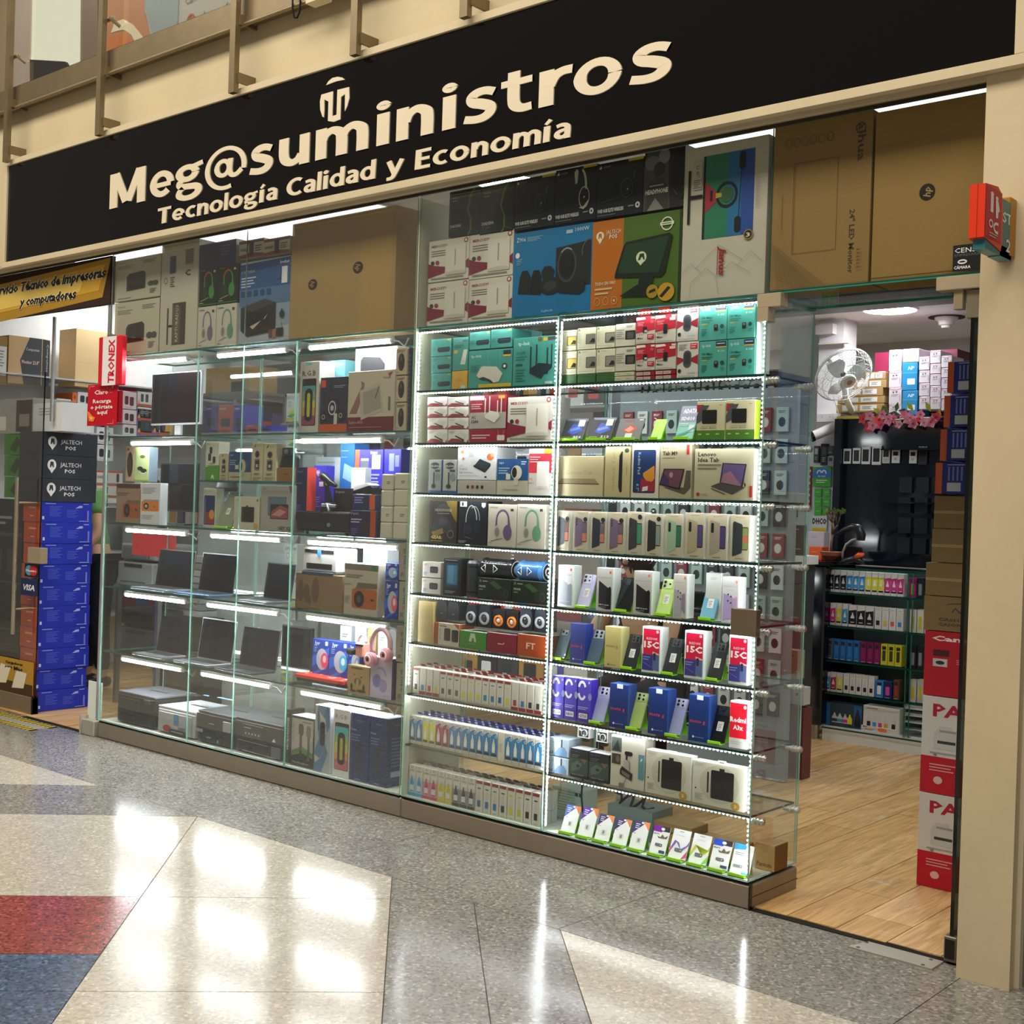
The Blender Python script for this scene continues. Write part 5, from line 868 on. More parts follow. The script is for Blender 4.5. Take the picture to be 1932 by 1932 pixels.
# tilted packs on lime stands
def stand_thing(name, label, cat, u0, u1, vb, vt, zs, Y, col, art, tilt=20, th=.004, mat='card', stand=True, rounded=True, cam=None, face='printed_front'):
    """a flat pack, or a phone, leaning back on a lime acrylic stand; u0,u1 at the foot"""
    ta = math.radians(tilt); X0 = at(u0, vb, Y)[0]; X1 = at(u1, vb, Y)[0]; W = X1-X0
    zt = at((u0+u1)/2, vt, Y+.045)[1]; H = (zt-zs-.008)/math.cos(ta)
    if stand:
        r = empty('lime_stand', ((X0+X1)/2, Y, zs)); b = MG('9be81c'); w2 = W*.42
        b.cbox(-w2, w2, -.022, -.018, 0, .014, 'a6f02a'); b.cbox(-w2, w2, -.022, .012, .0, .004, '8fdc1a')
        T = Matrix.Translation((0, .012, .004)) @ Matrix.Rotation(-ta, 4, 'X'); b.cbox(-w2, w2, 0, .003, 0, H*.62, '9be81c', T=T); b.obj('ledge', r)
        b = MG('86d418'); T = Matrix.Translation((0, .012+math.sin(ta)*H*.6+.003, .004+math.cos(ta)*H*.6)) @ Matrix.Rotation(math.radians(12), 4, 'X'); L = .004+math.cos(ta)*H*.6; b.cbox(-w2*.8, w2*.8, 0, .003, -L/math.cos(math.radians(12)), 0, '7ccc16', T=T); b.obj('back_leg', r)
        tag(r, 'lime stand holding the '+' '.join(label.split()[:12]), 'stand')
    T = Matrix.Translation((0, .004, .006)) @ Matrix.Rotation(-ta, 4, 'X')
    b = MB(mat, col); b.cbox(-W/2, W/2, -th, 0, 0, H, col, mat, c=.0025 if rounded else .0008, T=T)
    o = b.obj(name, loc=((X0+X1)/2, Y, zs)); tag(o, label, cat)
    if art:
        p = MB(); TT = Matrix.Translation((0, .004, .006)) @ Matrix.Rotation(-ta, 4, 'X')
        draw(p, art, W, H, lambda x, z, d: tuple(TT @ Vector((-W/2+x, -th-.0002-d, z)))); p.obj(face, o)
    if cam:
        m = MG(cam[0])
        cx, cz, cw, ch = cam[1:5]; TT = T
        m.cbox(-W/2+(cx-cw/2)*W, -W/2+(cx+cw/2)*W, -th-.0025, -th, (cz-ch/2)*H, (cz+ch/2)*H, cam[0], 'gloss', T=TT); q = m.obj('camera_bump', o)
        l = MG('101216')
        for x, z, r_ in cam[5]:
            bb = MB(); vs = []; X_, Z_ = -W/2+x*W, z*H
            for j in range(14): an = 2*PI*j/14; vs.append(tuple(TT @ Vector((X_+r_*math.cos(an), -th-.004, Z_+r_*math.sin(an)))))
            for j in range(14): an = 2*PI*j/14; vs.append(tuple(TT @ Vector((X_+r_*1.1*math.cos(an), -th-.002, Z_+r_*1.1*math.sin(an)))))
            l.add(vs, [tuple(range(14))], '15181c', 'gloss'); l.add(vs, [(j, (j+1) % 14, (j+1) % 14+14, j+14) for j in range(14)], 'a8acb2', 'metal')
        l.obj('lenses', q)
    return o
sd = lambda n: [('p', [(0, 1), (.5, 1), (1, .98), (1, .86), (.1, .9)], '7a7e90'), ('p', [(.22, .35), (.4, .75), (.8, .65), (.86, .42), (.5, .25)], '2b4fc0'), ('p', [(.3, .5), (.7, .62), (.76, .5), (.36, .38)], '6a90e0'), ('r', .62, .62, .9, .92, 'd8dcdc'), ('t', n, .55, .08, .9, .09, 'e4e8ec', {'bold': .03}), ('r', .05, .1, .4, .14, '6a9a3a')]
stand_thing('memory_pack', 'dark memory card pack reading 256 at the left end of the second shelf', 'pack', 1056, 1099, 829, 790, RB, .05, '1c2236', sd('256'), 24)
stand_thing('memory_pack', 'dark memory card pack reading 512, second from left on the second shelf', 'pack', 1107, 1152, 829, 788, RB, .05, '141a2c', sd('512'), 24)
stand_thing('drive_pack', 'grey pack with an orange-red diamond leaning beside memory packs', 'pack', 1159, 1206, 829, 790, RB, .05, '6f7074', [('p', [(.2, .42), (.48, .72), (.82, .52), (.56, .22)], 'c24a2c'), ('p', [(.3, .44), (.5, .64), (.68, .5), (.5, .34)], 'e8a088'), ('t', 'GOKING', .2, .82, .6, .08, 'a04a44', {'bold': .03}), ('r', .38, .04, .66, .28, 'dfe0dc'), ('r', .8, .9, .95, .94, 'd8d8d8')], 24)
stand_thing('phone_holder', 'lime green folding phone holder standing on the second shelf', 'holder', 1226, 1247, 829, 791, RB, .05, 'a8f03a', [('p', [(.2, .3), (.6, .2), (.9, .7), (.5, .9)], 'c8ff70')], 26, .003, 'gloss')
stand_thing('mp3_pack', 'pale teal and lilac pack leaning beside the two drive boxes', 'pack', 1273, 1306, 829, 766, RB, .05, '8fd0c8', [('r', 0, .5, 1, 1, '9a9ab4'), ('t', 'ADATA', .15, .78, .95, .12, 'eef2f6', {'bold': .05}), ('t', 'SD810', .1, .56, .9, .1, 'dfe4ea', {'bold': .05}), ('r', .66, .2, .96, .42, 'e4f2f0'), ('p', [(0, .1), (.5, .2), (1, .36), (1, .3), (.5, .12), (0, .04)], '5aa8a4'), ('g', .1, .44, .5, 2, .05, 'dff0ee')], 20)
cv = [('r', 0, 0, 1, .25, '4a7a24'), ('p', [(.0, .92), (.26, .92), (.14, .74), (0, .72)], '9c2434'), ('p', [(0, .62), (.16, .9), (.44, .9), (.3, .72), (.2, .5), (0, .42)], '46484f'), ('q', .2, .42, .72, .78, .04, '101114'), ('g', .2, .36, .5, 1, .02, '8f8b74'), ('t', 'Canvio Basics', .14, .29, .72, .05, '4a4638', {'shear': .2}), ('g', .08, .15, .12, 1, .08, 'a8c888'), ('g', .36, .15, .12, 1, .08, 'a8c888'), ('g', .7, .15, .12, 1, .08, 'a8c888'), ('g', .8, .9, .1, 1, .05, '8f8b74')]
PX('drive_box', 'cream and green box of a black portable drive, left of two on the second shelf', 1314, 1368, 757, 827, RB, .03, .04, 'c3bc9a', cv, side='e8f0d8')
PX('drive_box', 'cream and green box of a black portable drive, right of two on the second shelf', 1369.5, 1424.5, 754, 826, RB, .03, .04, 'c3bc9a', cv, side='c8f040')
# shelf C tablets
PX('tablet_box', 'wide cream tablet box with a thin tablet edge picture, third shelf', 1047.5, 1138.5, 860, 936, RC, .035, .05, 'b7ad88', [('p', [(.05, .32), (.13, .44), (.83, .44), (.92, .31)], '8d8062'), ('r', .05, .30, .92, .32, '4a4230'), ('t', 'Galaxy Tab', .22, .54, .78, .10, 'a59b78')], top='eef2e8')
PX('tablet_box', 'tall cream tablet box with sideways lettering, third shelf', 1140.5, 1189, 842, 937, RC, .03, .05, 'b5ab80', [('t', 'Galaxy Tab', .40, .13, .90, .10, '9c936e', {'rot': 90}), ('p', [(.57, .82), (.66, .90), (.70, .90), (.70, .10), (.62, .10), (.56, .20)], '1c1a18'), ('o', .86, .92, .09, .045, .05, '22402a'), ('e', .86, .92, .05, .025, '1c3424'), ('g', .86, .60, .03, 16, .011, '4f4a38')], top='e8ecd8')
PX('tablet_box', 'white tablet box with a blue, red and orange screen, third shelf', 1191, 1243.5, 837, 939, RC, .03, .05, 'c9c5b4', [('q', .07, .09, .88, .89, .06, '17305e'), ('r', .10, .12, .86, .5, '17305e'), ('p', [(.36, .12), (.86, .12), (.86, .34), (.60, .34), (.36, .36)], '8f2434'), ('p', [(.44, .46), (.84, .60), (.86, .36), (.76, .30), (.56, .32), (.44, .40)], 'c2852c'), ('t', 'Redmi Pad', .24, .44, .84, .10, 'c9d0d8', {'rot': -90}), ('t', '8.7"', .20, .12, .26, .10, 'a8bcc8', {'rot': -90}), ('p', [(.42, .12), (.62, .14), (.63, .22), (.44, .2)], 'd0d0cc'), ('e', .92, .95, .05, .025, 'c87a72')], top='f4f8f0')
PX('tablet_box', 'grey-beige tablet box showing a tablet on a folio stand, third shelf', 1244.5, 1304.5, 834, 940, RC, .03, .05, 'aba286', [('t', 'Lenovo', .08, .88, .56, .055, '4a453a'), ('t', 'Tab M9', .08, .77, .56, .065, '3a2420', {'bold': .03}), ('g', .08, .72, .4, 1, .03, '77705c'), ('r', .84, .78, .93, .96, '9c2a28'), ('p', [(.14, .20), (.80, .08), (1, .20), (1, .50), (.85, .50), (.78, .2)], '4a473e'), ('p', [(0, .24), (.14, .53), (.80, .53), (.66, .16)], '17161c'), ('p', [(.04, .26), (.17, .51), (.76, .51), (.63, .19)], '5f3c4e'), ('p', [(.04, .26), (.14, .45), (.3, .36), (.34, .22)], '3a2c50'), ('e', .38, .42, .06, .05, 'a0708a')], top='e8e4d4')
PX('tablet_box', 'wide tablet box showing a tablet with keyboard and pen, third shelf', 1309.5, 1423, 846, 940.5, RC, .03, .05, 'aaa488', [('t', 'Lenovo', .06, .85, .37, .08, '201d1a', {'bold': .02}), ('t', 'Idea Tab', .06, .74, .42, .08, '201d1a', {'bold': .02}), ('g', .06, .68, .40, 2, .07, '6f6a58'), ('p', [(.48, .72), (.88, .70), (.82, .24), (.44, .33)], '1c1b22'), ('p', [(.50, .70), (.86, .68), (.80, .27), (.46, .34)], '5a4c78'), ('p', [(.50, .50), (.62, .56), (.78, .32), (.80, .27), (.46, .34)], '8a6274'), ('p', [(.29, .26), (.43, .33), (.86, .25), (.66, .11)], '3f3e3a'), ('p', [(.86, .25), (.84, .36), (.88, .30)], '2c2b2a'), ('l', .30, .22, .54, .11, .012, '3a3a38'), ('e', .08, .10, .03, .035, 'a02a28'), ('g', .14, .10, .1, 1, .04, '8f8a78'), ('r', .94, .06, .985, .28, '9c2a28')], side='f4f6f0', top='f0f2e8')
# shelf D: ten slim phone boxes
gx = [(1049, 1075), (1080.5, 1109.5), (1113, 1143), (1146, 1178), (1182, 1213.5), (1217.5, 1249), (1254, 1288), (1291.5, 1329.5), (1333.5, 1372.5), (1377, 1415)]
gt = [963, 964, 965, 966, 965, 969, 969, 967, 969, 971]
gb = ['3f434c', '6f6078', '2a323e', '6f6078', '37383a', '26282c', '8fae90', 'a09878', '9a9080', '2c3436']
gs = ['7a5a58', '6a5a6a', '6a6470', '6a5c6c', '3f8a6a', '7a8f8a', '2f6a50', '4a4270', '443c6a', '7a8a50']
gw = ['slate', 'lilac', 'navy', 'second lilac', 'charcoal', 'black', 'mint', 'sand', 'taupe', 'graphite']
def gal(i):
    b_, s_ = gb[i], gs[i]; a = [('q', .60, .24, .92, .74, .06, '17181c'), ('r', .63, .26, .90, .72, s_)]
    if i < 4: a += [('r', .63, .26, .90, .46, 'c07a62')]
    if i == 9: a += [('r', .66, .40, .90, .56, 'b8674c')]
    a += [('p', [(.14, .12), (.18, .10), (.62, .18), (.64, .24), (.64, .76), (.60, .80), (.20, .86), (.14, .82)], b_)]
    if i < 6 or i == 9: a += [('e', .26, z, .045, .022, '1b1c20') for z in (.79, .73, .67)]
    else: a += [('q', .2, .58, .34, .80, .06, '15171a')]
    if i < 6: a += [('e', .82 if i < 4 else .8, .80 if i < 4 else .88, .13, .058, '1d1f20')]
    return a+[('g', .3, .94, .45, 1, .02, '77725f'), ('g', .3, .055, .4, 1, .022, '3a372c')]
for i in range(10):
    PX('phone_box', 'slim cream phone box picturing a %s phone, row of ten on the fourth shelf' % gw[i], gx[i][0], gx[i][1], gt[i], 1050, RD, .03, .055, 'b8b099', gal(i), top='f4f6f0', side='f0f2ec')
# shelf E: phones and white boxes
def phonebox(label, u0, u1, vt, zs, art, col='c9cac4', side='e8f2ee', top='f6faf8', dep=.055, Y=.03): return PX('phone_box', label, u0, u1, vt, vt+70, zs, Y, dep, col, art, side=side, top=top)
def note(c1, c2, t_='Redmi Note 14', dark=True):
    a = [('e', .84, .90, .07, .035, 'd86a5a'), ('t', t_, .12, .76, .88, .03, '7a7c80'), ('p', [(.16, .08), (.72, .04), (.72, .54), (.66, .56), (.16, .70)], c1), ('p', [(.64, .05), (.92, .05), (.92, .52), (.86, .58), (.64, .52)], c2)]
    if dark: a += [('t', '108MP AI camera', .14, .13, .8, .03, 'c8ccd4', {'bold': .03}), ('g', .14, .09, .5, 1, .02, '9aa0a8')]
    return a
phonebox('white phone box with a pale grey phone, left end of the fifth shelf', 1052, 1082, 1066, RE, note('a8b0bc', '8f98a8', 'Note 14S', True), 'dfe2e4')
phonebox('white phone box picturing a black phone, second box on the fifth shelf', 1125, 1156.5, 1071, RE, note('23262c', '14161b'), 'c3c4c2')
phonebox('white phone box picturing a black phone, third box on the fifth shelf', 1195, 1230, 1077, RE, note('1f1f26', '101218'), 'bab9b6')
four = [('e', x, z, .045, .02, '24262c') for x, z in ((.38, .62), (.56, .58), (.38, .48), (.56, .44))]
phonebox('white phone box with a grey four-lens phone, fourth on the fifth shelf', 1270, 1296, 1083, RE, [('e', .84, .92, .07, .035, 'd86a5a'), ('t', 'Redmi Note 14', .06, .80, .86, .025, '8a8a8c'), ('p', [(.06, .05), (.62, .05), (.62, .58), (.08, .66)], 'a9a8b2'), ('p', [(.64, .2), (.90, .1), (.90, .58), (.64, .54)], '8a82a0')]+four, 'c6c5c0', 'f2f6f4')
phonebox('plain white phone box standing behind the cyan phone, fifth shelf', 1331, 1362, 1081, RE, [('g', .3, .9, .4, 2, .03, 'b0b4b4')], 'd5dbda', Y=.07)
phonebox('white phone box with a lilac four-lens phone, right end of fifth shelf', 1362, 1394, 1088, RE, [('e', .86, .90, .07, .035, 'e8a090'), ('t', 'Redmi Note 14', .1, .78, .9, .028, 'b0b0b8'), ('t', 'Pro 5G', .35, .70, .68, .025, 'b0b0b8'), ('p', [(.08, .05), (.66, .12), (.66, .56), (.1, .64)], 'b8a8dc'), ('p', [(.68, .3), (.92, .3), (.92, .58), (.68, .54)], 'c8a8d0')]+four, 'e4e4ea', 'f4f6fa')
tagp = [('r', .34, .30, .74, .56, 'f0f2f2'), ('g', .40, .48, .26, 4, .045, '8a9094')]
def phone(label, u0, u1, vb, vt, zs, col, cam, art=tagp, Y=.045): return stand_thing('smartphone', label, 'phone', u0, u1, vb, vt, zs, Y, col, art, 21, .008, 'gloss', cam=cam, face='price_tag')
L3 = [(.2, .90, .006), (.2, .78, .006), (.52, .84, .004)]
phone('lilac phone leaning between two white boxes on the fifth shelf', 1088, 1112, 1148, 1083, RE, 'c9c8f0', ('dcd8f4', .38, .84, .62, .26, [(.22, .91, .0055), (.22, .79, .006), (.55, .80, .004), (.55, .91, .003)]))
phone('black phone leaning between the second and third boxes, fifth shelf', 1160.5, 1189, 1157, 1089, RE, '1b1f24', ('2c3138', .40, .86, .5, .2, [(.3, .90, .005), (.3, .81, .005)]), [])
phone('lime-yellow phone leaning on the fifth shelf', 1237, 1264, 1165, 1092, RE, 'c4e68a', ('dcecb0', .38, .85, .66, .26, [(.22, .90, .006), (.22, .79, .006), (.58, .85, .004)]))
phone('cyan-blue phone with four lenses leaning on the fifth shelf', 1320, 1348, 1174, 1100, RE, '7cb8d8', ('bfe0ec', .56, .82, .66, .24, [(.38, .87, .006), (.70, .87, .006), (.38, .76, .006), (.70, .76, .006)]))
# shelf F
phone('dark grey phone reflecting lights at the left end of the sixth shelf', 1045, 1066, 1246, 1186, RF, '5a6a70', ('8a989c', .5, .88, .6, .2, [(.35, .9, .005), (.65, .86, .005)]), [])
moto = [('t', 'moto g', .08, .40, .84, .075, 'e8404a', {'bold': .01}), ('e', .26, .10, .05, .024, 'e8ecf0'), ('t', 'motorola', .34, .09, .78, .022, 'd8dce4')]
phonebox('indigo phone box with red wordmark on the sixth shelf', 1075, 1104, 1176, RF, moto, '343f86', '283c9a', '48529a')
phone('steel-blue phone leaning left of the yellow box, sixth shelf', 1104.5, 1130, 1256, 1187, RF, '5a6a80', ('a8b0b8', .55, .86, .7, .26, [(.38, .91, .006), (.72, .91, .006), (.38, .80, .006), (.72, .80, .005)]), [('e', .5, .55, .06, .03, '4a586c')])
phonebox('pale yellow phone box with dark wordmark on the sixth shelf', 1140.5, 1172, 1182, RF, [('t', 'moto g', .10, .50, .80, .07, '6a6438'), ('e', .26, .08, .05, .022, '5a5430'), ('g', .36, .08, .4, 1, .02, '6a6438')], 'c4b976', 'dcd490', 'f4f0c8')
BK = ('4a4d52', .60, .86, .62, .24, [(.48, .91, .005), (.74, .90, .005), (.48, .81, .005), (.74, .81, .005)])
phone('black phone with price tag, first of three between red-fronted boxes', 1174, 1198.5, 1266, 1196, RF, '2e3136', BK)
phone('black phone with price tag, second of three between red-fronted boxes', 1249.5, 1276, 1277, 1203, RF, '2e3136', BK)
phone('black phone with price tag, third of three between red-fronted boxes', 1333.5, 1360, 1290, 1211, RF, '2e3136', BK)
r15 = [('r', .08, .40, .95, .95, 'd81040'), ('t', 'REDMI', .24, .72, .82, .045, 'f8b0b8', {'bold': .04}), ('t', '15C', .12, .55, .92, .125, 'fff0f0', {'bold': .04}), ('r', .04, .06, .66, .40, '3a3a8a'), ('p', [(.60, .08), (.95, .06), (.95, .42), (.62, .48)], '5a6aa0'), ('p', [(.60, .47), (.60, .42), (.95, .40), (.95, .43)], 'f8b8b8'), ('q', .64, .28, .78, .44, .05, '2a3058'), ('g', .08, .34, .4, 2, .05, '8a90c8'), ('l', .1, .22, .5, .14, .01, 'a8b0e0'), ('e', .84, .90, .07, .033, 'f8d0d4')]
for k, (u0, u1, vt) in enumerate(((1211, 1246.5, 1182), (1291, 1328.5, 1190), (1374.5, 1412, 1199))):
    phonebox('white box with crimson front reading 15C, %s on the sixth shelf' % ['leftmost', 'middle', 'rightmost'][k], u0, u1, vt, RF, r15, 'e6ecea', 'eef6f2')
# shelf G
pur = lambda t_: [('r', 0, .0, 1, .26, '4a3cae'), ('o', .34, .76, .34, .2, .16, 'f0f0f8', 20, 165), ('o', .34, .70, .34, .2, .16, 'e8e8f4', 195, 330), ('e', .96, .60, .14, .085, '8a9ac8'), ('q', .14, .08, .80, .20, .04, 'e8e8f0'), ('t', t_, .2, .11, .74, .06, '4a4a8a', {'bold': .03}), ('g', .06, .34, .8, 2, .04, 'b8b8e8'), ('e', .88, .93, .06, .03, 'b8b8e8')]
for k, (u0, u1, vt, t_) in enumerate(((1041, 1064, 1275, 'EL30'), (1065, 1088.5, 1277.5, 'RB30'), (1089.5, 1114.5, 1281, 'GT20'))):
    phonebox('violet earphone box with white arc, reading %s, seventh shelf' % t_, u0, u1, vt, RG, pur(t_), '5448c4', '4a30c8', 'e8e8f8', .05)
CM = lambda c: (c, .58, .87, .72, .24, [(.42, .92, .0055), (.72, .92, .004), (.42, .82, .006), (.74, .81, .005)])
phone('lavender-grey phone leaning beside the violet boxes, seventh shelf', 1114, 1139, 1371, 1294, RG, 'a8aed4', CM('c8c8e0'), [('e', .5, .5, .05, .03, '9aa0c8')])
phone('green phone leaning between two navy boxes on the seventh shelf', 1183, 1209, 1382, 1305, RG, 'a8c070', CM('b8c890'), [('e', .5, .5, .05, .03, '9cb464')])
phone('second lavender phone, between the middle and right navy boxes, seventh shelf', 1256.5, 1284, 1396, 1316, RG, 'a0a6cc', CM('b8b8d8'), [('e', .5, .5, .05, .03, '949ac0')])
phone('black phone with a round camera ring left of the red box, seventh shelf', 1337.5, 1366, 1410, 1330, RG, '14161a', ('26282e', .58, .86, .7, .26, [(.44, .92, .004), (.72, .92, .004), (.58, .85, .007), (.58, .77, .003)]))
moto2 = moto+[('q', .40, .90, .72, 1.0, .02, 'e4ecf4')]
for k, (u0, u1, vt) in enumerate(((1149.5, 1185, 1290), (1222.5, 1260, 1299), (1299, 1337.5, 1311))):
    phonebox('navy blue phone box with red wordmark, %s of three on the seventh shelf' % ['left', 'middle', 'right'][k], u0, u1, vt, RG, moto2, '14357a', '2a4a96', '3a62b0', .06)
phonebox('white box with bright red front reading A3x, seventh shelf', 1376, 1410.5, 1323, RG, [('r', .02, .22, .98, .96, 'ee1030'), ('t', 'Redmi', .04, .56, .94, .10, 'fff0f0', {'bold': .04}), ('t', 'A3x', .22, .40, .78, .09, 'fff0f0', {'bold': .04}), ('e', .86, .89, .08, .04, 'fff0f0'), ('g', .1, .14, .7, 2, .04, 'c8c8c4')], 'e4e4de', 'f6faf8')
# shelf H
lb = [('p', [(.2, 0), (.9, 0), (.9, .3), (.75, .55), (.5, .5), (.3, .2)], '6f9ac8'), ('q', .58, .5, .66, .95, .03, '3a3c44'), ('g', .08, .8, .35, 2, .07, '9ab0c8'), ('t', 'LS', .02, .1, .2, .14, '3a4458', {'bold': .03})]
PX('camera_box', 'pale blue security camera box, upper of two at the left of the eighth shelf', 1037, 1074, 1392.5, 1427, None, .035, .08, 'b9cfe4', lb)
PX('camera_box', 'pale blue security camera box, lower of two at the left of the eighth shelf', 1036, 1073, 1428.5, 1464, RH, .035, .08, 'b9cfe4', lb)
ac = [('t', 'SPORTS', .08, .88, .55, .05, '2f4a80', {'bold': .03}), ('g', .1, .78, .4, 3, .06, '5a5c60'), ('r', 0, .12, 1, .68, '36483f'), ('p', [(.1, .2), (.5, .3), (.7, .5), (.4, .6), (.1, .45)], '4f665a'), ('p', [(.6, .68), (.95, .68), (.8, .5)], '6a5a52'), ('e', .45, .42, .1, .05, '22302c'), ('t', 'Action Camera', .14, .10, .78, .04, 'b9bcc0')]
PX('camera_box', 'left of two black action camera cartons on the eighth shelf', 1075, 1110, 1413, 1475, RH, .03, .07, '1f2024', ac, top='e4e8ea')
PX('camera_box', 'right of two black action camera cartons on the eighth shelf', 1110.5, 1149, 1421, 1483, RH, .03, .07, '1f2024', ac, top='e4e8ea')
for k, (u0, u1, vt, vb) in enumerate(((1088, 1111, 1378, 1410), (1123, 1146, 1386, 1419))):
    Y = .05; X0, Z0 = at(u0, vb, Y); X1 = at(u1, vb, Y)[0]; Z0 = RH+.142-.004*k; H = .066; W = X1-X0
    r = empty('action_camera', ((X0+X1)/2, Y, Z0)); tag(r, 'white action camera in a clear case on top of the %s black carton' % ['left', 'right'][k], 'camera')
    b = MP('2a2c30'); b.cbox(-W*.42, W*.42, .005, .03, .02, .02+W*.62); b.obj('camera_body', r)
    b = MP('dfe2e4'); 
    for q in ((-W*.46, W*.46, .018, .021), (-W*.46, W*.46, .02+W*.63, .024+W*.63), (-W*.47, -W*.43, .018, .024+W*.63), (W*.43, W*.47, .018, .024+W*.63)): b.cbox(q[0], q[1], .0, .035, q[2], q[3])
    b.cbox(-W*.25, W*.3, .008, .03, .026+W*.63, .030+W*.63); b.cbox(-.012, .012, .01, .03, .0, .018, '1c1e22'); b.obj('clear_housing', r)
    b = MG('17191c'); b.lathe([(W*.24, 0), (W*.24, .006), (W*.2, .007), (W*.1, .003), (.0001, .003)], W*.08, .005, .02+W*.3, 18, cols=['c8ccd0', 'e8eaec', '2a2c30', '4a4e54'], axis='y'); b.obj('lens', r)
    b = MG('f4f6f8'); b.lathe([(W*.08, 0), (W*.08, .003), (.0001, .004)], -W*.28, .005, .02+W*.48, 12, axis='y'); b.obj('light', r)
gm = [('r', .02, .68, .32, .96, '55605c'), ('p', [(.05, .7), (.2, .92), (.28, .7)], '2b3330'), ('r', .04, .44, .3, .64, '3c3a38'), ('e', .22, .54, .06, .07, '6a5a52'), ('r', .83, .22, 1, .70, '5a8a92'), ('p', [(.88, .56), (.95, .6), (.92, .64)], 'c8e0e0'), ('q', .42, .64, .66, .72, .05, '17181a'), ('r', .46, .56, .51, .66, '17181a'), ('p', [(.40, .54), (.56, .52), (.60, .40), (.56, .34), (.40, .40)], 'a9a69c'), ('l', .42, .56, .58, .54, .008, '17181a'), ('l', .58, .54, .58, .36, .010, '17181a'), ('p', [(.30, .34), (.36, .42), (.68, .30), (.66, .16), (.30, .26)], '2a2a2a'), ('p', [(.36, .34), (.6, .27), (.58, .2), (.36, .27)], '6a6864'), ('l', .50, .20, .42, .08, .014, '3a3a38'), ('q', .28, .0, .44, .09, .03, '77746c')]
PX('microphone_box', 'white box picturing a phone rig with microphone, eighth shelf', 1151.5, 1216, 1390, 1494, RH, .03, .06, 'c2bfb0', gm, top='f0f2f0')
wc = [('e', .52, .52, .38, .44, 'b4b39e'), ('q', .36, .18, .80, .84, .03, '1a1c1f'), ('r', .52, .84, .62, .90, '1a1c1f'), ('r', .29, .30, .32, .78, '17181a'), ('e', .84, .10, .085, .095, 'b08a3a'), ('t', '3', .81, .06, .87, .07, 'd8c48a', {'bold': .04}), ('e', .07, .36, .015, .02, '1a1c1f'), ('g', .06, .24, .16, 5, .03, '9a9886'), ('g', .06, .95, .2, 2, .03, '9a9a90')]
PX('tablet_box', 'white pen tablet box with round badge, left of two on the eighth shelf', 1217, 1304, 1420, 1511, RH, .03, .045, 'c4c3b2', wc, side='f4f6f2', top='f6f8f6')
PX('tablet_box', 'white pen tablet box with round badge, right of two on the eighth shelf', 1305.5, 1405, 1441, 1535, RH, .03, .045, 'c4c3b2', wc, side='f4f6f2', top='f6f8f6')
for k, (u0, u1, v) in enumerate(((1258, 1278, 1419), (1352, 1371, 1438))):
    X0, Z = at(u0, v, .045); X1 = at(u1, v, .045)[0]; b = MB('card', 'eef0ec'); b.prism([(X0, Z-.012), (X1, Z-.012), (X1-.004, Z+.008), (X0+.004, Z+.008)], .048, .05); b.box(X0+.012, X1-.012, .0475, .048, Z-.002, Z+.002, '7a7a74'); tag(b.obj('hang_tab'), 'white hanging tab of the %s pen tablet box' % ['left', 'right'][k], 'tab')
# shelf I: flash drive cards
def fc(kind):
    if kind[0] == 'w': c = kind[1]; return [('p', [(0, .52), (0, 1), (.78, 1)], c), ('p', [(.60, 1), (1, 1), (1, .70)], 'f0884a'), ('e', .55, .95, .09, .035, 'fff8f4'), ('g', .12, .88, .3, 3, .07, 'dfe0f4'), ('q', .38, .22, .70, .42, .05, 'd8dcdc'), ('q', .46, .25, .60, .38, .03, '8a9094'), ('g', .1, .54, .14, 1, .05, '8a90c0')]
    if kind[0] == 'k': c = kind[1]; return [('r', 0, .78, .52, 1, c), ('r', .52, .82, 1, 1, '2c2e34'), ('e', .56, .9, .12, .05, 'f4f6f8'), ('t', 'ADATA', .04, .68, .4, .05, '2a2c40', {'bold': .03}), ('p', [(.3, .64), (.5, .6), (.6, .72), (.75, .62), (.95, .7), (.9, .58), (.4, .56)], '6a6054'), ('q', .28, .28, .72, .38, .05, '6f747a'), ('e', .62, .33, .03, .018, 'd8dce0'), ('q', .6, .06, .96, .15, .03, '3a4a78')]
    if kind[0] == 's': c = kind[1]; return [('p', [(0, .3), (.2, .62), (.45, .55), (.6, .35), (.9, .5), (1, .66), (1, .5), (.7, .3), (.5, .4), (.3, .56), (.1, .28)], c), ('p', [(.7, 0), (1, .1), (1, .34)], kind[2]), ('p', [(0, .1), (.1, .3), (.04, .36), (0, .3)], kind[2]), ('t', 'verbatim', .2, .78, .7, .04, 'a0a8cc'), ('r', .36, .92, .62, .935, '5a6070'), ('q', .28, .24, .7, .36, .05, '6f747a'), ('e', .62, .30, .03, .02, 'd8dce0')]
    return [('p', [(0, 1), (.6, 1), (.6, .84), (0, .78)], '3aa0e0'), ('e', .7, .88, .1, .05, 'c8dce8'), ('g', .1, .7, .5, 2, .06, '8a90a0'), ('q', .12, .2, .6, .3, .05, '8f9499'), ('e', .52, .25, .03, .018, 'f0f2f4'), ('q', .6, .02, .95, .10, .03, '6ab0d8')]
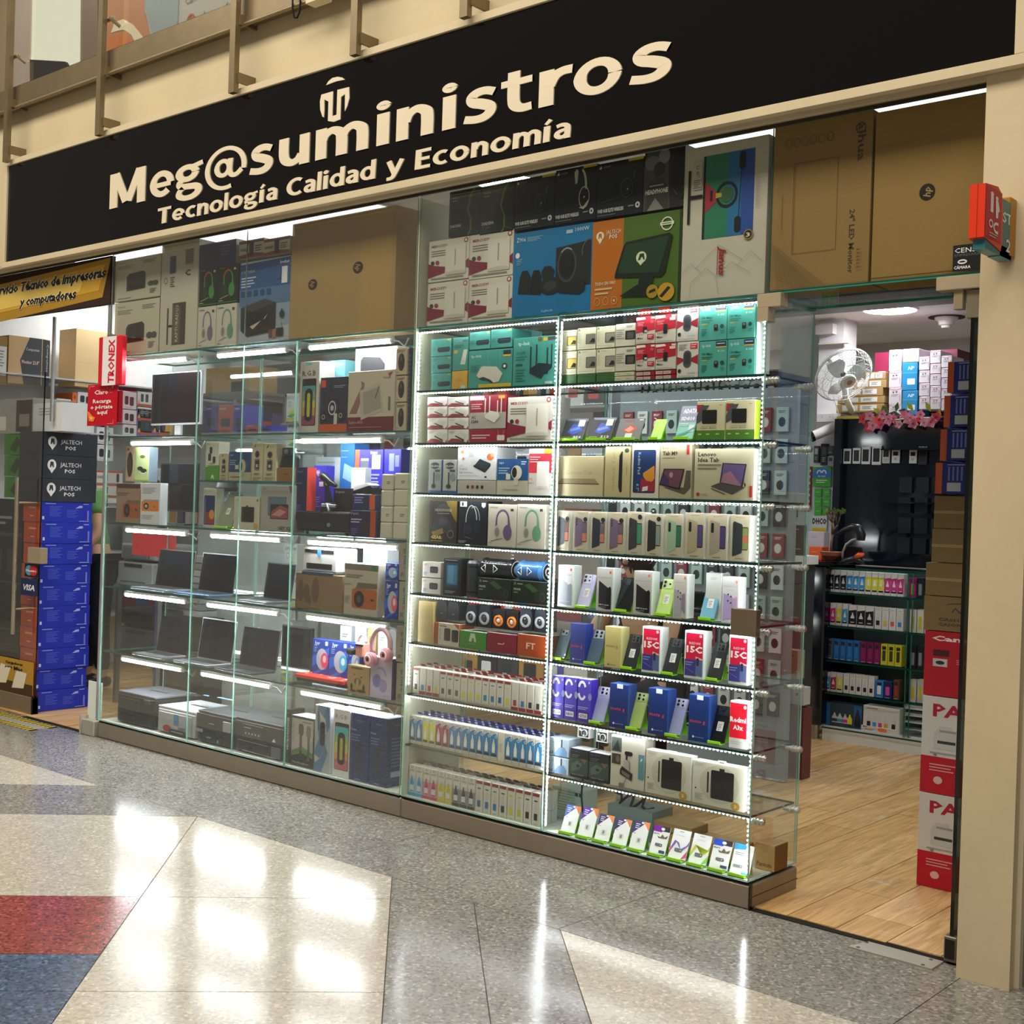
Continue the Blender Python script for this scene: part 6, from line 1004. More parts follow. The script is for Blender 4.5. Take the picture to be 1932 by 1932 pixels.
FL = [((1057, 1083, 1576, 1516), ('w', '4a6ac8'), 'blue-cornered'), ((1088, 1116, 1584, 1520), ('w', '5a3ca0'), 'purple-cornered'), ((1120, 1147, 1593, 1533), ('w', '3f3466'), 'plum-cornered'), ((1153, 1180, 1600, 1541), ('w', '44386c'), 'second plum-cornered'), ((1185.5, 1214, 1608, 1546), ('w', '463a70'), 'third plum-cornered'),
      ((1223, 1253, 1620, 1555), ('k', '7a1ca0'), 'violet-topped'), ((1259, 1292, 1627, 1562), ('s', '8a6ac8', 'e05a8a'), 'white card with lilac wave,'), ((1297, 1331, 1637, 1571), ('s', 'c8d83a', '8ad85a'), 'white card with yellow-green wave,'), ((1336, 1371, 1646, 1581), ('k', '2450c8'), 'royal-blue-topped'), ((1375, 1412, 1657, 1590), ('n',), 'sky-blue-cornered')]
for (u0, u1, vb, vt), kd, wd in FL:
    stand_thing('flash_drive_pack', '%s flash drive pack leaning on the bottom shelf' % wd, 'pack', u0, u1, vb, vt, RI, .03, 'eef0f0', fc(kd), 22, .003)
PX('small_carton', 'small kraft carton in the right corner of the bottom shelf', 1424, 1462, 1592, 1636, RI, .17, .10, 'b08f58', [('t', 'Pantum', .1, .14, .85, .16, '4a3a20', {'bold': .04})], mat='kraft', side='7f6238', top='b59a66')
carton('flat_carton', 'flat kraft parcel with white labels behind the flash drive packs', -2.72, -2.42, RI, RI+.055, .17, .14, 'a8875a', mat='kraft', top='b39868'); carton('flat_carton', 'upper flat kraft parcel leaning behind the flash drive packs', -2.88, -2.62, RI+.056, RI+.09, .18, .12, '9a7a4c', mat='kraft', top='a88c5c')
carton('grey_box', 'flat grey box with coiled cables on it behind flash drive packs', -3.02, -2.80, RI, RI+.12, .17, .15, '6f7a78', top='808a86')
tag(MT('26231f').path([(-3.02+.012*i, .22+.03*math.sin(i*1.3), RI+.135+.022*math.cos(i*1.1)) for i in range(16)], .006).obj('cable_bundle'), 'bundle of black and grey cables lying on the flat grey box', 'cable')
tag(MT('1f2322').path([(-3.17, .2, RI+.25), (-3.17, .19, RI+.12), (-3.15, .18, RI+.04), (-3.08, .17, RI+.01), (-3.0, .16, RI+.012)], .004).obj('black_cable'), 'thin black cable hanging in the left corner of the bottom compartment', 'cable')
PX('pale_carton', 'pale green printed carton standing in the left rear of the bottom compartment', 1040, 1100, 1487, 1560, RI, .22, .1, 'bcd0c4', [('g', .1, .9, .7, 8, .09, '93a89c'), ('r', .74, .8, .84, .92, '33403c'), ('r', .87, .8, .97, .92, '33403c')])
# ================================================================ left case goods
ZA, ZB, ZC, ZD, ZE, ZF = 1.749, 1.506, 1.251, .881, .508, .106
def monitor(name, label, u0, u1, vt, vb, zs, Y, frame='c9ccd0', stand=True, rz=0):
    X0 = at(u0, (vt+vb)/2, Y)[0]; X1 = at(u1, (vt+vb)/2, Y)[0]; z1 = at((u0+u1)/2, vt, Y)[1]; z0 = at((u0+u1)/2, vb, Y)[1]; W = X1-X0; H = z1-z0
    r = empty(name, ((X0+X1)/2, Y, zs), rz); tag(r, label, 'monitor')
    b = MB('plastic', frame); b.cbox(-W/2-.006, W/2+.006, 0, .02, z0-zs-.01, z1-zs+.006, c=.003); b.obj('housing', r)
    b = MG('14161b'); b.box(-W/2, W/2, -.001, 0, z0-zs, z1-zs, mat='gloss'); b.obj('screen', r)
    if stand:
        b = MB('plastic', frame); b.cbox(-.03, .03, .02, .035, .01, z0-zs+.1); b.cbox(-.09, .09, -.02, .08, 0, .01); b.obj('stand', r)
    return r
monitor('monitor', 'black square-looking monitor with silver edge on the upper left shelf', 287, 377, 704, 798, ZA, .2)
monitor('monitor', 'dark monitor on a stand beside the orange projector boxes', 303, 370, 876, 962, ZC, .2, '22252a')
monitor('monitor', 'black monitor or printer glass leaning behind the earphone boxes', 532, 586, 1184, 1266, ZE, .3, '2e3034', False)
PX('speaker_box', 'slim wood-toned box with a black oval window beside the lime box', 237, 253.5, 842, 908, None, .1, .06, 'b8a585', [('e', .5, .48, .34, .36, '2c241e'), ('r', .12, .88, .4, .95, 'a8402c'), ('e', .45, .5, .2, .2, '4a382a')], side='8f8064')
PX('figure_box', 'pale lime box with black and white swirl print beside the wood-toned box', 254, 281, 843, 909, None, .1, .06, 'b4c486', [('o', .6, .8, .25, .09, .05, 'e8ece0', 20, 160), ('e', .55, .72, .18, .05, '4a5a38'), ('e', .4, .38, .2, .06, '22261c'), ('e', .66, .32, .22, .06, '22261c'), ('o', .6, .34, .3, .12, .04, 'dfe4d4', 200, 330), ('r', 0, 0, 1, .05, '7a9a3c')], side='7a8a9a')
PX('projector_box', 'brown-grey carton picturing an orange projector, left of the white one', 219, 264, 912, 988, ZC, .06, .12, 'a08672', [('r', 0, .88, 1, .99, '4a3226'), ('q', .28, .14, 1, .50, .05, 'b05a2c'), ('p', [(.4, .50), (1, .50), (1, .58), (.46, .58)], '7a6458'), ('e', .47, .32, .13, .17, '2c2426'), ('e', .47, .32, .05, .07, '5a4a4c'), ('e', .86, .34, .04, .03, '3a2420'), ('g', .05, .76, .5, 2, .05, '77665a')])
PX('projector_box', 'bright white leaflet-like box picturing an orange projector', 265, 302, 911, 990, ZC, .04, .05, 'e4e9f0', [('q', .06, .32, .94, .56, .05, 'e88a2c'), ('p', [(.12, .56), (.94, .56), (.94, .60), (.2, .60)], 'a8a49c'), ('e', .30, .44, .14, .08, '33261f'), ('e', .30, .44, .07, .04, 'c8c8c8'), ('r', .68, .42, .78, .44, '7a4a1c'), ('g', .1, .88, .7, 4, .04, 'c0c8d4'), ('g', .1, .22, .6, 3, .04, 'c8d0d8')], side='dfe6ea')
band = [('q', .2, .2, .42, .5, .05, '17181c'), ('q', .30, .5, .5, .78, .05, '1d1e24'), ('q', .56, .1, .76, .38, .05, '17181c'), ('g', .1, .9, .2, 1, .04, '5a7a4a'), ('g', .3, .1, .4, 2, .04, '8a8a80')]
aw = [('p', [(.2, .88), (.3, .88), (.4, .96), (.34, .96)], '22241f'), ('g', .5, .92, .3, 1, .03, 'a09c84'), ('o', .5, .70, .22, .10, .05, '8f8a74'), ('e', .5, .70, .17, .08, '1a1a1e'), ('q', .28, .28, .72, .58, .08, '77725e'), ('q', .34, .32, .68, .54, .04, '26222e'), ('r', .42, .36, .60, .44, 'b8b0b8'), ('g', .25, .2, .5, 2, .03, '6a6650'), ('g', .14, .10, .7, 2, .05, 'a8a48c')]
PX('bracelet_box', 'white box with black wristbands on the green box, half shelf', 388, 413, 833, 878.5, None, .05, .07, 'cfd0c0', band)
PX('green_box', 'bright green box with white mark under the wristband box, half shelf', 387, 413, 879.5, 905, ZB, .05, .07, '4f9a2c', [('p', [(.42, .12), (.5, .12), (.52, .22), (.6, .12), (.66, .12), (.6, .38), (.48, .38)], 'd8ecc8'), ('g', .1, .92, .8, 1, .05, '3f8020')])
PX('watch_box', 'small cream watch box between the green and navy boxes, half shelf', 414, 430.5, 855, 905, ZB, .05, .06, 'b8b294', aw)
PX('camera_box', 'navy and cream box with white egg camera on the half shelf', 431.5, 473.5, 852, 905, ZB, .045, .08, 'b0ac92', [('r', 0, .30, 1, 1, '1a3f6c'), ('t', 'tapo', .06, .86, .2, .07, 'a8c4dc'), ('g', .05, .7, .3, 3, .07, '7a9ab8'), ('r', .3, .40, .44, .54, 'c8ccc4'), ('e', .62, .50, .16, .24, 'b8b294'), ('e', .56, .50, .07, .16, '15181c'), ('r', .55, .16, .69, .3, 'a8a284'), ('g', .1, .14, .5, 1, .07, '77735c')])
for k, (u0, u1, vt) in enumerate(((474.5, 496, 835), (497, 521, 836.5))):
    PX('watch_box', 'tall cream box with a black figure-eight wristwatch, %s of two' % ['left', 'right'][k], u0, u1, vt, 907, ZB, .045, .06, 'c0ba9a', aw)
PX('small_carton', 'small plain kraft box under the black webcam, half shelf', 523, 555, 882, 909, ZB, .05, .07, '8a6238', [('r', .38, .5, .62, .56, '4a3420')], mat='kraft')
X, Z = at(545, 880, .08); r = empty('webcam', (X, .08, at(540, 882, .05)[1])); tag(r, 'black webcam on a wedge mount sitting on the kraft box', 'camera')
b = MP('1c1d21'); b.prism([(-.05, 0), (.045, 0), (.045, .05), (-.01, .08), (-.03, .06)], -.02, .03); b.obj('mount', r); b = MG('2c2e33'); b.cbox(-.02, .045, -.03, .0, .06, .1); b.lathe([(.012, 0), (.012, .006), (.0001, .007)], .015, -.03, .08, 14, '70757c', axis='y'); b.obj('camera_head', r)
PX('tablet_box', 'white phone-sized box with blue, red and orange screen, middle bay', 383, 408, 921, 990, ZC, .05, .05, 'c8cabc', [('q', .08, .08, .90, .82, .06, '1c2c66'), ('p', [(.12, .1), (.88, .1), (.88, .36), (.3, .4), (.12, .5)], '9a2c38'), ('e', .68, .34, .2, .12, 'd8963a'), ('r', .14, .12, .22, .76, '4a6aa8'), ('g', .3, .93, .3, 1, .02, 'a8a898')], side='c8d0c0')
stand_thing('tablet', 'olive-grey tablet leaning beside the blue-screen box, middle bay', 'tablet', 409, 436, 995, 932, ZC, .05, '8a947c', [('q', .3, .38, .55, .58, .03, 'e0e6dc'), ('g', .34, .5, .15, 2, .04, '6a7464')], 22, .006, 'plastic', cam=('6a7460', .65, .9, .2, .1, [(.65, .9, .006)]))
PX('tablet_box', 'cream box with a dark tablet picture and gold badge, middle bay', 441, 489.5, 937, 998, ZC, .04, .08, 'c4c2ac', [('q', .30, .24, .80, .70, .03, '1c1e20'), ('r', .48, .7, .56, .74, '1c1e20'), ('e', .86, .14, .08, .09, 'c8a04a'), ('e', .92, .9, .03, .04, '5a5a50'), ('g', .08, .9, .15, 1, .03, '8a8874')])
PX('tablet_box', 'grey box reading NET X2 with overlapping screens, middle bay', 492, 553, 916, 1004, ZC, .04, .08, 'a3a49c', [('r', .22, .34, .80, .76, '5f7480'), ('r', .30, .28, .86, .60, '33242c'), ('p', [(.32, .30), (.84, .30), (.84, .52), (.6, .58), (.34, .44)], '8f4f54'), ('p', [(.34, .36), (.6, .5), (.8, .44), (.6, .34)], 'c08a80'), ('p', [(.86, 1), (1, 1), (1, .80), (.9, .88)], '8a4a50'), ('t', 'NET X2', .56, .05, .95, .07, '5a5c58', {'bold': .03}), ('g', .06, .93, .12, 1, .02, '6a6a64')])
X, Z = at(428, 918, .3); b = MP('3f434a'); b.lathe([(.06, 0), (.065, .02), (.05, .06), (.001, .085)], 0, 0, 0, 20); o = b.obj('dome_camera', loc=(X, .3, 1.251+.20)); tag(o, 'dark grey dome camera on its box behind the leaning tablet', 'camera')
carton('camera_carton', 'grey carton under the dark dome camera in the middle bay', X-.07, X+.07, 1.252, 1.45, .27, .08, '6a7078')
# bay three, top
rgb_ = lambda: [('t', 'R.G.B', .12, .80, .82, .07, '3a3a3c', {'bold': .015}), ('r', .3, .95, .6, .99, '7ac4d0'), ('q', .14, .10, .86, .76, .06, '2a1c22'), ('q', .17, .54, .83, .66, .06, '4a9aa0'), ('r', .17, .44, .83, .58, '7aa488'), ('r', .17, .34, .83, .45, 'c4c24a'), ('r', .17, .22, .83, .35, 'c49a5a'), ('q', .17, .11, .83, .24, .06, '8a4a60'), ('q', .30, .16, .70, .62, .18, '14181a'), ('q', .42, .22, .58, .56, .08, 'b8c24a')]
PX('speaker_box', 'white box reading RGB with a rainbow capsule speaker, top right bay', 565, 601.5, 682, 813, ZA, .04, .10, 'c9c5bf', rgb_())
PX('speaker_box', 'navy and orange box with a subwoofer picture, top right bay', 603.5, 655.5, 711, 813, ZA, .04, .10, '2a3044', [('r', 0, 0, 1, .15, 'c05a2c'), ('r', .04, .82, .2, .95, 'd8502c'), ('g', .5, .84, .42, 2, .03, '8a90a4'), ('r', .3, .26, .7, .60, '1c2130'), ('o', .46, .44, .14, .13, .03, 'd0d4d8'), ('e', .46, .44, .06, .05, 'b8bcc4'), ('q', .06, .2, .24, .38, .03, '1c2130'), ('o', .15, .28, .06, .045, .02, 'b0b4bc'), ('q', .68, .2, .88, .4, .03, '1c2130'), ('o', .78, .3, .06, .045, .02, 'b0b4bc'), ('q', .54, .14, .66, .34, .02, 'c8c4b8')])
PX('tablet_box', 'white and maroon drawing tablet box with stylus, top right bay', 656, 744, 699, 812, ZA, .035, .05, 'c4bba8', [('r', 0, 0, 1, .24, '6d2430'), ('p', [(.04, .3), (.3, .75), (.28, .84), (.36, .8), (.34, .6), (.2, .3)], '8a6a58'), ('p', [(.26, .68), (.68, .80), (.78, .34), (.30, .19)], 'b8b2a6'), ('p', [(.33, .64), (.68, .73), (.74, .38), (.36, .27)], '9f998c'), ('l', .68, .74, .60, .54, .012, '18181a'), ('p', [(.86, .94), (.96, .97), (.90, .90), (.91, .85)], 'a02c38'), ('t', 'Genius', .76, .86, .90, .035, '4a3a34'), ('r', .88, .34, .92, .56, '6a6458'), ('t', 'EasyPen i405X', .05, .13, .35, .05, 'c8a8a0'), ('g', .05, .07, .7, 1, .03, 'a87078')], side='dcd4c8', top='eee8e0')
PX('cleaner_box', 'cyan box reading CLEAN behind the navy speaker box', 603, 650, 680, 760, None, .2, .08, '7cc4cc', [('t', 'CLEAN', .1, .62, .6, .12, 'f0fafa', {'bold': .04}), ('t', 'BIG BOX', .1, .42, .7, .1, 'e4f4f4', {'bold': .04}), ('p', [(.0, .9), (.5, 1), (1, .9), (.7, .82)], 'a8dce0')])
PX('printer_box', 'pale grey carton picturing a black printer behind the drawing tablet', 668, 748, 655, 812, ZA, .22, .12, 'b4b4b0', [('p', [(.14, .62), (.70, .60), (.72, .80), (.60, .88), (.2, .9), (.14, .86)], '35343a'), ('g', .2, .4, .6, 6, .05, '9a9a98')])
ms_ = [('e', .5, .48, .30, .34, '26292a'), ('l', .5, .8, .5, .6, .02, '7a7a70'), ('e', .5, .6, .05, .08, '6a6c64'), ('g', .1, .92, .75, 2, .05, '7a5a48'), ('g', .1, .1, .15, 1, .05, '5a5a50')]
for k, (a_, b_) in enumerate(((657, 707), (709, 758), (760, 810))):
    PX('mouse_box', 'cream box of a black mouse, %s of three stacked at the end' % ['top', 'middle', 'bottom'][k], 747, 768-k, a_, b_, ZA if k == 2 else None, .04, .09, 'c0b49a', ms_)
PX('dark_box', 'tall dark navy box end behind the stack of mouse boxes', 768.5, 775, 655, 812, ZA, .05, .1, '2a2f44', [('g', .2, .9, .5, 16, .05, '5a607c')])
# bay three, second
dig = lambda: [('t', 'Digital', .1, .84, .5, .07, 'e0e0f4', {'bold': .03}), ('g', .1, .3, .5, 5, .05, '8a8ad0')]
PX('device_box', 'navy box with red edge stripe at the left of the scanner shelf', 558, 579, 881, 964, ZC+.062, .06, .06, '20244f', [('t', 'Digital', .1, .9, .6, .04, '8a90c8'), ('p', [(.5, .4), (.8, .6), (.9, .5), (.7, .35)], '3a2030'), ('g', .1, .3, .5, 5, .03, '5a60a0')], side='c8402c')
PX('device_box', 'violet-blue box standing behind the black scanner stand', 591, 613.5, 878, 964, None, .12, .06, '3a34b0', dig()+[('r', .5, .7, .85, .82, 'e4e4f0'), ('r', .5, .54, .85, .64, 'e4e4f0')])
PX('pale_carton', 'pale grey-white carton at the rear of the scanner shelf', 594, 641, 862, 930, None, .26, .1, 'b9c4ca', [('g', .1, .85, .7, 6, .1, '9aa8b0')])
PX('device_box', 'tall sky-blue carton at the rear of the scanner shelf', 641.5, 668, 836, 930, None, .24, .1, '2f7ac8', [('p', [(.2, .3), (.9, .2), (.95, .5), (.3, .6)], '9ac4e8'), ('g', .08, .85, .5, 1, .02, 'c8dcf0'), ('g', .08, .72, .4, 1, .02, 'c8dcf0')])
PX('device_box', 'violet-blue carton with orange edge showing a paper-roll printer', 669, 722, 848, 930, None, .2, .1, '3c36c0', [('r', 0, 0, .16, 1, 'e8643a'), ('q', .2, .2, .5, .8, .04, '6a6c78'), ('r', .22, .74, .5, .8, 'a8b0c0'), ('r', .62, .55, .92, .88, 'dfe4f4'), ('t', 'Digital', .56, .9, .8, .06, 'f0f0ff', {'bold': .03}), ('g', .6, .42, .3, 3, .08, 'c8c8f4'), ('r', .6, .12, .92, .2, 'd84aa8')], top='e4e0ff')
PX('device_box', 'second violet-blue carton with small printed tables, beside it', 724, 756, 847, 930, None, .2, .1, '3530a8', [('r', .3, .5, .6, .9, '8a94d8'), ('r', .66, .6, .9, .86, '8a94d8'), ('g', .1, .35, .7, 6, .05, '6a6ad0')])
PX('roll_box', 'narrow bright white box in front of the violet-blue carton', 662, 688.5, 882, 940, None, .16, .05, 'e8eef2', [('g', .3, .2, .5, 2, .06, 'b8c4cc')])
X0 = at(560, 980, .05)[0]; X1 = at(660, 980, .05)[0]; r = empty('cash_drawer', ((X0+X1)/2, .05, ZC+.014)); tag(r, 'low black cash drawer with keyhole on small feet, scanner shelf', 'drawer'); W = X1-X0
b = MP('1c2029'); b.cbox(-W/2, W/2, .004, .24, 0, .10, c=.003); b.obj('body', r); b = MP('232834'); b.cbox(-W/2+.004, W/2-.004, -.002, .006, .012, .094, c=.002); b.box(-W/2+.02, .02, -.0035, -.002, .066, .069, '101218'); b.obj('front_drawer', r); b = MB('metal', 'c8ccd2'); b.lathe([(.010, 0), (.010, .004), (.0001, .004)], W*.12, -.002, .035, 14, axis='y'); b.obj('lock', r)
for s in (-1, 1): b = MT('15171c'); b.tube((s*W*.38, .03, -.014), (s*W*.38, .03, 0), .008, 8); b.obj('foot', r)
zc = ZC+.116; X, _ = at(620, 940, .1); r = empty('barcode_scanner', (X, .10, zc)); tag(r, 'black handheld barcode scanner in its stand on the cash drawer', 'scanner')
b = MG('15171c'); b.path([(0, 0, .0), (.005, 0, .06), (-.01, 0, .11), (-.02, 0, .14)], [.03, .014, .012, .016], 10); b.tube((-.02, -.02, .005), (.04, .02, .0), .04, 14, r2=.045); b.obj('stand', r)
b = MG('1d2026'); b.path([(.05, 0, .125), (.01, 0, .14), (-.035, 0, .165), (-.055, 0, .175)], [.010, .016, .024, .02], 12); b.obj('scanner_head', r); b = MG('dfe4ea'); b.path([(-.058, -.012, .168), (-.066, -.018, .178), (-.056, -.018, .19)], .004, 6); b.obj('window', r)
b = MP('e8ecf0'); b.path([(.0, -.03, .03), (.03, -.035, .035), (.05, -.04, .0)], .005, 6); b.obj('cord', r)
PX('device_box', 'matte black carton with small white wordmark behind the cash drawer', 629, 663, 921, 965, None, .13, .08, '16181c', [('t', 'Digital', .12, .8, .6, .09, 'a0a4a8'), ('q', .3, .2, .8, .6, .04, '202328')])
PX('device_box', 'navy carton with orange end, upper, beside the roll towers', 665, 710, 933, 962, None, .07, .08, '262a5c', [('r', .72, 0, .95, 1, 'c85a30'), ('g', .08, .8, .4, 3, .16, '8a90c8'), ('q', .46, .3, .66, .9, .04, '2a2c34')])
PX('device_box', 'navy carton with orange end, lower, beside the roll towers', 660, 711, 963, 1010, ZC, .05, .09, '20244c', [('r', .76, 0, .96, 1, 'b84c2c'), ('t', 'Digital', .04, .84, .3, .1, 'a0a4d0'), ('g', .04, .66, .4, 2, .1, 'b8bcd8'), ('q', .40, .15, .72, .6, .04, '2c2c34'), ('g', .06, .3, .25, 4, .07, '5a60a0')])
X0 = at(695, 925, .12)[0]; r = empty('card_reader', (X0, .1, at(695, 932, .1)[1])); tag(r, 'white-topped black card reader lying on the navy cartons', 'reader')
b = MG('1d2026'); b.prism([(-.07, 0), (.07, 0), (.07, .03), (.05, .04), (-.06, .012)], -.02, .05); b.obj('base', r); b = MB('card', 'e8ecf0'); b.prism([(-.065, .014), (.05, .042), (.03, .052), (-.06, .034)], -.018, .045); b.obj('paper', r)
def rolltower(label, u0, u1, vt, vb, n):
    X0 = at(u0, (vt+vb)/2, .045)[0]; X1 = at(u1, (vt+vb)/2, .045)[0]; z1 = at((u0+u1)/2, vt, .045)[1]; h = (z1-ZC)/n
    for k in range(n):
        b = MB('card', 'd0cdb8'); W = X1-X0-.002; b.cbox(-W/2, W/2, 0, .08, 0, h-.001, c=.005, cols={'l': 'dfdcc8'}); o = b.obj('roll_box', loc=((X0+X1)/2, .045, ZC+k*h)); tag(o, 'cream paper-roll pack, %s from the bottom of the %s' % (ORD[k], label), 'pack')
        p = MB(); draw(p, [('g', .5 if k % 2 else .15, .5, .3, 2 if k in (1, 3) else 0, .1, '5a564a'), ('l', .33, 0, .33, 1, .001, 'b0ac94'), ('l', .66, 0, .66, 1, .001, 'b0ac94')], W, h, front_T(-W/2, 0, -.0002)); p.obj('printed_front', o)
rolltower('left roll tower', 717.5, 740, 894, 1013, 4); rolltower('right roll tower', 742, 769, 892, 1014, 4)
# bay three, third (.881)
PX('printer_carton', 'brown carton with dark speaker silhouettes under the white scanner', 557, 645, 1083, 1157, ZD, .05, .16, '8a7358', [('e', .12, .5, .06, .32, '6a5646'), ('p', [(.02, .5), (.1, .5), (.12, .3), (.04, .25)], '6a5646'), ('e', .25, .45, .07, .25, '6a5646'), ('e', .44, .55, .08, .35, '6a5646'), ('p', [(.2, .2), (.36, .4), (.34, .15)], '6a5646'), ('g', .25, .04, .3, 1, .03, '6a5646')], mat='kraft', side='a08a6c', top='b8a488')
X0 = at(570, 1060, .06)[0]; X1 = at(636, 1060, .06)[0]; W = X1-X0; r = empty('scanner', ((X0+X1)/2, .06, at(600, 1085, .06)[1])); tag(r, 'white document scanner with dark feed slots on the brown carton', 'scanner')
H = .135; b = MP('e4e6e4'); b.cbox(-W/2, W/2, 0, .14, .012, H, c=.01); b.obj('body', r)
b = MT('1c1f24'); b.box(-W*.42, W*.4, -.002, .001, H*.80, H*.92); b.box(-W*.36, W*.36, -.003, .001, H*.22, H*.42); b.obj('slot', r); b = MP('3a4a58'); b.cbox(-W*.45, W*.45, -.012, .1, 0, .016); b.obj('tray', r); b = MB('card', '4a90d8'); b.box(-.012, .012, -.004, -.002, H*.68, H*.95); b.obj('blue_tape', r)
PX('projector_box', 'cream carton picturing an orange projector, right bay', 649, 713, 1064, 1160, ZD, .04, .12, 'bdb4a2', [('r', 0, .88, 1, 1, '77746a'), ('r', .8, .88, .96, .98, '3a7a48'), ('q', .24, .14, .98, .52, .06, 'b0602c'), ('p', [(.34, .52), (.98, .54), (.98, .64), (.42, .64)], '6f665c'), ('e', .46, .32, .15, .16, '221f22'), ('e', .46, .32, .06, .07, '5a5658'), ('r', .80, .30, .9, .34, '3a1c18'), ('g', .06, .78, .5, 2, .04, '8a8272'), ('g', .04, .6, .18, 1, .03, '8a8272'), ('g', .04, .36, .16, 5, .03, 'a09888')], top='f0f0e8')
PX('white_box', 'white box with a folded paper picture behind the projector carton', 684, 730, 1033, 1100, None, .2, .08, 'dfe8ee', [('r', .1, .4, .95, .95, '9aa4ac'), ('p', [(.3, .45), (.95, .55), (.95, .9), (.6, .85)], 'c8d0d4')], top='f8fcff')
ear = lambda c: [('p', [(0, .2), (1, .6), (1, .8), (0, .5)], '2a6ad8'), ('p', [(0, 0), (.8, .3), (.9, .2), (.2, 0)], '2a6ad8'), ('t', 'Jyr', .12, .84, .45, .1, 'dfe8ff', {'bold': .03}), ('q', .76, .84, .92, .96, .04, 'c8d4f4'), ('g', .1, .76, .2, 3, .05, '8ab0f0'), ('e', .6, .45, .34, .30, 'b9bcc8'), ('e', .75, .42, .22, .22, c), ('e', .75, .46, .1, .1, 'f4d0dc' if 'e0' in c else 'dff4ff')]
PX('earphone_box', 'blue earphone box, upper of two beside the projector carton', 727, 751, 1062, 1095, None, .05, .05, '1c3a90', ear('7ab8e8'))
PX('earphone_box', 'blue earphone box with a pink part, lower of two beside projector carton', 725.5, 751, 1097, 1163, ZD, .05, .05, '1c3a90', ear('e05a80'))
sp = [('t', 'Jyr TYPE C', .62, .3, .85, .25, '4a463c', {'rot': -90, 'bold': .02}), ('g', .25, .2, .5, 5, .022, '4a463c')]
for a_, b_, zz, w_, u in ((1024, 1095, None, 'upper', 753), (1097, 1168, ZD, 'lower', 752)): PX('cable_box', '%s slim grey-beige box spine in the right bay above the earphones shelf' % w_, u, u+14, a_, b_, zz, .04, .08, 'a39c8c', sp)
# bay three, fourth (.508)
for k, (u0, u1, vt, c) in enumerate(((589, 621, 1206, 'e04a70'), (621.5, 657, 1210, '3fb0e8'), (657.5, 680, 1214, '8a90d0'))):
    PX('earphone_box', 'blue earphone box with %s part, in the row behind the red tray' % ['a pink', 'a cyan', 'a hidden'][k], u0, u1, vt, 1270, ZE+.05, .1, .05, '1f3f9c', ear(c))
carton('foam_block', 'pale plinth block under the earphone boxes', at(589, 1280, .09)[0], at(680, 1285, .09)[0], ZE, ZE+.05, .09, .08, 'b8c0c8')
X0 = at(557, 1276, .03)[0]; X1 = at(653, 1284, .03)[0]; W = X1-X0; r = empty('laptop_sleeve', ((X0+X1)/2, .03, ZE+.02)); tag(r, 'red and white patterned slim case lying on a clear block', 'case')
b = MT('17181c'); b.cbox(-W/2+.01, W/2, 0, .2, .0, .014, c=.004); b.obj('black_tray', r)
random.seed(5); b = MB('cloth', 'd8443c'); b.cbox(-W/2, W/2-.01, -.004, .19, .014, .034, c=.009); b.obj('red_cover', r)
b = MB('card', 'f2d8d0')
for i in range(26): x_ = random.uniform(-W/2+.02, W/2-.04); y_ = random.uniform(.0, .16); b.slab([(x_, y_), (x_+.016, y_+.006), (x_+.012, y_+.02), (x_-.004, y_+.012)], .0335, .0348, random.choice(['f2d8d0', 'f8ece4', 'b02c2c']))
b.obj('pattern', r); b = MB('clear'); b.box(-W/2+.005, W/2-.005, .005, .19, -.02, -.001, mat='clear'); b.obj('clear_block', r)
PX('kraft_box', 'small tan box printed with ink trees and a tower, right bay', 654.5, 697, 1256, 1311, ZE, .04, .05, 'bfa070', [('l', .48, .12, .48, .86, .004, '3a3420'), ('e', .48, .45, .16, .12, '6a5c38'), ('e', .48, .42, .06, .14, 'c8b080'), ('e', .22, .26, .05, .12, '3f3a22'), ('e', .76, .24, .05, .14, '3f3a22'), ('e', .3, .12, .15, .04, '4a4428'), ('e', .66, .14, .2, .05, '4a4428'), ('p', [(.6, .62), (.7, .66), (.64, .58)], '33301c'), ('p', [(.3, .72), (.38, .7), (.34, .66)], '33301c'), ('r', .2, .9, .7, .93, '4a4428')], top='e8d4a8')
PX('headset_box', 'lilac-white box of wireless headphones carrying a pink headset', 698, 739, 1240, 1319, ZE, .04, .07, 'd4cce8', [('o', .48, .52, .3, .25, .07, 'a8a0d8', 10, 120), ('e', .32, .42, .2, .16, '8f90d0'), ('e', .62, .32, .18, .16, 'a8a4e0'), ('o', .62, .32, .12, .1, .03, 'e0a0b0'), ('g', .6, .08, .3, 1, .02, 'a8a4c8')], top='f4ecf8', side='3a3468')
X, Z = at(717, 1262, .035); r = empty('headphones', (X, .05, ZE+.16)); tag(r, 'pink over-ear headphones hooked over the lilac-white box', 'headphones')
pts = [(.062*math.cos(t)+.008, -.02, .09+.075*math.sin(t)) for t in [math.radians(a) for a in range(-15, 215, 12)]]
b = MG('f4c4d0'); b.path(pts, .011, 10); b.obj('headband', r)
for s, z_ in ((-1, .02), (1, .05)):
    b = MP('f0a8bc'); b.lathe([(.030, -.012), (.034, 0), (.034, .016), (.026, .024), (.0001, .024)], .008+s*.052, -.03, z_, 20, axis='y'); e = b.obj('ear_cup', r); b = MT('e8d8dc'); b.lathe([(.024, .025), (.018, .029), (.010, .026), (.0001, .025)], .008+s*.052, -.03, z_, 18, cols=['f4dce0', 'c890a0', '5a4a50'], axis='y'); b.obj('cushion', e)
X, Z = at(680, 1230, .06); r = empty('headset_stand', (X, .07, ZE+.175)); tag(r, 'pink camera-like gadget with black tube on the tan box', 'gadget')
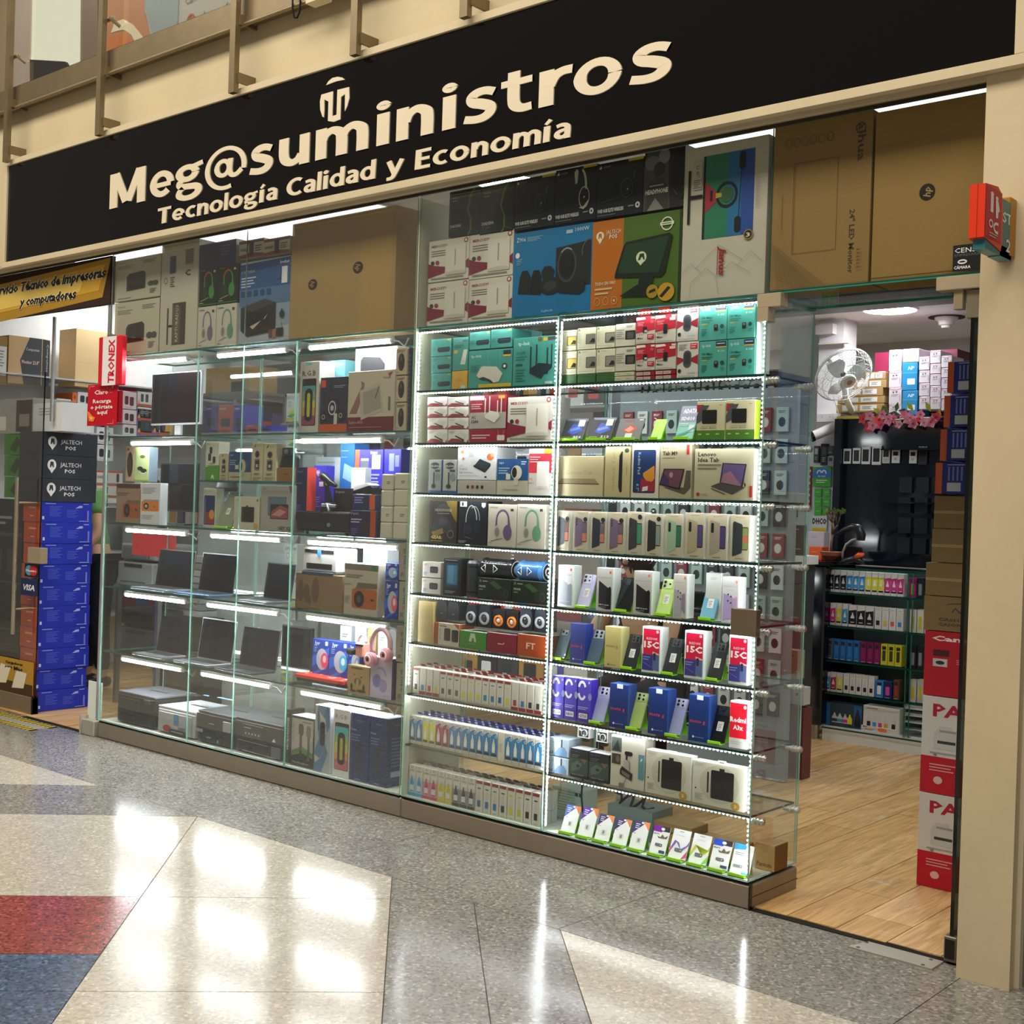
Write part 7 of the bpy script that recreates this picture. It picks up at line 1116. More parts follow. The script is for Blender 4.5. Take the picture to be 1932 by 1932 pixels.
b = MP('f0a898'); b.cbox(-.03, .03, -.02, .03, 0, .07, c=.008); b.obj('body', r); b = MT('26282c'); b.tube((-.075, -.02, .022), (-.03, -.01, .022), .016, 14); b.cbox(-.02, .03, -.026, -.02, .052, .062); b.obj('black_tube', r); b = MG('f8d0d8'); b.path([(.028*math.cos(math.radians(a)), .0, .07+.035*math.sin(math.radians(a))) for a in range(0, 181, 15)], .006, 8); b.obj('handle', r)
for a_, b_, zz, w_ in ((1181, 1249, None, 'upper'), (1251, 1320, ZE, 'lower')): PX('cable_box', '%s slim grey-beige box spine beside the pink headphones' % w_, 747, 762, a_, b_, zz, .04, .08, 'a39c8c', sp, side='2a2a44')
for k, (u0, u1, c) in enumerate(((640, 662, 'd8dee4'), (668, 690, 'd4d8dc'), (692, 708, 'c8a870'), (712, 730, 'e0e4e8'))):
    PX('accessory_box', '%s tall pale box at the rear of the headphones shelf' % ORD[k], u0, u1, 1180+2*k, 1290, ZE, .25, .06, c, [('q', .25, .35, .75, .6, .05, '3a3c40'), ('g', .2, .85, .5, 2, .04, '7a8088')])
# bottom of bay three
PX('microphone_box', 'black and white box picturing two microphones over green leaves', 548, 592, 1352, 1452, ZF, .035, .10, '2c3430', [('p', [(.0, .1), (.98, 0), (1, .98), (.0, .96)], '1f2624'), ('r', .04, .28, .97, .95, 'b8b4ae'), ('p', [(.04, .28), (.5, .42), (.97, .30), (.97, .2), (.5, .28), (.04, .18)], '5f8a44'), ('q', .34, .62, .56, .86, .09, '3a3a38'), ('r', .40, .14, .50, .64, '33332f'), ('q', .68, .60, .88, .84, .08, '77736c'), ('r', .74, .14, .84, .62, '5a5650'), ('g', .5, .90, .4, 1, .03, '4a4a48'), ('t', 'Mini Microphone', .12, .06, .8, .035, 'c8ccc4'), ('o', .12, .78, .05, .03, .01, '77746c'), ('o', .12, .66, .05, .03, .01, '77746c'), ('o', .12, .54, .05, .03, .01, '77746c')], top='e8ecee')
PX('narrow_box', 'narrow black box spine with white lettering at the lower divider', 539, 547.5, 1338, 1440, ZF, .045, .09, '1c201e', [('t', 'MICROPHONE', .65, .25, .85, .35, 'd8dcd8', {'rot': 90, 'bold': .04})])
PX('band_box', 'pale box with blue marble swirls and a slim wristband picture', 593, 622, 1331, 1462, ZF, .03, .09, 'b0b8bc', [('p', [(.2, 1), (.9, 1), (1, .7), (.6, .5), (.9, .3), (.5, 0), (0, 0), (0, .3), (.3, .5), (.1, .8)], '5f86ac'), ('p', [(.3, .9), (.7, .8), (.8, .6), (.5, .5)], 'c8ccb8'), ('p', [(0, .25), (.4, .2), (.7, .4), (.5, .25), (.1, .12)], 'c8c8b0'), ('q', .36, .40, .70, .76, .15, '1f3d44'), ('q', .42, .56, .66, .74, .08, '14181c'), ('r', .22, .62, .28, .9, '3a4a5a')], top='f8fafc', side='e4eef8')
PX('speaker_box', 'glowing white box with a bright rainbow capsule speaker, bottom bay', 628, 659.5, 1338, 1466, ZF, .03, .10, 'e6e6ea', [('t', 'R.G.B', .12, .86, .82, .06, '9a9aa0', {'bold': .015}), ('q', .10, .10, .95, .80, .06, '3a3034'), ('q', .13, .56, .92, .74, .06, '5ac0cc'), ('r', .13, .46, .92, .62, '9cc870'), ('r', .13, .36, .92, .5, 'd8d84a'), ('r', .13, .22, .92, .36, 'e8a04a'), ('q', .13, .11, .92, .26, .06, 'd06a78'), ('q', .30, .18, .76, .66, .2, '1c1c1e'), ('q', .44, .25, .62, .58, .08, 'c8b84a')], top='ffffff', side='f4f4f8')
nv = [('t', 'vitec', .3, .88, .7, .035, '6a80c0'), ('t', 'Parlante', .04, .74, .35, .03, '8a98d0', {'bold': .03}), ('g', .04, .68, .5, 3, .04, '5a6ab0'), ('q', .36, .12, .62, .56, .08, '22283c'), ('g', .3, .03, .3, 1, .02, '8a98d0')]
PX('speaker_box', 'tall navy speaker box, left of two in the bottom right compartment', 660, 696, 1346, 1474, ZF, .03, .12, '1c2a68', nv, top='f4f8ff')
PX('speaker_box', 'tall navy speaker box, right of two in the bottom right compartment', 697, 731, 1353, 1483, ZF, .03, .12, '1a2862', nv, top='f4f8ff', sideart=[('t', 'vitec', .35, .88, .65, .03, '6a80c0'), ('g', .2, .7, .6, 9, .05, '5a6ab0'), ('r', .2, .14, .75, .22, 'a8b4dc')])
# laptops
def laptop(label, u0, u1, vt, vb, zs, body='b9bdc4', Y=.19, dep=.16, frame='aeb2ba', tilt=8):
    X0 = at(u0, (vt+vb)/2, Y)[0]; X1 = at(u1, (vt+vb)/2, Y)[0]; W = X1-X0; z1 = at((u0+u1)/2, vt, Y)[1]; H = (z1-zs-.014)/math.cos(math.radians(tilt))
    r = empty('laptop', ((X0+X1)/2, Y, zs)); tag(r, label, 'laptop')
    b = MB('metal', body); b.cbox(-W/2, W/2, -dep, 0, 0, .012, c=.003); base_ = b.obj('keyboard_base', r)
    b = MP('3a3d42')
    for i in range(12):
        for j in range(5): w_ = W*.86/12; x_ = -W*.43+i*w_; y_ = -dep*.12-j*dep*.1; b.box(x_, x_+w_*.84, y_-dep*.08, y_, .012, .0132, skip='b')
    q = b.obj('keys', base_); q['kind'] = 'stuff'; b = MB('metal', 'a0a4ac'); b.box(-W*.16, W*.16, -dep*.94, -dep*.68, .012, .0124); b.obj('touchpad', base_)
    T = Matrix.Translation((0, 0, .012)) @ Matrix.Rotation(-math.radians(tilt), 4, 'X'); b = MB('metal', frame); b.cbox(-W/2, W/2, 0, .006, 0, H, c=.003, T=T); ld = b.obj('lid', r); b = MG('15171c'); b.box(-W/2+.006, W/2-.006, -.0008, 0, .006, H-.006, T=T); b.obj('screen', ld)
laptop('silver laptop open on the left bay shelf, dark screen reflecting', 293, 361, 1037, 1106, ZD, frame='8a7c70', body='c8d4e0')
laptop('slim laptop with dark screen in the middle bay, upper laptop shelf', 374, 441, 1044, 1107, ZD, body='7a9ac8')
laptop('dark laptop half hidden behind the right divider, upper laptop shelf', 497, 549, 1062, 1127, ZD, body='c8d0d4', frame='5a5f66')
laptop('silver laptop with wide palm rest in the left bay, lower laptop shelf', 296, 352, 1165, 1228, ZE, frame='2c2e32')
laptop('bright-edged silver laptop across the divider, lower laptop shelf', 373, 438, 1168, 1247, ZE, frame='d8dce0')
laptop('dark grey laptop in the middle bay, lower laptop shelf', 451, 521, 1184, 1259, ZE, frame='7a7e84', body='6a7078')
# printers
def printer(name, label, u0, u1, vt, vb, col, top, dep=.28, Y=.035, parts=(), panel=None, hfix=None):
    X0 = at(u0, (vt+vb)/2, Y)[0]; X1 = at(u1, (vt+vb)/2, Y)[0]; z1 = at((u0+u1)/2, vt, Y)[1]; W = X1-X0; H = z1-ZF
    r = empty(name, ((X0+X1)/2, Y, ZF)); tag(r, label, 'printer')
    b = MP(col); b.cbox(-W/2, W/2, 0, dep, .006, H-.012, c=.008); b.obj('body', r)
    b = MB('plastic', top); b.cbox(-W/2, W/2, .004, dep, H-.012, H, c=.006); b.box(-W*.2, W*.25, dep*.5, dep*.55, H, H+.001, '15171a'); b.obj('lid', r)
    for nm_, x0, x1, z0, z1_, c, y in parts:
        b = MB('plastic' if c != 'g' else 'gloss', c); b.cbox(-W/2+x0*W, -W/2+x1*W, -y, .004, z0*H, z1_*H, c=.002); b.obj(nm_, r)
    if panel: p = MB(); draw(p, panel, W, H, front_T(-W/2, 0, -.0085)); p.obj('printed_front', r)
    return r
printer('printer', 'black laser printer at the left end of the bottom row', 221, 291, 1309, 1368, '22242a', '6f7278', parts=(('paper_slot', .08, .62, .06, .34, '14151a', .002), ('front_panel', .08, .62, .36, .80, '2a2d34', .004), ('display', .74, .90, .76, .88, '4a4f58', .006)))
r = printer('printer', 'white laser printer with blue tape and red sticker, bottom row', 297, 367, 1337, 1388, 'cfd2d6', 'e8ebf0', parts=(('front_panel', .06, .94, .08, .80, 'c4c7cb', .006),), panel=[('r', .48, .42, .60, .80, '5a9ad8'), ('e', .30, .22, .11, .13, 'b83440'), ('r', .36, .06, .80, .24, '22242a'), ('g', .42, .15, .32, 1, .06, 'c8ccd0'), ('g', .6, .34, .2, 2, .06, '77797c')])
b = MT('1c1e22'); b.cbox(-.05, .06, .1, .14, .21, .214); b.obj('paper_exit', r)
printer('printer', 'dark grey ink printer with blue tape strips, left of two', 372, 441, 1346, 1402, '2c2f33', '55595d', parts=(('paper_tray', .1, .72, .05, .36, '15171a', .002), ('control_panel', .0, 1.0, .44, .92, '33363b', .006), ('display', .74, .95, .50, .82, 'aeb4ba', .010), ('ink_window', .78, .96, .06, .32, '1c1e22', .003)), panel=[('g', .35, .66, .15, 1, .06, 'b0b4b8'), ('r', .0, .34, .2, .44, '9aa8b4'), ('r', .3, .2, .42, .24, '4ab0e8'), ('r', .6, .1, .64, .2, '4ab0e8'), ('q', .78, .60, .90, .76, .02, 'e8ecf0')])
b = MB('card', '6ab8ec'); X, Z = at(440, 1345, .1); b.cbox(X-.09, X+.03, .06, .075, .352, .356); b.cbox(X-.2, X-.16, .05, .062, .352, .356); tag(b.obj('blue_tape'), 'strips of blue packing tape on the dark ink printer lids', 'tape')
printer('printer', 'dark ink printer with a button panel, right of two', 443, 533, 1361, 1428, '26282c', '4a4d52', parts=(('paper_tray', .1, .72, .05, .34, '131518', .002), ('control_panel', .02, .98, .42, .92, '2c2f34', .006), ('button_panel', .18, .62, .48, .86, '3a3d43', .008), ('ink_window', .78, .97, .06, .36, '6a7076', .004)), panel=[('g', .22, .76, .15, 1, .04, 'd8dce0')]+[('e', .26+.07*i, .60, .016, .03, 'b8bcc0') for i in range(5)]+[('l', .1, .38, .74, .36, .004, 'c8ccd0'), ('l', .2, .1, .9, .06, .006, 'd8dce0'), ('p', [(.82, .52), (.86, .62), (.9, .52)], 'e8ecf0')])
# ================================================================ entrance at the left
Yb = .0
b = MT('33221c'); b.box(-9.2, -6.575, .0, .03, 2.521, 2.800); bn = b.obj('service_banner'); tag(bn, 'gold and brown banner board about technical service under the sign', 'banner')
p = MB('card', 'c39a34')
def pw(mb, pts, Y, col, mat='card'): mb.prism([at(u, v, Y) for u, v in pts], Y, Y+.0015, col, mat)
pw(p, [(-220, 590), (-220, 660), (193, 561), (209, 486)], -.0015, 'a8822a'); pw(p, [(-220, 600), (-220, 640), (186, 548), (198, 498)], -.0025, 'c9a038'); pw(p, [(-60, 560), (-60, 598), (150, 551), (160, 516)], -.0035, 'dcc060')
def btxt(mb, s, u0, v0, u1, v1, ch_px, Y, col, **o):
    X0, Z0 = at(u0, v0, Y); X1 = at(u1, v1, Y)[0]; ch = at(u0, v0-ch_px, Y)[1]-Z0; draw(mb, [('t', s, 0, 0, 1, 1, col, o)], X1-X0, ch, front_T(X0, Z0, Y))
for dx, c, Y, bo in ((0, 'f0e6cc', -.0045, .075), (0, '14100c', -.0062, .03)):
    btxt(p, 'Servicio Técnico de impresoras', -16, 559, 199, 522, 16, Y, c, bold=bo, shear=.25); btxt(p, 'y computadores', 36, 578, 143, 560, 15, Y, c, bold=bo, shear=.25)
p.obj('printed_lettering', bn)
# battery-shaped sign
def wbox(mb, u0, v0, u1, v1, Y0, Y1, col, mat='card', c=.003):
    vm = (v0+v1)/2; um = (u0+u1)/2; mb.cbox(at(u0, vm, Y0)[0], at(u1, vm, Y0)[0], Y0, Y1, at(um, v1, Y0)[1], at(um, v0, Y0)[1], col, mat, c=c)
b = MP('e6e6e6'); wbox(b, 185, 634, 229, 727, -.08, -.045, 'd81c30', 'plastic', .006); o = b.obj('battery_sign'); tag(o, 'red and white battery-shaped hanging sign with sideways red lettering', 'sign')
p = MB(); wbox(p, 193, 635, 218, 727, -.084, -.08, 'eceef0', 'card', .001); X0, Z0 = at(214, 722, -.085); Z1 = at(208, 640, -.085)[1]
draw(p, [('t', 'TRONEX', 0, 0, 1, 1, 'd81c40', {'rot': 90, 'bold': .035, 'shear': .1})], .058, Z1-Z0, front_T(X0, Z0, -.0845)); wbox(p, 202, 631, 212, 634, -.075, -.05, 'b9bcc0', 'metal', .001); p.obj('white_band', o)
b = MB('card', 'c01028'); wbox(b, 165, 725, 221, 803, -.062, -.058, 'c20a26', 'card', .001); wbox(b, 221, 737, 230, 797, -.056, -.05, '8a0a1c', 'card', .001); o = b.obj('recharge_sign'); tag(o, 'dark red sign reading Recarga o pórtate aquí below the battery sign', 'sign')
X0, Z0 = at(165, 803, -.062); X1, Z1 = at(221, 725, -.062)
p = MB(); W_, H_ = X1-X0, at(193, 725, -.062)[1]-at(193, 803, -.062)[1]; Z0 = at(193, 803, -.062)[1]
draw(p, [('t', 'Claro', .22, .76, .70, .10, 'f4e8e8', {'bold': .02}), ('l', .66, .86, .68, .92, .003, 'f4e8e8'), ('l', .74, .84, .80, .89, .003, 'f4e8e8'), ('l', .76, .79, .84, .79, .003, 'f4e8e8'), ('t', 'Recarga', .18, .55, .82, .09, 'f4e8e8', {'bold': .03}), ('t', 'o pórtate', .10, .41, .88, .09, 'f4e8e8', {'bold': .03}), ('t', 'aquí', .34, .28, .72, .09, 'f4e8e8', {'bold': .03}), ('p', [(0, .34), (.06, .12), (.22, .1), (.28, .2), (.18, .24), (.04, .36)], 'f08a2c'), ('p', [(.06, .24), (.14, .14), (.2, .2)], 'f8d06a'), ('p', [(.84, .96), (.92, .98), (.86, .86)], 'f0a04a'), ('l', .06, .96, .24, .96, .004, 'f4e8e8'), ('l', .06, .96, .06, .88, .004, 'f4e8e8'), ('l', .72, .04, .92, .04, .004, 'f4e8e8'), ('l', .92, .04, .92, .14, .004, 'f4e8e8')], W_, H_, front_T(X0, Z0, -.0625)); p.obj('printed_front', o)
b = MB('metal', 'c4c6c6'); b.tube((-6.60, .02, .1), (-6.60, .02, 2.52), .012, 10); X, Z = at(102, 640, .12); b.tube((X, .12, 1.86), (X, .12, 2.52), .012, 10); tag(b.obj('metal_posts'), 'thin steel uprights framing the left entrance glass', 'post')
# closed glass leaf with handle
YD = .09; XE = -7.445
b = MB(); pane(b, -9.2, XE, YD-.005, YD+.005, .10, 2.17, '0e1214'); gd = b.obj('glass_door'); tag(gd, 'closed glass door leaf with long steel handle at the left edge', 'door')
b = MB('brushed', '8a7d6a'); b.cbox(-9.2, XE, YD-.02, YD+.02, .005, .11, c=.003); b.box(XE-.01, XE, YD-.022, YD+.022, 0, .12, '201c18', 'matte'); b.obj('bottom_rail', gd)
for s in (-1, 1):
    Y = YD+s*.07; X = -7.62
    b = MB('metal', 'c9c0ac'); b.tube((X, Y, .50), (X, Y, 1.50), .014, 12); b.tube((X, YD, .66), (X, Y, .66), .008, 8); b.tube((X, YD, 1.34), (X, Y, 1.34), .008, 8); b.obj('handle', gd)
b = MB('brushed', 'b0a488'); wbox(b, 52, 1033, 76, 1063, YD-.03, YD+.02, 'b0a488', 'brushed', .002); b.obj('lock', gd)
X0, Z1 = at(48, 1063, YD-.006); X1, Z0 = at(72, 1090, YD-.006); b = MB(); b.box(X0, X1, YD-.009, YD-.0055, Z0, Z1, '14181c'); o = b.obj('card_sticker'); tag(o, 'black sticker with overlapping blue and red discs on the door glass', 'sticker')
p = MB(); draw(p, [('e', .34, .5, .30, .40, '4a9ac0'), ('e', .66, .5, .30, .40, 'c02c38'), ('t', 'Maestro', .12, .40, .88, .16, 'f0f0f0', {'bold': .03})], X1-X0, Z1-Z0, front_T(X0, Z0, YD-.0092)); p.obj('printed_front', o)
X0, Z1 = at(41, 1090, YD-.006); X1, Z0 = at(70, 1126, YD-.006); b = MB(); b.box(X0, X1, YD-.009, YD-.0055, Z0, Z1, '1f2a5c'); o = b.obj('card_sticker'); tag(o, 'navy sticker reading VISA on the door glass below the disc sticker', 'sticker')
p = MB(); draw(p, [('t', 'VISA', .14, .32, .86, .32, 'f0f0f0', {'bold': .03, 'shear': .2})], X1-X0, Z1-Z0, front_T(X0, Z0, YD-.0092)); p.obj('printed_front', o)
X1 = XE-.02; Z0 = .11; b = MB(); b.box(-8.4, X1, YD-.009, YD-.0055, .11, .33, 'b8902c'); o = b.obj('charger_sticker'); tag(o, 'gold sticker about laptop chargers at the foot of the closed door', 'sticker')
p = MB(); draw(p, [('r', 0, 0, 1, .34, '4a3018'), ('p', [(.30, .3), (.40, .3), (.46, .8), (.36, .85)], 'e8e0cc'), ('p', [(.50, .2), (.64, .25), (.70, .75), (.56, .8)], 'e8e0cc'), ('p', [(.72, .15), (.88, .2), (.92, .65), (.78, .7)], 'e8e0cc'), ('t', 'Cargadores', .62, .84, .86, .07, '1c140c', {'bold': .04}), ('t', 'para', .62, .72, .72, .06, '1c140c', {'bold': .04}), ('t', 'Mac', .74, .68, .86, .10, '1c140c', {'bold': .04})], X1+8.4, .22, front_T(-8.4, .11, YD-.0092)); p.obj('printed_front', o)
# anti-slip strip on the floor
b = MT('8f8c84'); q = [(-8.6, -.20), (-6.98, -.20), (-6.98, -.02), (-8.6, -.02)]; b.slab(q, 0, .002)
for i in range(34):
    x = -8.6+i*.048; b.slab([(x, -.20), (x+.024, -.20), (x+.024, -.145), (x, -.145)], .002, .0026, 'c9b42c'); b.slab([(x+.024, -.20), (x+.048, -.20), (x+.048, -.145), (x+.024, -.145)], .002, .0026, '1c1a16')
    b.slab([(x, -.075), (x+.024, -.075), (x+.024, -.02), (x, -.02)], .002, .0026, 'c9b42c'); b.slab([(x+.024, -.075), (x+.048, -.075), (x+.048, -.02), (x+.024, -.02)], .002, .0026, '1c1a16')
tag(b.obj('floor_strip'), 'yellow and black striped anti-slip strip on the floor at the left entrance', 'floor strip')
# stack of blue and charcoal cartons
bl = [('g', .08, .92, .2, 1, .1, '8a9ae8'), ('g', .16, .78, .24, 7, .075, '4a62d0'), ('g', .50, .62, .22, 6, .07, '4a62d0'), ('p', [(.66, .7), (.74, .84), (.80, .84), (.80, .74)], 'a8b4ec'), ('g', .82, .92, .1, 1, .06, 'c8d0f4'), ('r', .90, .12, .93, .6, '7a8ae0'), ('g', .74, .08, .2, 1, .06, 'b8c0f0'), ('r', .02, .15, .06, .3, 'd0d4f0')]
zb = [0, .137, .273, .408, .543, .679, .814, .949, 1.084, 1.219, 1.352]
random.seed(2)
for i in range(10):
    dx = random.uniform(-.008, .008)
    carton('blue_carton', 'blue carton with orange end, %s from the floor in the entrance stack' % ORD[i], -7.74+dx, -7.512+dx, zb[i]+.006*(i == 0), zb[i+1], .13+random.uniform(-.004, .006), .36, '1d2fae', [('g', .3, .7, .4, 1, .2, 'f0a888'), ('g', .4, .3, .2, 1, .15, 'f0a888')], cols={'f': 'c8502c'}, side='1d2fae', sideart=bl)
js = [('e', .22, .58, .075, .24, 'e8eaec'), ('p', [(.155, .48), (.285, .48), (.22, .22)], 'e8eaec'), ('p', [(.185, .48), (.205, .48), (.22, .58), (.235, .48), (.255, .48), (.245, .72), (.195, .72)], '33363e'), ('t', 'JALTECH', .36, .52, .72, .17, 'e8eaec', {'bold': .01}), ('t', 'POS', .44, .26, .62, .15, 'e8eaec', {'bold': .03})]
zj = [1.352, 1.502, 1.652, 1.80]
for i in range(3):
    carton('charcoal_carton', 'charcoal carton with white pin logo, %s of three on the blue cartons' % ['lowest', 'middle', 'top'][i], -7.76, -7.508, zj[i], zj[i+1], .10, .41, '30333d', [], side='32353f', sideart=js)
PX('white_packs', 'white plastic-wrapped packs on top of the charcoal cartons', 62, 118, 760, 820, 1.80, .14, .2, 'd4d8dc', [('g', .2, .8, .5, 3, .1, 'a0a4a8'), ('l', .3, .1, .3, .6, .004, '9a9ea4'), ('l', .7, .1, .72, .5, .004, '9a9ea4')])
ge = [('p', [(.2, .3), (.45, .9), (.6, .6), (.4, .1)], '2a3c24'), ('g', .6, .3, .3, 2, .1, 'a8c89a')]
for i, (a_, b_) in enumerate(((819, 858), (859, 898), (899, 939))):
    PX('green_carton', 'green carton behind the closed door glass, %s of three' % ['top', 'middle', 'lowest'][i], 8, 61, a_, b_, None, .17, .3, '3c7a22', ge)
PX('phone_poster_box', 'grey carton with dark brown screen behind the closed door glass', 0, 62, 752, 818, None, .17, .3, '9a9a96', [('r', .5, .05, .98, .95, '3a2c28'), ('r', .6, .2, .9, .55, '8a8078'), ('q', .0, .1, .2, .5, .03, 'd8d8d4')])
carton('dark_cabinet', 'dark display cabinet behind the closed door at far left', -9.2, -7.80, .12, 1.36, .16, .35, '1a1e24', [('r', .0, .80, 1, .82, '3a4048'), ('r', 0, .55, 1, .56, '3a4048'), ('r', 0, .3, 1, .31, '3a4048'), ('g', .6, .9, .3, 2, .03, '8a9098')]+[('q', .62+.12*i, .6, .70+.12*i, .74, .02, '3f3a34') for i in range(3)], 'cabinet', mat='gloss')
# ================================================================ left wall stock (boxes face the aisle)
XW = -9.0
def WX(name, label, u0, u1, vt, vb, col, art=(), X=XW, dep=.25, **k):
    vm = (vt+vb)/2; Y0 = xp(u0, vm, X)[0]; Y1 = xp(u1, vm, X)[0]; um = (u0+u1)/2; z1 = xp(um, vt, X)[1]; z0 = xp(um, vb, X)[1]
    W = Y1-Y0-.004; H = z1-z0-.002; b = MB(k.get('mat', 'card'), col); b.cbox(-W/2, W/2, 0, dep, 0, H, col)
    o = b.obj(name, loc=(X, (Y0+Y1)/2, z0), rot=(0, 0, PI/2)); tag(o, label, k.get('cat', 'box'), k.get('group'))
    if art: p = MB(); draw(p, art, W, H, front_T(-W/2, 0, -.0002)); p.obj('printed_front', o)
    return o
mb_ = [('q', .15, .25, .42, .75, .08, '33363a'), ('q', .5, .2, .8, .72, .08, '2c2f34'), ('g', .1, .1, .6, 1, .06, 'a0a4a8')]
mw_ = [('q', .22, .3, .42, .85, .06, '2f4a5a'), ('q', .55, .3, .75, .85, .06, '2f4a5a'), ('r', 0, 0, 1, .16, 'b8503c'), ('p', [(.0, .16), (.12, .5), (.2, .16)], 'e8a878')]
WX('monitor_carton', 'kraft and charcoal monitor carton high on the left wall shelf', 15, 94, 636, 726, 'c9a878', [('p', [(.38, 0), (.28, .5), (.5, 1), (.8, 1), (.8, 0)], '3f4246'), ('p', [(.82, 0), (.82, 1), (1, .98), (1, 0)], '35383c'), ('t', 'Compumax', .42, .72, .74, .06, 'd8d8d4'), ('t', 'Monitor 23.8"', .32, .44, .74, .07, 'e8c8b8', {'bold': .02}), ('t', 'Compumax', .92, .3, .9, .05, 'd8d8d4', {'rot': -90})])
WX('kraft_carton', 'kraft carton with a white label at the far left of the wall shelf', -16, 14, 634, 726, '9a7a4a', [('r', .3, .2, .95, .8, 'd8d8d4'), ('g', .4, .7, .4, 6, .06, '8a8a84')], mat='kraft')
WX('pale_carton', 'large pale tan carton on the left wall shelf behind the battery sign', 142, 212, 623, 732, 'e0c490', [('l', 0, .42, 1, .42, .003, 'a88c5c')])
for i, (u0, u1, vt, vb, a_) in enumerate(((106, 134, 752, 789, 1), (106, 134, 790, 826, 1), (146, 178, 740, 766, 1), (146, 178, 767, 794, 1), (146, 178, 795, 826, 1), (182, 214, 806, 838, 1), (182, 214, 839, 870, 1), (231, 258, 739, 772, 1), (231, 258, 773, 800, 1), (231, 258, 801, 822, 1), (259, 287, 739, 767, 2), (259, 287, 768, 793, 2), (259, 287, 794, 820, 2), (288, 320, 739, 767, 2), (288, 320, 768, 793, 2), (288, 320, 794, 820, 2))):
    WX('mouse_box', '%s mouse box on the left wall shelves, %s' % (['white', 'white and rust'][a_-1], 'column %s row %s' % ({106: 'one', 146: 'two', 182: 'three', 231: 'four', 259: 'five', 288: 'six'}[u0], ORD[[0, 1, 0, 1, 2, 0, 1, 0, 1, 2, 0, 1, 2, 0, 1, 2][i]])), u0, u1, vt, vb, 'd8dadc' if a_ == 1 else 'e0dcd4', mb_ if a_ == 1 else mw_)
WX('orange_box', 'narrow orange box end between white mouse boxes on the left wall', 135, 145, 740, 828, 'e0702c', [('g', .3, .9, .4, 5, .18, 'a04818')])
for k, (a_, b_) in enumerate(((888, 912), (913, 935), (936, 958))): WX('adapter_box', 'white and orange boxes on the left wall beside the green shirt, %s row' % ORD[k], 182, 232, a_, b_, 'd8d4cc', [('r', 0, .85, 1, 1, 'c8603c'), ('q', .3, .1, .42, .8, .05, '33343a'), ('q', .75, .1, .86, .8, .05, '33343a'), ('t', 'POWEST', .04, .35, .28, .25, '4a4a48')])
wsn = ['just under the mouse boxes', 'above the mouse boxes', 'lowest of all', 'second from the bottom', 'at elbow height']
for z, y0, y1 in ((xp(280, 822, XW)[1]-.01, -.1, 5.3), (xp(280, 738, XW)[1]+.03, .1, 5.3), (.45, .6, 5.3), (.95, .6, 5.3), (1.35, .6, 5.3)):
    b = MI('cfd4d6'); b.box(-9.39, XW+.02, max(.1, y0), y1, z-.012, z); tag(b.obj('wall_shelf'), 'long pale shelf on the left wall, %s' % wsn.pop(0), 'shelf')
random.seed(11)
PAL = ['d8dadc', '3f46b8', 'c85a3a', '3a3d44', 'd4c4a0', 'e4e4e0', '5a7a9a', '8a2a34', '23262e', 'c8ccd0', 'b0884a', '6a70a8']
def stock(n0, x0, x1, y0, y1, zlist, axis, prefix, lmin=.10, lmax=.24, hmin=.12, hmax=.26, words=('grey', 'blue')):
    """loose stock on a shelf run: each box its own thing"""
    cn = {'d8dadc': 'white', '3f46b8': 'violet-blue', 'c85a3a': 'rust', '3a3d44': 'charcoal', 'd4c4a0': 'tan', 'e4e4e0': 'off-white', '5a7a9a': 'steel-blue', '8a2a34': 'maroon', '23262e': 'black', 'c8ccd0': 'light grey', 'b0884a': 'kraft', '6a70a8': 'lavender-blue'}
    for zi, z in enumerate(zlist):
        t = x0 if axis == 'x' else y0; i = 0
        while t < (x1 if axis == 'x' else y1)-lmin:
            w_ = random.uniform(lmin, lmax); h_ = random.uniform(hmin, hmax); c = random.choice(PAL); d_ = .16
            acc = random.choice(['2c2e34', 'c84a3a', 'e8e8e8', '3a6ab0', 'd8a03c'])
            art = [('q', .2, .2, .7, .65, .06, acc), ('g', .12, .9, .5, 2, .06, '8a8c90')]
            b = MB('card', c); b.cbox(-w_/2, w_/2, 0, d_, 0, h_, c)
            o = b.obj('stock_box', loc=((t+w_/2, y0, z) if axis == 'x' else (x0, t+w_/2, z)), rot=(0, 0, 0) if axis == 'x' else (0, 0, PI/2))
            tag(o, '%s stock box, %s along the %s level, %s' % (cn[c], ORD[i], ['lowest', 'second', 'third', 'fourth', 'top'][zi], prefix), 'box', 'stock boxes on the '+prefix)
            p = MB(); draw(p, art, w_, h_, front_T(-w_/2, 0, -.0003)); p.obj('printed_front', o)
            t += w_+.006; i += 1
stock(0, XW+.0, 0, 1.75, 4.9, (.455, .955, 1.355, xp(280, 822, XW)[1]-.009), 'y', 'left wall shelves', .16, .34, .2, .34)
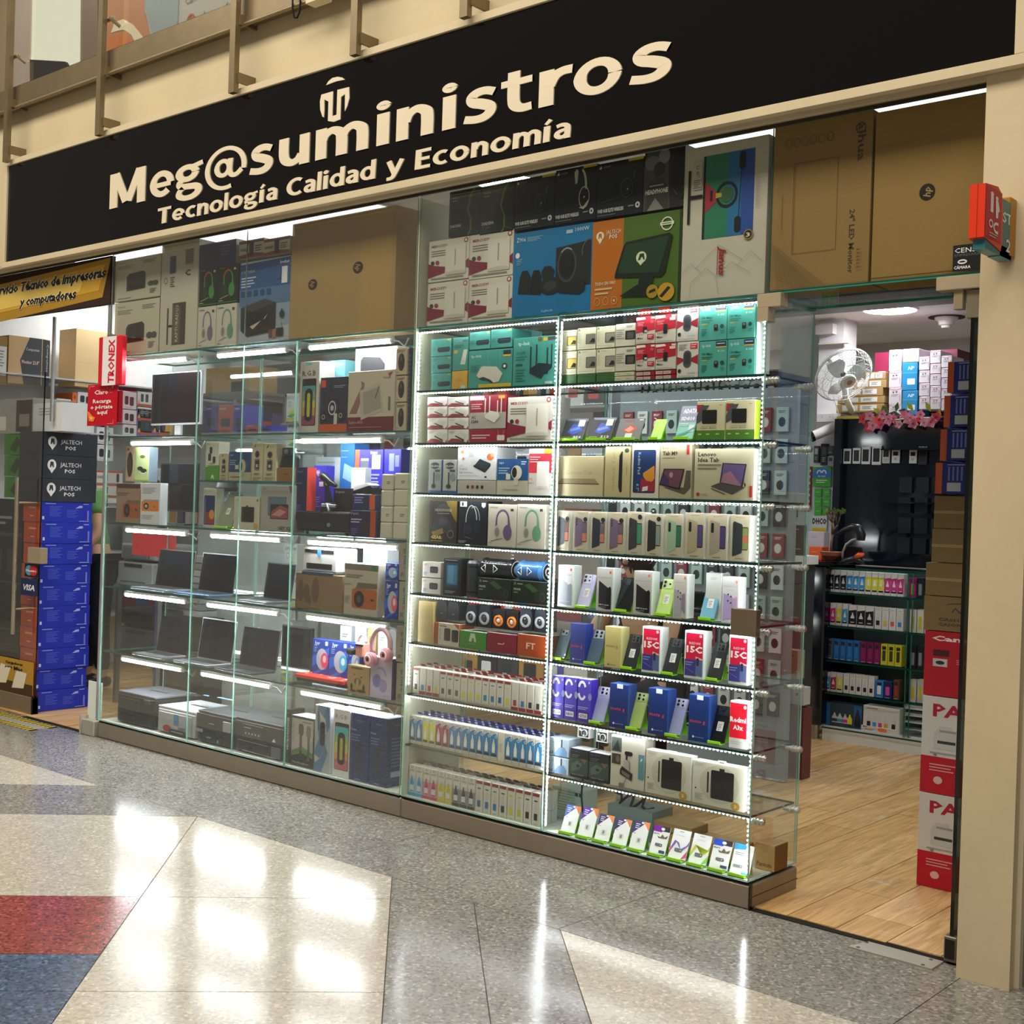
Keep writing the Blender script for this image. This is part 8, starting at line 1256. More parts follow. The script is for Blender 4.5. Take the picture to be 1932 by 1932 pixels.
# ================================================================ middle of the shop, seen through the cases
def rack(label, x0, x1, y, zs, cat='shelf unit', col='c4c9cb'):
    r = empty('shelf_unit', ((x0+x1)/2, y, 0)); tag(r, label, cat); L = (x1-x0)/2
    for s in (-1, 1): b = MB('metal', col); b.box(s*L-.015, s*L+.015, .0, .3, 0, zs[-1]+.35); b.obj('upright', r)
    for z in zs: b = MI(col); b.box(-L, L, 0, .3, z-.015, z); b.obj('shelf', r)
    return r
rack('low grey shelf unit with mixed stock behind the laptops case', -9.0+.35, -6.3, 1.75, (.25, .7, 1.15), col='9aa0a4'); stock(0, -8.6, -6.35, 1.78, 1.78, (.25, .7, 1.15), 'x', 'low shelf unit behind the laptops', .16, .3, .16, .32)
rack('grey shelf unit with mixed stock behind the headset shelves', -6.1, -4.5, 2.1, (.25, .72, 1.18, 1.62, 2.05), col='9aa0a4'); stock(0, -6.05, -4.55, 2.13, 2.13, (.25, .72, 1.18, 1.62, 2.05), 'x', 'shelf unit behind the headset shelves', .12, .24, .16, .30)
# big office printers on the floor behind the laptops
def office_printer(label, u0, u1, vt, vb, Y, col, dark):
    X0 = at(u0, (vt+vb)/2, Y)[0]; X1 = at(u1, (vt+vb)/2, Y)[0]; z1 = at((u0+u1)/2, vt, Y)[1]; z0 = at((u0+u1)/2, vb, Y)[1]; W = X1-X0; H = z1-z0
    r = empty('office_printer', ((X0+X1)/2, Y, z0)); tag(r, label, 'printer')
    b = MP(col); b.cbox(-W/2, W/2, 0, .4, 0, H*.58, c=.01); b.cbox(-W/2, W/2, .02, .4, H*.64, H, c=.01); b.cbox(-W/2, -W/2+.06, .05, .4, H*.58, H*.64); b.obj('body', r)
    b = MB('gloss', dark); b.cbox(-W*.34, W*.34, -.006, .01, H*.68, H*.92); b.box(-W*.4, W*.3, -.002, .0, H*.1, H*.14); b.obj('panel', r); b = MT('26282c'); b.box(-W*.3, W*.2, -.003, 0, H*.46, H*.54); b.obj('slot', r)
    return z0
z0_ = office_printer('grey office printer standing behind the left laptop', 222, 288, 1027, 1108, .75, 'a4aaac', '7a8084')
z1_ = office_printer('black glass-fronted printer behind the lower left laptop', 222, 296, 1150, 1236, .75, '3a3e44', '15171b')
b = MB('metal', 'a8adb0'); xa, xb = at(218, 1110, .72)[0], at(300, 1110, .72)[0]
for z in (z0_, z1_): b.box(xa, xb, .72, 1.2, z-.02, z-.001)
for x in (xa+.02, xb-.02): b.box(x-.015, x+.015, .72, .75, 0, z0_)
tag(b.obj('printer_stand'), 'metal stand carrying the grey and black printers behind the laptops', 'stand')
for i in range(9):
    X0 = at(308, 1180, .95)[0]; carton('paper_ream', 'white and grey flat pack in the pile behind the laptops', X0, X0+.42, .62+i*.045, .66+i*.045, .95, .3, ['d8dcdf', 'a8adb2', 'c4c8cc'][i % 3], group='flat packs piled behind the laptops', cat='pack')
carton('side_table', 'dark low table under the pile of flat packs', X0-.05, X0+.5, .02, .618, .93, .36, '2c3036', [('l', .5, 0, .5, 1, .006, '15171b'), ('q', .42, .6, .46, .7, .01, 'a8acb0')], 'table', mat='plastic')
eps = [('t', 'EPSON', .1, .80, .9, .10, '4a4f8a', {'bold': .01}), ('o', .3, .62, .13, .09, .03, '77797c'), ('p', [(.1, .3), (.5, .42), (.9, .36), (.5, .25)], 'd8cc4a'), ('p', [(.1, .2), (.5, .3), (.9, .26), (.5, .14)], '5aa06a'), ('r', .05, .0, .95, .14, 'c8c06a')]
for k, (u0, u1, a_, b_) in enumerate(((536, 560, 1026, 1085), (534, 560, 1086, 1145), (530, 552, 1172, 1228), (528, 552, 1229, 1285), (540, 562, 742, 796), (541, 562, 797, 850))):
    PX('ink_carton', 'white and yellow-green carton seen beside the right divider, %s' % ['third level upper', 'third level lower', 'fourth level upper', 'fourth level lower', 'top level upper', 'top level lower'][k], u0, u1, a_, b_, None, .62, .1, 'd0d2cc', eps)
b = MB('metal', 'b4b8ba'); xa, xb = at(526, 1200, .62)[0], at(566, 1200, .62)[0]
for x in (xa-.02, xb): b.box(x, x+.015, .74, .76, 0, 2.1)
for v in (1087, 1146, 1229, 1286, 797, 851): z = at(548, v, .62)[1]; b.box(xa-.02, xb+.015, .60, .76, z-.014, z-.006)
tag(b.obj('metal_rack'), 'narrow metal rack holding the yellow-green cartons by the right divider', 'rack')
PX('red_sheet', 'plain red sheet fixed to the back glass behind the left laptop', 249, 331, 1006, 1050, None, .421, .006, 'd83a3c', [('l', .8, 0, .8, 1, .004, 'b02c30')])
z = at(430, 740, 1.5)[1]; b = MB('metal', 'b4b8ba'); xa, xb = at(380, 740, 1.5)[0], at(478, 740, 1.5)[0]; b.box(xa, xb, 1.48, 1.8, z-.02, z-.001)
for x in (xa, xb-.02): b.box(x, x+.02, 1.78, 1.8, 0, z)
tag(b.obj('metal_rack'), 'tall metal rack under the far kraft carton, middle bay', 'rack')
carton('kraft_carton', 'kraft carton on the far shelf seen above the blue boxes, middle bay', at(388, 720, 1.5)[0], at(470, 720, 1.5)[0], at(430, 740, 1.5)[1], at(430, 692, 1.5)[1], 1.5, .25, 'c0a068', [('r', .6, 0, .9, .4, '3a3c40')], mat='kraft')
for k, (u0, u1, c) in enumerate(((386, 410, '4a48a8'), (411, 440, 'd8604a'), (440, 462, '3a36b0'), (463, 488, 'c84a38'), (489, 512, '3a36b0'))):
    PX('device_box', 'blue or orange device carton on the far counter, %s from the left, middle bay' % ORD[k], u0, u1, 764 if k < 3 else 802, 815, None, 1.1, .15, c, dig()[:1]+[('q', .2, .2, .8, .5, .05, '2c2e3a')])
tag(MI('c4d0d0').box(at(380, 815, 1.08)[0], at(560, 815, 1.08)[0], 1.08, 1.5, .0, at(430, 816, 1.1)[1]).obj('back_counter'), 'pale back counter behind the middle bay of the wide case', 'counter')
# hanging accessory wall behind the phone shelves
pg = MI('8f9a9e'); pg.box(-4.35, -3.2, 2.0, 2.03, .008, 2.1); tag(pg.obj('accessory_board'), 'grey pegboard of hanging accessories behind the phone shelves', 'board')
random.seed(4)
protos = []
for c, d in (('dfe4e4', '26282c'), ('33383c', 'd8dcd8'), ('b8d0c8', '2c3a3a'), ('8a3a44', 'e0dcd4')):
    b = MB('card', c); b.cbox(-.035, .035, 0, .012, 0, .13); o = b.obj('accessory_pack'); p = MB(); draw(p, [('e', .5, .4, .3, .2, d), ('g', .2, .85, .6, 2, .06, d)], .07, .13, front_T(-.035, 0, -.0005)); p.obj('printed_front', o); protos.append(o)
first = {}
for i in range(11):
    for j in range(10):
        q = random.choice(protos)
        if q in first: n = q.copy(); C.objects.link(n); ch = q.children[0].copy(); C.objects.link(ch); ch.parent = n
        else: n = q; first[q] = 1
        n.location = (-4.28+.1*i, 1.985, .35+.168*j); n['label'] = 'small blister pack hanging on the grey pegboard behind the phones'; n['category'] = 'pack'; n['group'] = 'packs hanging on the pegboard behind the phones'
for q in protos:
    if q not in first: C.objects.unlink(q.children[0]); C.objects.unlink(q)
# interior sign board on the back
b = MI('2b3138'); YI = 4.0; X0, X1 = at(1120, 760, YI)[0], at(1468, 740, YI)[0]; zt, zb_ = at(1400, 700, YI)[1], at(1400, 815, YI)[1]; b.box(X0, X1, YI, YI+.05, zb_, zt); si = b.obj('wall_sign'); tag(si, 'dark inner shop sign with white raised lettering seen through the top phone shelves', 'sign')
p = MB(); xa, za = at(1120, 752, YI); xb = at(1462, 745, YI)[0]; draw(p, [('t', 'Meg@suministros', 0, 0, 1, 1, 'e8eef2', {'bold': .03, 'res': 2})], xb-xa, .125, front_T(xa, za, YI-.01)); xc, zc_ = at(1182, 765, YI); xd = at(1440, 768, YI)[0]
draw(p, [('t', 'Tecnología Calidad y Economía', 0, 0, 1, 1, 'e8eef2', {'bold': .03})], at(1440, 765, YI)[0]-xc, .06, front_T(xc, zc_, YI-.01)); p.obj('lettering', si)
# ================================================================ ink cabinet and counter at the back
YC = 3.35
cx0 = at(1556, 1200, YC)[0]; cx1 = -2.55; ZTC = 1.105
ic = empty('glass_cabinet', (cx0, YC, 0)); tag(ic, 'glass counter cabinet filled with rows of ink boxes at the back', 'cabinet')
def ip(b, n): return b.obj(n, ic, loc=(-cx0, -YC, 0))
b = MI('d8dcd8'); b.box(cx0, cx1, YC+.01, YC+.4, .0, .10, 'e0e2de'); b.box(cx0, cx1, YC+.38, YC+.4, .1, ZTC, '4a5854'); ip(b, 'base')
zr = [at(1575, v, YC+.02)[1] for v in (1117, 1180, 1245, 1306, 1372)]
for z in zr+[ZTC]: b = MB(); pane(b, cx0, cx1, YC, YC+.38, z-.012, z-.002, '174a3e'); ip(b, 'shelf')
xd_ = at(1709, 1250, YC)[0]
for x in (cx0, xd_, xd_+.03): b = MB(); pane(b, x-.004, x+.004, YC, YC+.38, .1, ZTC, '2f6a5a'); ip(b, 'side_glass')
def inkc(row, u0, u1, vt, n, cols, word, i0=0, kind='bottle'):
    Y = YC+.03; z = zr[row]; X0 = at(u0, vt+20, Y)[0]; X1 = at(u1, vt+20, Y)[0]; H = at(u0, vt, Y)[1]-z; wd = (X1-X0)/n
    for i in range(n):
        c, body = cols[i]; art = [('p', [(0, .12), (1, .12), (1, .8), (0, .74)], c)]+bottle(c, .2, .66, 'dfe2e0', .5, .24)+[('r', .1, .13, .9, .2, '1c2028')] if body == 'w' else bottle(c, .15, .75, 'c8ccc8', .5, .26)+[('g', .2, .9, .6, 1, .03, '55585c')] if body == 'b' else [('q', .25, .2, .75, .7, .1, body), ('r', .2, .74, .8, .9, '26282c'), ('g', .2, .06, .6, 1, .04, 'e0e0e0')]
        carton('ink_box', '%s ink box, %s along the %s level of the back cabinet' % (word[i] if isinstance(word, list) else word, ORD[i0+i], ['top', 'second', 'third', 'fourth', 'lowest'][row]), X0+wd*i, X0+wd*(i+.95), z, z+H, Y, .06, 'd8d8d2' if body in 'wb' else c, art, 'ink box')
K_, Cy, Ye, Ma = '1c1c22', '3a96d0', 'd8d43a', 'd03a88'
inkc(0, 1562.5, 1706, 1074, 12, [(K_, 'w')]*3+[(Cy, 'w')]*3+[(Ye, 'w')]*3+[(Ma, 'w')]*3, ['black']*3+['cyan']*3+['yellow']*3+['magenta']*3)
inkc(1, 1566, 1600, 1137, 3, [(Ma, 'w'), (Ye, 'w'), (Cy, 'w')], ['magenta', 'yellow', 'cyan']); inkc(1, 1601, 1649, 1141, 3, [(K_, 'w')]*3, 'wide black', 3); inkc(1, 1650, 1705, 1145, 4, [(K_, 'b'), ('d8c03a', 'b'), ('e05a78', 'b'), ('4a8ad0', 'b')], ['black bottle', 'yellow bottle', 'pink bottle', 'blue bottle'], 6)
inkc(2, 1559, 1702, 1204, 11, [('55606a', '3a4048')]+[('2464a8', '2f7ac0')]*4+[('7a1c50', '8a2a5c')]*3+[('c8c42c', '3a3a24')]*3, ['grey']+['blue']*4+['plum']*3+['bright yellow']*3)
inkc(3, 1555, 1590, 1267, 3, [(Cy, 'w'), ('b02c60', 'w'), (Ye, 'w')], ['cyan', 'magenta', 'yellow']); inkc(3, 1591, 1650, 1270, 5, [(K_, 'b')]*5, 'white box with black bottle', 3); inkc(3, 1651, 1683, 1283, 2, [('2a7ac0', 'e0e4e8'), ('1c2c6a', 'd04aa8')], ['blue and white', 'navy and pink'], 8); inkc(3, 1685, 1697, 1282, 1, [('5a4430', 'a83038')], 'gold-labelled', 10)
PX('ink_set_box', 'dark blue box picturing four ink bottles, lowest level of the back cabinet', 1553, 1626, 1328, 1374, zr[4], YC+.03, .1, '33424c', [('r', 0, 0, .18, 1, '2a6aa8'), ('r', .8, 0, 1, 1, '2a6aa8')]+bottle('3a3a3a', .2, .6, 'c8ccd0', .3, .07)+bottle(Cy, .2, .6, 'c8ccd0', .44, .07)+bottle(Ma, .2, .6, 'c8ccd0', .58, .06)+bottle(Ye, .2, .6, 'd8d43a', .70, .06)+bottle(K_, .1, .85, '2c2e34', .9, .08))
PX('ink_set_box', 'white box picturing five ink bottles, lowest level of the back cabinet', 1628, 1697, 1334, 1380, zr[4]-.02, YC+.03, .1, 'd8d8d2', [('g', .1, .92, .3, 1, .05, '55585c')]+sum([bottle(c, .25, .8-.04*(0 < i < 4), 'd0d4d4', .16+.16*i+(.05 if i == 4 else 0), .05) for i, c in enumerate((K_, Cy, Ma, 'd8a03a', K_))], [])+[('r', .3+.07*i, .1, .37+.07*i, .18, c) for i, c in enumerate((K_, Cy, 'b02c40', Ye))])
for k, (u0, u1) in enumerate(((1557, 1623), (1624, 1692))): PX('flat_box', 'flat cream box under the ink set boxes, %s' % ['left', 'right with orange price burst'][k], u0, u1, 1372, 1391, .10, YC+.025, .1, 'd4d2c4', [('g', .1, .5, .3, 2, .2, '8a887c'), ('r', .06, .7, .1, .95, '26282c'), ('r', .12, .7, .16, .95, 'c83a48')]+([('e', .6, .5, .13, .36, 'e87a2c'), ('t', 'Refill ink', .02, .2, .3, .2, '44484c')] if k else []))
for rr, items in enumerate(((('b02c80', 'magenta-fronted'), ('22262e', 'black-fronted')), (('d8d8cc', 'slim yellow-marked'), ('d4d4c8', 'second slim yellow-marked'), ('d0d0c4', 'third slim yellow-marked')), (('1c2026', 'black bottle'), ('20242a', 'second black bottle')), (('c8c8c4', 'white-capped bottle'), ('bcbcb8', 'second white-capped bottle')))):
    for i, (c, w_) in enumerate(items):
        u0 = 1716+14*i+(0 if rr != 0 else 0); PX('ink_box', '%s ink pack in the narrow right part of the back cabinet' % w_, u0, u0+12.5, (1090, 1150, 1218, 1282)[rr], (1128, 1190, 1256, 1318)[rr], zr[rr], YC+.03, .05, c, [('q', .25, .15, .75, .7, .1, '8a8e94' if c[0] < '3' else 'c8c03a')])
for i in range(5): PX('white_box', 'small white box, %s from the bottom of the pile inside the back cabinet' % ORD[i], 1708, 1748, 1404-13*(i+1), 1404-13*i, .10+.048*i, YC+.03, .1, 'd4d8d6', [('g', .1, .5, .3, 1, .2, '9aa09e')])
# black gloss counter end and top
xk0, xk1 = at(1521, 1200, 3.3)[0], at(1556, 1200, 3.3)[0]
b = MG('0c0e14'); b.cbox(xk0, xk1-.01, 3.3, 3.75, .10, 1.11, c=.01); b.cbox(xk0-1.2, xk0, 3.5, 3.75, .10, 1.11); b.cbox(xk0-1.22, xk1+.02, 3.28, 3.78, 1.11, 1.135); bc = b.obj('black_counter'); tag(bc, 'black gloss counter end left of the ink cabinet with a chrome foot', 'counter')
b = MB('metal', 'a8a8a4'); b.tube((xk0+.05, 3.36, 0), (xk0+.05, 3.36, .10), .03, 14); b.obj('foot', bc)
# black display wall with dummy phones
YP = 3.8
x0_, x1_ = at(1578, 900, YP)[0], -2.2; zt_ = at(1640, 790, YP)[1]
b = MG('171b24'); b.box(x0_, x1_, YP, YP+.08, 1.11, zt_); b.box(x0_, x0_+.05, YP-.05, YP, 1.11, zt_, '20252e'); bw = b.obj('black_display_wall'); tag(bw, 'black glossy display wall behind the ink cabinet', 'display wall')
random.seed(9); b = MP('22282e')
for i in range(9):
    for j in range(4): x = x0_+.45+i*.11; z = 1.2+j*.13; b.box(x, x+.085, YP-.015-random.uniform(0, .02), YP, z, z+.10, random.choice(['14191d', '181e23', '121c1e', '1b2025', '101418']))
q = b.obj('hanging_packs', bw); q['kind'] = 'stuff'
for z in (1.86, 1.52): b = MG('0d1014'); b.box(x0_+.35, x1_, YP-.1, YP, z, z+.008); b.obj('shelf', bw)
dz = lambda x, y: (1420+x/4.83, 540+y/4.83)
for k, (a_, c_, t_, bt, col, sc) in enumerate(((825, 895, 1480, 1618, 'e4e6e8', 1), (910, 980, 1473, 1618, 'e4e6e8', 1), (990, 1070, 1465, 1622, 'e8eaec', 1), (1085, 1170, 1452, 1628, 'ececee', 1), (1180, 1250, 1484, 1614, 'd8dadc', 2), (1265, 1340, 1486, 1612, 'eceef0', 3), (1425, 1495, 1490, 1615, 'e4e6e8', 3), (1508, 1590, 1462, 1628, '2a2e34', 1))):
    (u0, vt), (u1, vb) = dz(a_, t_), dz(c_, bt); art = {1: [('q', .14, .16, .86, .86, .05, '1a1d22')], 2: [('q', .14, .45, .86, .92, .05, '1a1d22'), ('g', .2, .3, .6, 3, .08, 'a0a4a8')], 3: [('q', .18, .55, .82, .84, .05, '1a1d22'), ('e', .5, .3, .2, .1, 'b8bcc0')]}[sc]
    PX('dummy_phone', '%s display phone, %s from the left on the black wall' % (['white', 'dark-framed'][k == 7], ORD[k]), u0, u1, vt, vb, None, YP-.02, .012, col, art, cat='phone')
# stock above the black wall
YQ = 3.95
for k, (u0, u1, a_, b_) in enumerate(((1633, 1671, 702, 716), (1610, 1672, 717, 732), (1590, 1666, 732, 747), (1580, 1669, 748, 761), (1578, 1668, 762, 778))):
    PX('laptop_carton', 'flat kraft carton with white label, %s from the top beside the fan' % ORD[k], u0, u1, a_, b_, None, YQ, .25, 'a8875c', [('r', .12, .2, .45, .85, 'd8d8d6'), ('r', .5, .2, .85, .85, 'dfe0de'), ('g', .55, .7, .2, 3, .14, '55585a')], mat='kraft')
PX('maroon_carton', 'tall maroon carton behind the white stacks above the black wall', 1649, 1675, 665, 785, None, YQ+.2, .3, '6a1634', [('g', .3, .7, .5, 3, .02, 'c8a0b0')]); PX('maroon_carton', 'wide maroon carton at the rear above the black wall', 1733, 1805, 660, 785, None, YQ+.22, .3, '5a1430', [('g', .3, .7, .5, 3, .02, 'a88090')])
wb = [('p', [(0, .95), (.5, .86), (1, .97), (1, .93), (.5, .82), (0, .9)], 'c87a90'), ('e', .35, .72, .06, .06, '55484c'), ('e', .6, .74, .06, .06, '55484c'), ('g', .2, .58, .55, 2, .08, '9a9098'), ('r', .86, .2, .9, .6, '8a8088')]
for nme, cols_, xs_ in (('first', ((660, 700), (700, 731), (731, 763), (763, 783)), (1677, 1701)), ('second', ((673, 698), (699, 722), (723, 747), (748, 772)), (1734, 1754)), ('third', ((661, 685), (686, 705), (706, 727), (728, 749), (750, 772)), (1755, 1775)), ('fourth', ((671, 693), (694, 712), (713, 733), (734, 752), (753, 774)), (1776, 1796))):
    for i, (a_, b_) in enumerate(cols_): PX('white_carton', 'white carton with pink curve, %s stack above the black wall, %s from the top' % (nme, ORD[i]), xs_[0], xs_[1], a_, b_, None, YQ, .2, 'd4ccd4', wb)
PX('white_carton', 'white carton lying on the tall blue stack above the black wall', 1704, 1734, 658, 683, None, YQ, .2, 'd8d0d6', [('g', .5, .8, .3, 4, .12, '77707a'), ('l', .2, 0, .3, 1, .006, 'c87a90')])
for k, (a_, b_) in enumerate(((684, 736), (737, 783))): PX('blue_carton', 'bright blue carton, %s of the two in the stack above the black wall' % ['upper', 'lower'][k], 1702, 1731, a_, b_, None, YQ, .2, '2488c0', [('t', 'NP', .35, .74, .8, .12, 'c8e4f0', {'bold': .03, 'shear': .3}), ('r', 0, .62, 1, .64, '6ab4d8'), ('q', .35, .2, .85, .42, .04, 'e8ecea')])
tag(MB('card', 'd8cc4a').box(at(1580, 783, YP-.02)[0], at(1636, 783, YP-.02)[0], YP-.03, YP+.05, zt_, zt_+.018).obj('yellow_strip'), 'yellow strip lying on the left end of the black wall', 'strip')
# flower garland
gl = empty('flower_garland', (at(1700, 795, YP-.04)[0], YP-.04, zt_)); tag(gl, 'garland of pink artificial flowers along the top of the black wall', 'garland'); random.seed(21)
fx0, fx1 = at(1636, 790, YP)[0]-gl.location.x, at(1776, 795, YP)[0]-gl.location.x
def petals(b, x, y, z, r, col, col2):
    for k in range(5):
        a = 2*PI*k/5+random.uniform(-.2, .2); tx, tz = math.cos(a), math.sin(a); o = .3*r
        b.add([(x, y, z), (x+r*(.5*tx-.42*tz), y-o*.5, z+r*(.5*tz+.42*tx)), (x+r*tx, y-o*1.4, z+r*tz), (x+r*(.5*tx+.42*tz), y-o*.5, z+r*(.5*tz-.42*tx))], [(0, 1, 2, 3)], col, 'leaf')
    b.lathe([(.0001, -.3*r), (.16*r, -.1*r), (.16*r, 0)], x, y-.2*r, z, 6, col2, 'leaf', axis='y')
for i in range(22):
    x = fx0+(fx1-fx0)*(i+.5)/22+random.uniform(-.01, .01); z = random.uniform(-.06, .02); b = MB('leaf'); petals(b, 0, 0, 0, random.uniform(.03, .045), random.choice(['f0a0b8', 'e88aa8', 'f4b8c8', 'd84a5a', 'f0a0b8']), 'c02c40'); f_ = b.obj('flower', gl, loc=(x, random.uniform(-.05, 0), z))
for i in range(14):
    x = random.uniform(fx0, fx1); z = random.uniform(-.03, .05); a = random.uniform(0, PI); L = .07; b = MB('leaf', random.choice(['2f5a34', '3f7a3c', 'a8c83a'])); b.add([(0, 0, 0), (L*.5*math.cos(a)-.018*math.sin(a), -.01, L*.5*math.sin(a)+.018*math.cos(a)), (L*math.cos(a), -.02, L*math.sin(a)), (L*.5*math.cos(a)+.018*math.sin(a), -.012, L*.5*math.sin(a)-.018*math.cos(a))], [(0, 1, 2, 3)], mat='leaf'); b.obj('leaf', gl, loc=(x, .0, z))
b = MB('leaf', '3f6a34'); b.path([(fx0+(fx1-fx0)*i/12, .01, random.uniform(-.02, .0)) for i in range(13)], .006, 5); b.obj('stem', gl)
# fan on the white pillar
fc_ = at(1592, 708, 3.75); fan = empty('wall_fan', (fc_[0], 3.75, fc_[1])); tag(fan, 'white wall fan tilted on the pillar above the counter', 'fan')
M_ = Matrix.Rotation(math.radians(60), 4, 'Z') @ Matrix.Rotation(math.radians(38), 4, 'X') @ Matrix.Rotation(math.radians(0), 4, 'Y')
def fobj(b, n):
    b.v = [tuple(M_ @ Vector(v)) for v in b.v]; return b.obj(n, fan)
R_ = .20; b = MP('d8dad8')
for r_, y_ in ((R_, .0), (R_, .012), (R_*.86, -.045), (R_*.62, -.065), (R_*.36, -.075), (R_*.86, .055), (R_*.5, .075)):
    n = 28; b.path([(r_*math.cos(2*PI*i/n), y_, r_*math.sin(2*PI*i/n)) for i in range(n+1)], .0035 if r_ == R_ else .0018, 4)
for i in range(60):
    a = 2*PI*i/60; c_, s_ = math.cos(a), math.sin(a)
    b.path([(R_*c_, 0, R_*s_), (R_*.86*c_, -.045, R_*.86*s_), (R_*.6*c_, -.066, R_*.6*s_), (R_*.26*c_, -.076, R_*.26*s_)], .0011, 3)
    if i % 2 == 0: b.path([(R_*c_, .012, R_*s_), (R_*.86*c_, .055, R_*.86*s_), (R_*.3*c_, .08, R_*.3*s_)], .0012, 3)
fobj(b, 'cage')
b = MP('e4e4e2'); b.lathe([(.0001, .088), (.045, .084), (.052, .074), (.052, .066)], 0, 0, 0, 22, axis='y'); b.lathe([(.0001, .09), (.02, .09)], 0, 0, 0, 14, 'b88a80', axis='y'); fobj(b, 'front_badge')
for k in range(3):
    a = 2*PI*k/3+.4; vs = []; n = 6
    for i in range(n+1):
        t = i/n
        for s in (-1, 1):
            an = a+s*(.35+.35*math.sin(PI*t))*.8; r_ = .03+t*.13; vs.append((r_*math.cos(an), s*.015*(1-t*.3), r_*math.sin(an)))
    b = MG('c8d4d4'); b.add(vs, [(2*i, 2*i+2, 2*i+3, 2*i+1) for i in range(n)], mat='gloss'); fobj(b, 'blade')
b = MP('dcdcda'); b.lathe([(.02, -.01), (.055, -.05), (.06, -.10), (.05, -.16), (.0001, -.17)], 0, 0, 0, 20, axis='y'); fobj(b, 'motor')
b = MP('dcdcda'); b.path([(-.02, .06, -.05), (-.04, .12, -.14), (-.03, .2, -.22), (-.02, .34, -.22)], .022, 10); b.cbox(-.07, .03, .27, .345, -.32, -.12, c=.01); b.lathe([(.022, 0), (.018, .01), (.0001, .012)], -.045, .27, -.22, 14, '5a5c5c', axis='y'); b.obj('bracket', fan)
b = MP('b8bab8'); b.path([(-.06, .3, -.1), (-.14, .2, .0), (-.16, .18, -.12), (-.12, .2, -.26), (-.02, .26, -.34), (.06, .3, -.36)], .003, 5); b.obj('cord', fan)
# things on the pillar
YL = 4.09
def PL(name, label, u0, u1, vt, vb, dep, col, art=(), **k): return PX(name, label, u0, u1, vt, vb, None, YL-dep, dep, col, art, **k)
PL('switch_plate', 'white double switch box on the pillar under the fan', 1541, 1574, 780, 796, .03, 'dcdad8', [('e', .3, .6, .03, .06, '8a8a88'), ('e', .75, .6, .03, .06, '8a8a88')], cat='switch')
X, Z = at(1556, 818, YL-.1); r = empty('security_camera', (X, YL, Z)); tag(r, 'white bullet security camera with black lens on the pillar', 'camera'); b = MP('e0e0de'); b.tube((-.06, -.15, -.02), (.05, -.05, .05), .035, 16); b.tube((.04, -.06, .04), (.06, 0, .1), .02, 10); b.obj('body', r); b = MG('15171a'); b.tube((-.075, -.163, -.03), (-.058, -.149, -.02), .036, 16); b.obj('lens', r)
for k, (u0, u1, a_, b_, c) in enumerate(((1535, 1545, 841, 873, '33363c'), (1548, 1561, 837, 878, '15171b'), (1561, 1573, 841, 858, '2c2e34'), (1561, 1573, 860, 880, '8f9498'))):
    PL('dummy_phone', '%s old mobile phone fixed to the white pillar below the camera' % ['slate candybar', 'black clamshell', 'dark upper half of a', 'silver lower half of a'][k], u0, u1, a_, b_, .025, c, [('q', .2, .5, .8, .85, .05, 'a8acb0' if k < 1 else '3a3e44'), ('g', .25, .35, .5, 3, .08, '9a9ea2')], cat='phone')
PL('phone_plan_sign', 'blue and green sign with a white wavy M on the pillar', 1533, 1568, 881, 918, .01, '3fae2e', [('r', 0, .45, 1, .75, '2a7ac8'), ('e', .5, .75, .45, .22, '2a7ac8'), ('o', .36, .70, .14, .16, .07, 'f0f4f8', 0, 200), ('o', .62, .70, .14, .16, .07, 'f0f4f8', -20, 180), ('t', 'Sim Card', .3, .5, .7, .07, 'f0f4f8', {'bold': .03}), ('g', .2, .32, .6, 2, .1, 'e0f4dc')], cat='sign')
for i in range(3):
    for j in range(2): PL('plan_card', 'green card on the pillar below the wavy M sign, row %s, %s' % (['one', 'two', 'three'][i], ['left', 'right'][j]), 1536+16*j, 1550+16*j, 921+18*i, 937+18*i, .008, '4cba3c', [('g', .2, .55, .6, 1, .14, 'b8e8b0')], cat='card')
PL('poster', 'yellow, white and black poster at the foot of the pillar behind the bonsai', 1532, 1560, 972, 1012, .006, 'e4e4e0', [('t', 'DHCO', .02, .6, .98, .24, '1c2030', {'bold': .05}), ('r', 0, .1, 1, .4, 'e0c02c')], cat='poster')
PX('notice', 'white notice with two red boxes on the wall behind the side glass', 1482, 1503, 762, 789, None, 4.3, .01, 'e0dede', [('r', .5, .68, .92, .88, 'd88a90'), ('r', .5, .2, .9, .5, 'a84a54'), ('o', .24, .5, .14, .2, .04, '3a3a40'), ('o', .24, .3, .14, .16, .04, '3a3a40')], cat='notice')
PX('red_label_strip', 'thin red label strip left of the pillar', 1524, 1530, 880, 962, None, 4.3, .02, '8a2a34', [('g', .2, .9, .6, 6, .14, 'e0d0d0')], cat='strip')
struct(MI('c9dad9').box(at(1465, 900, 4.32)[0], at(1545, 900, 4.32)[0], 4.32, 4.36, 0, 2.8).obj('wall_inner'))
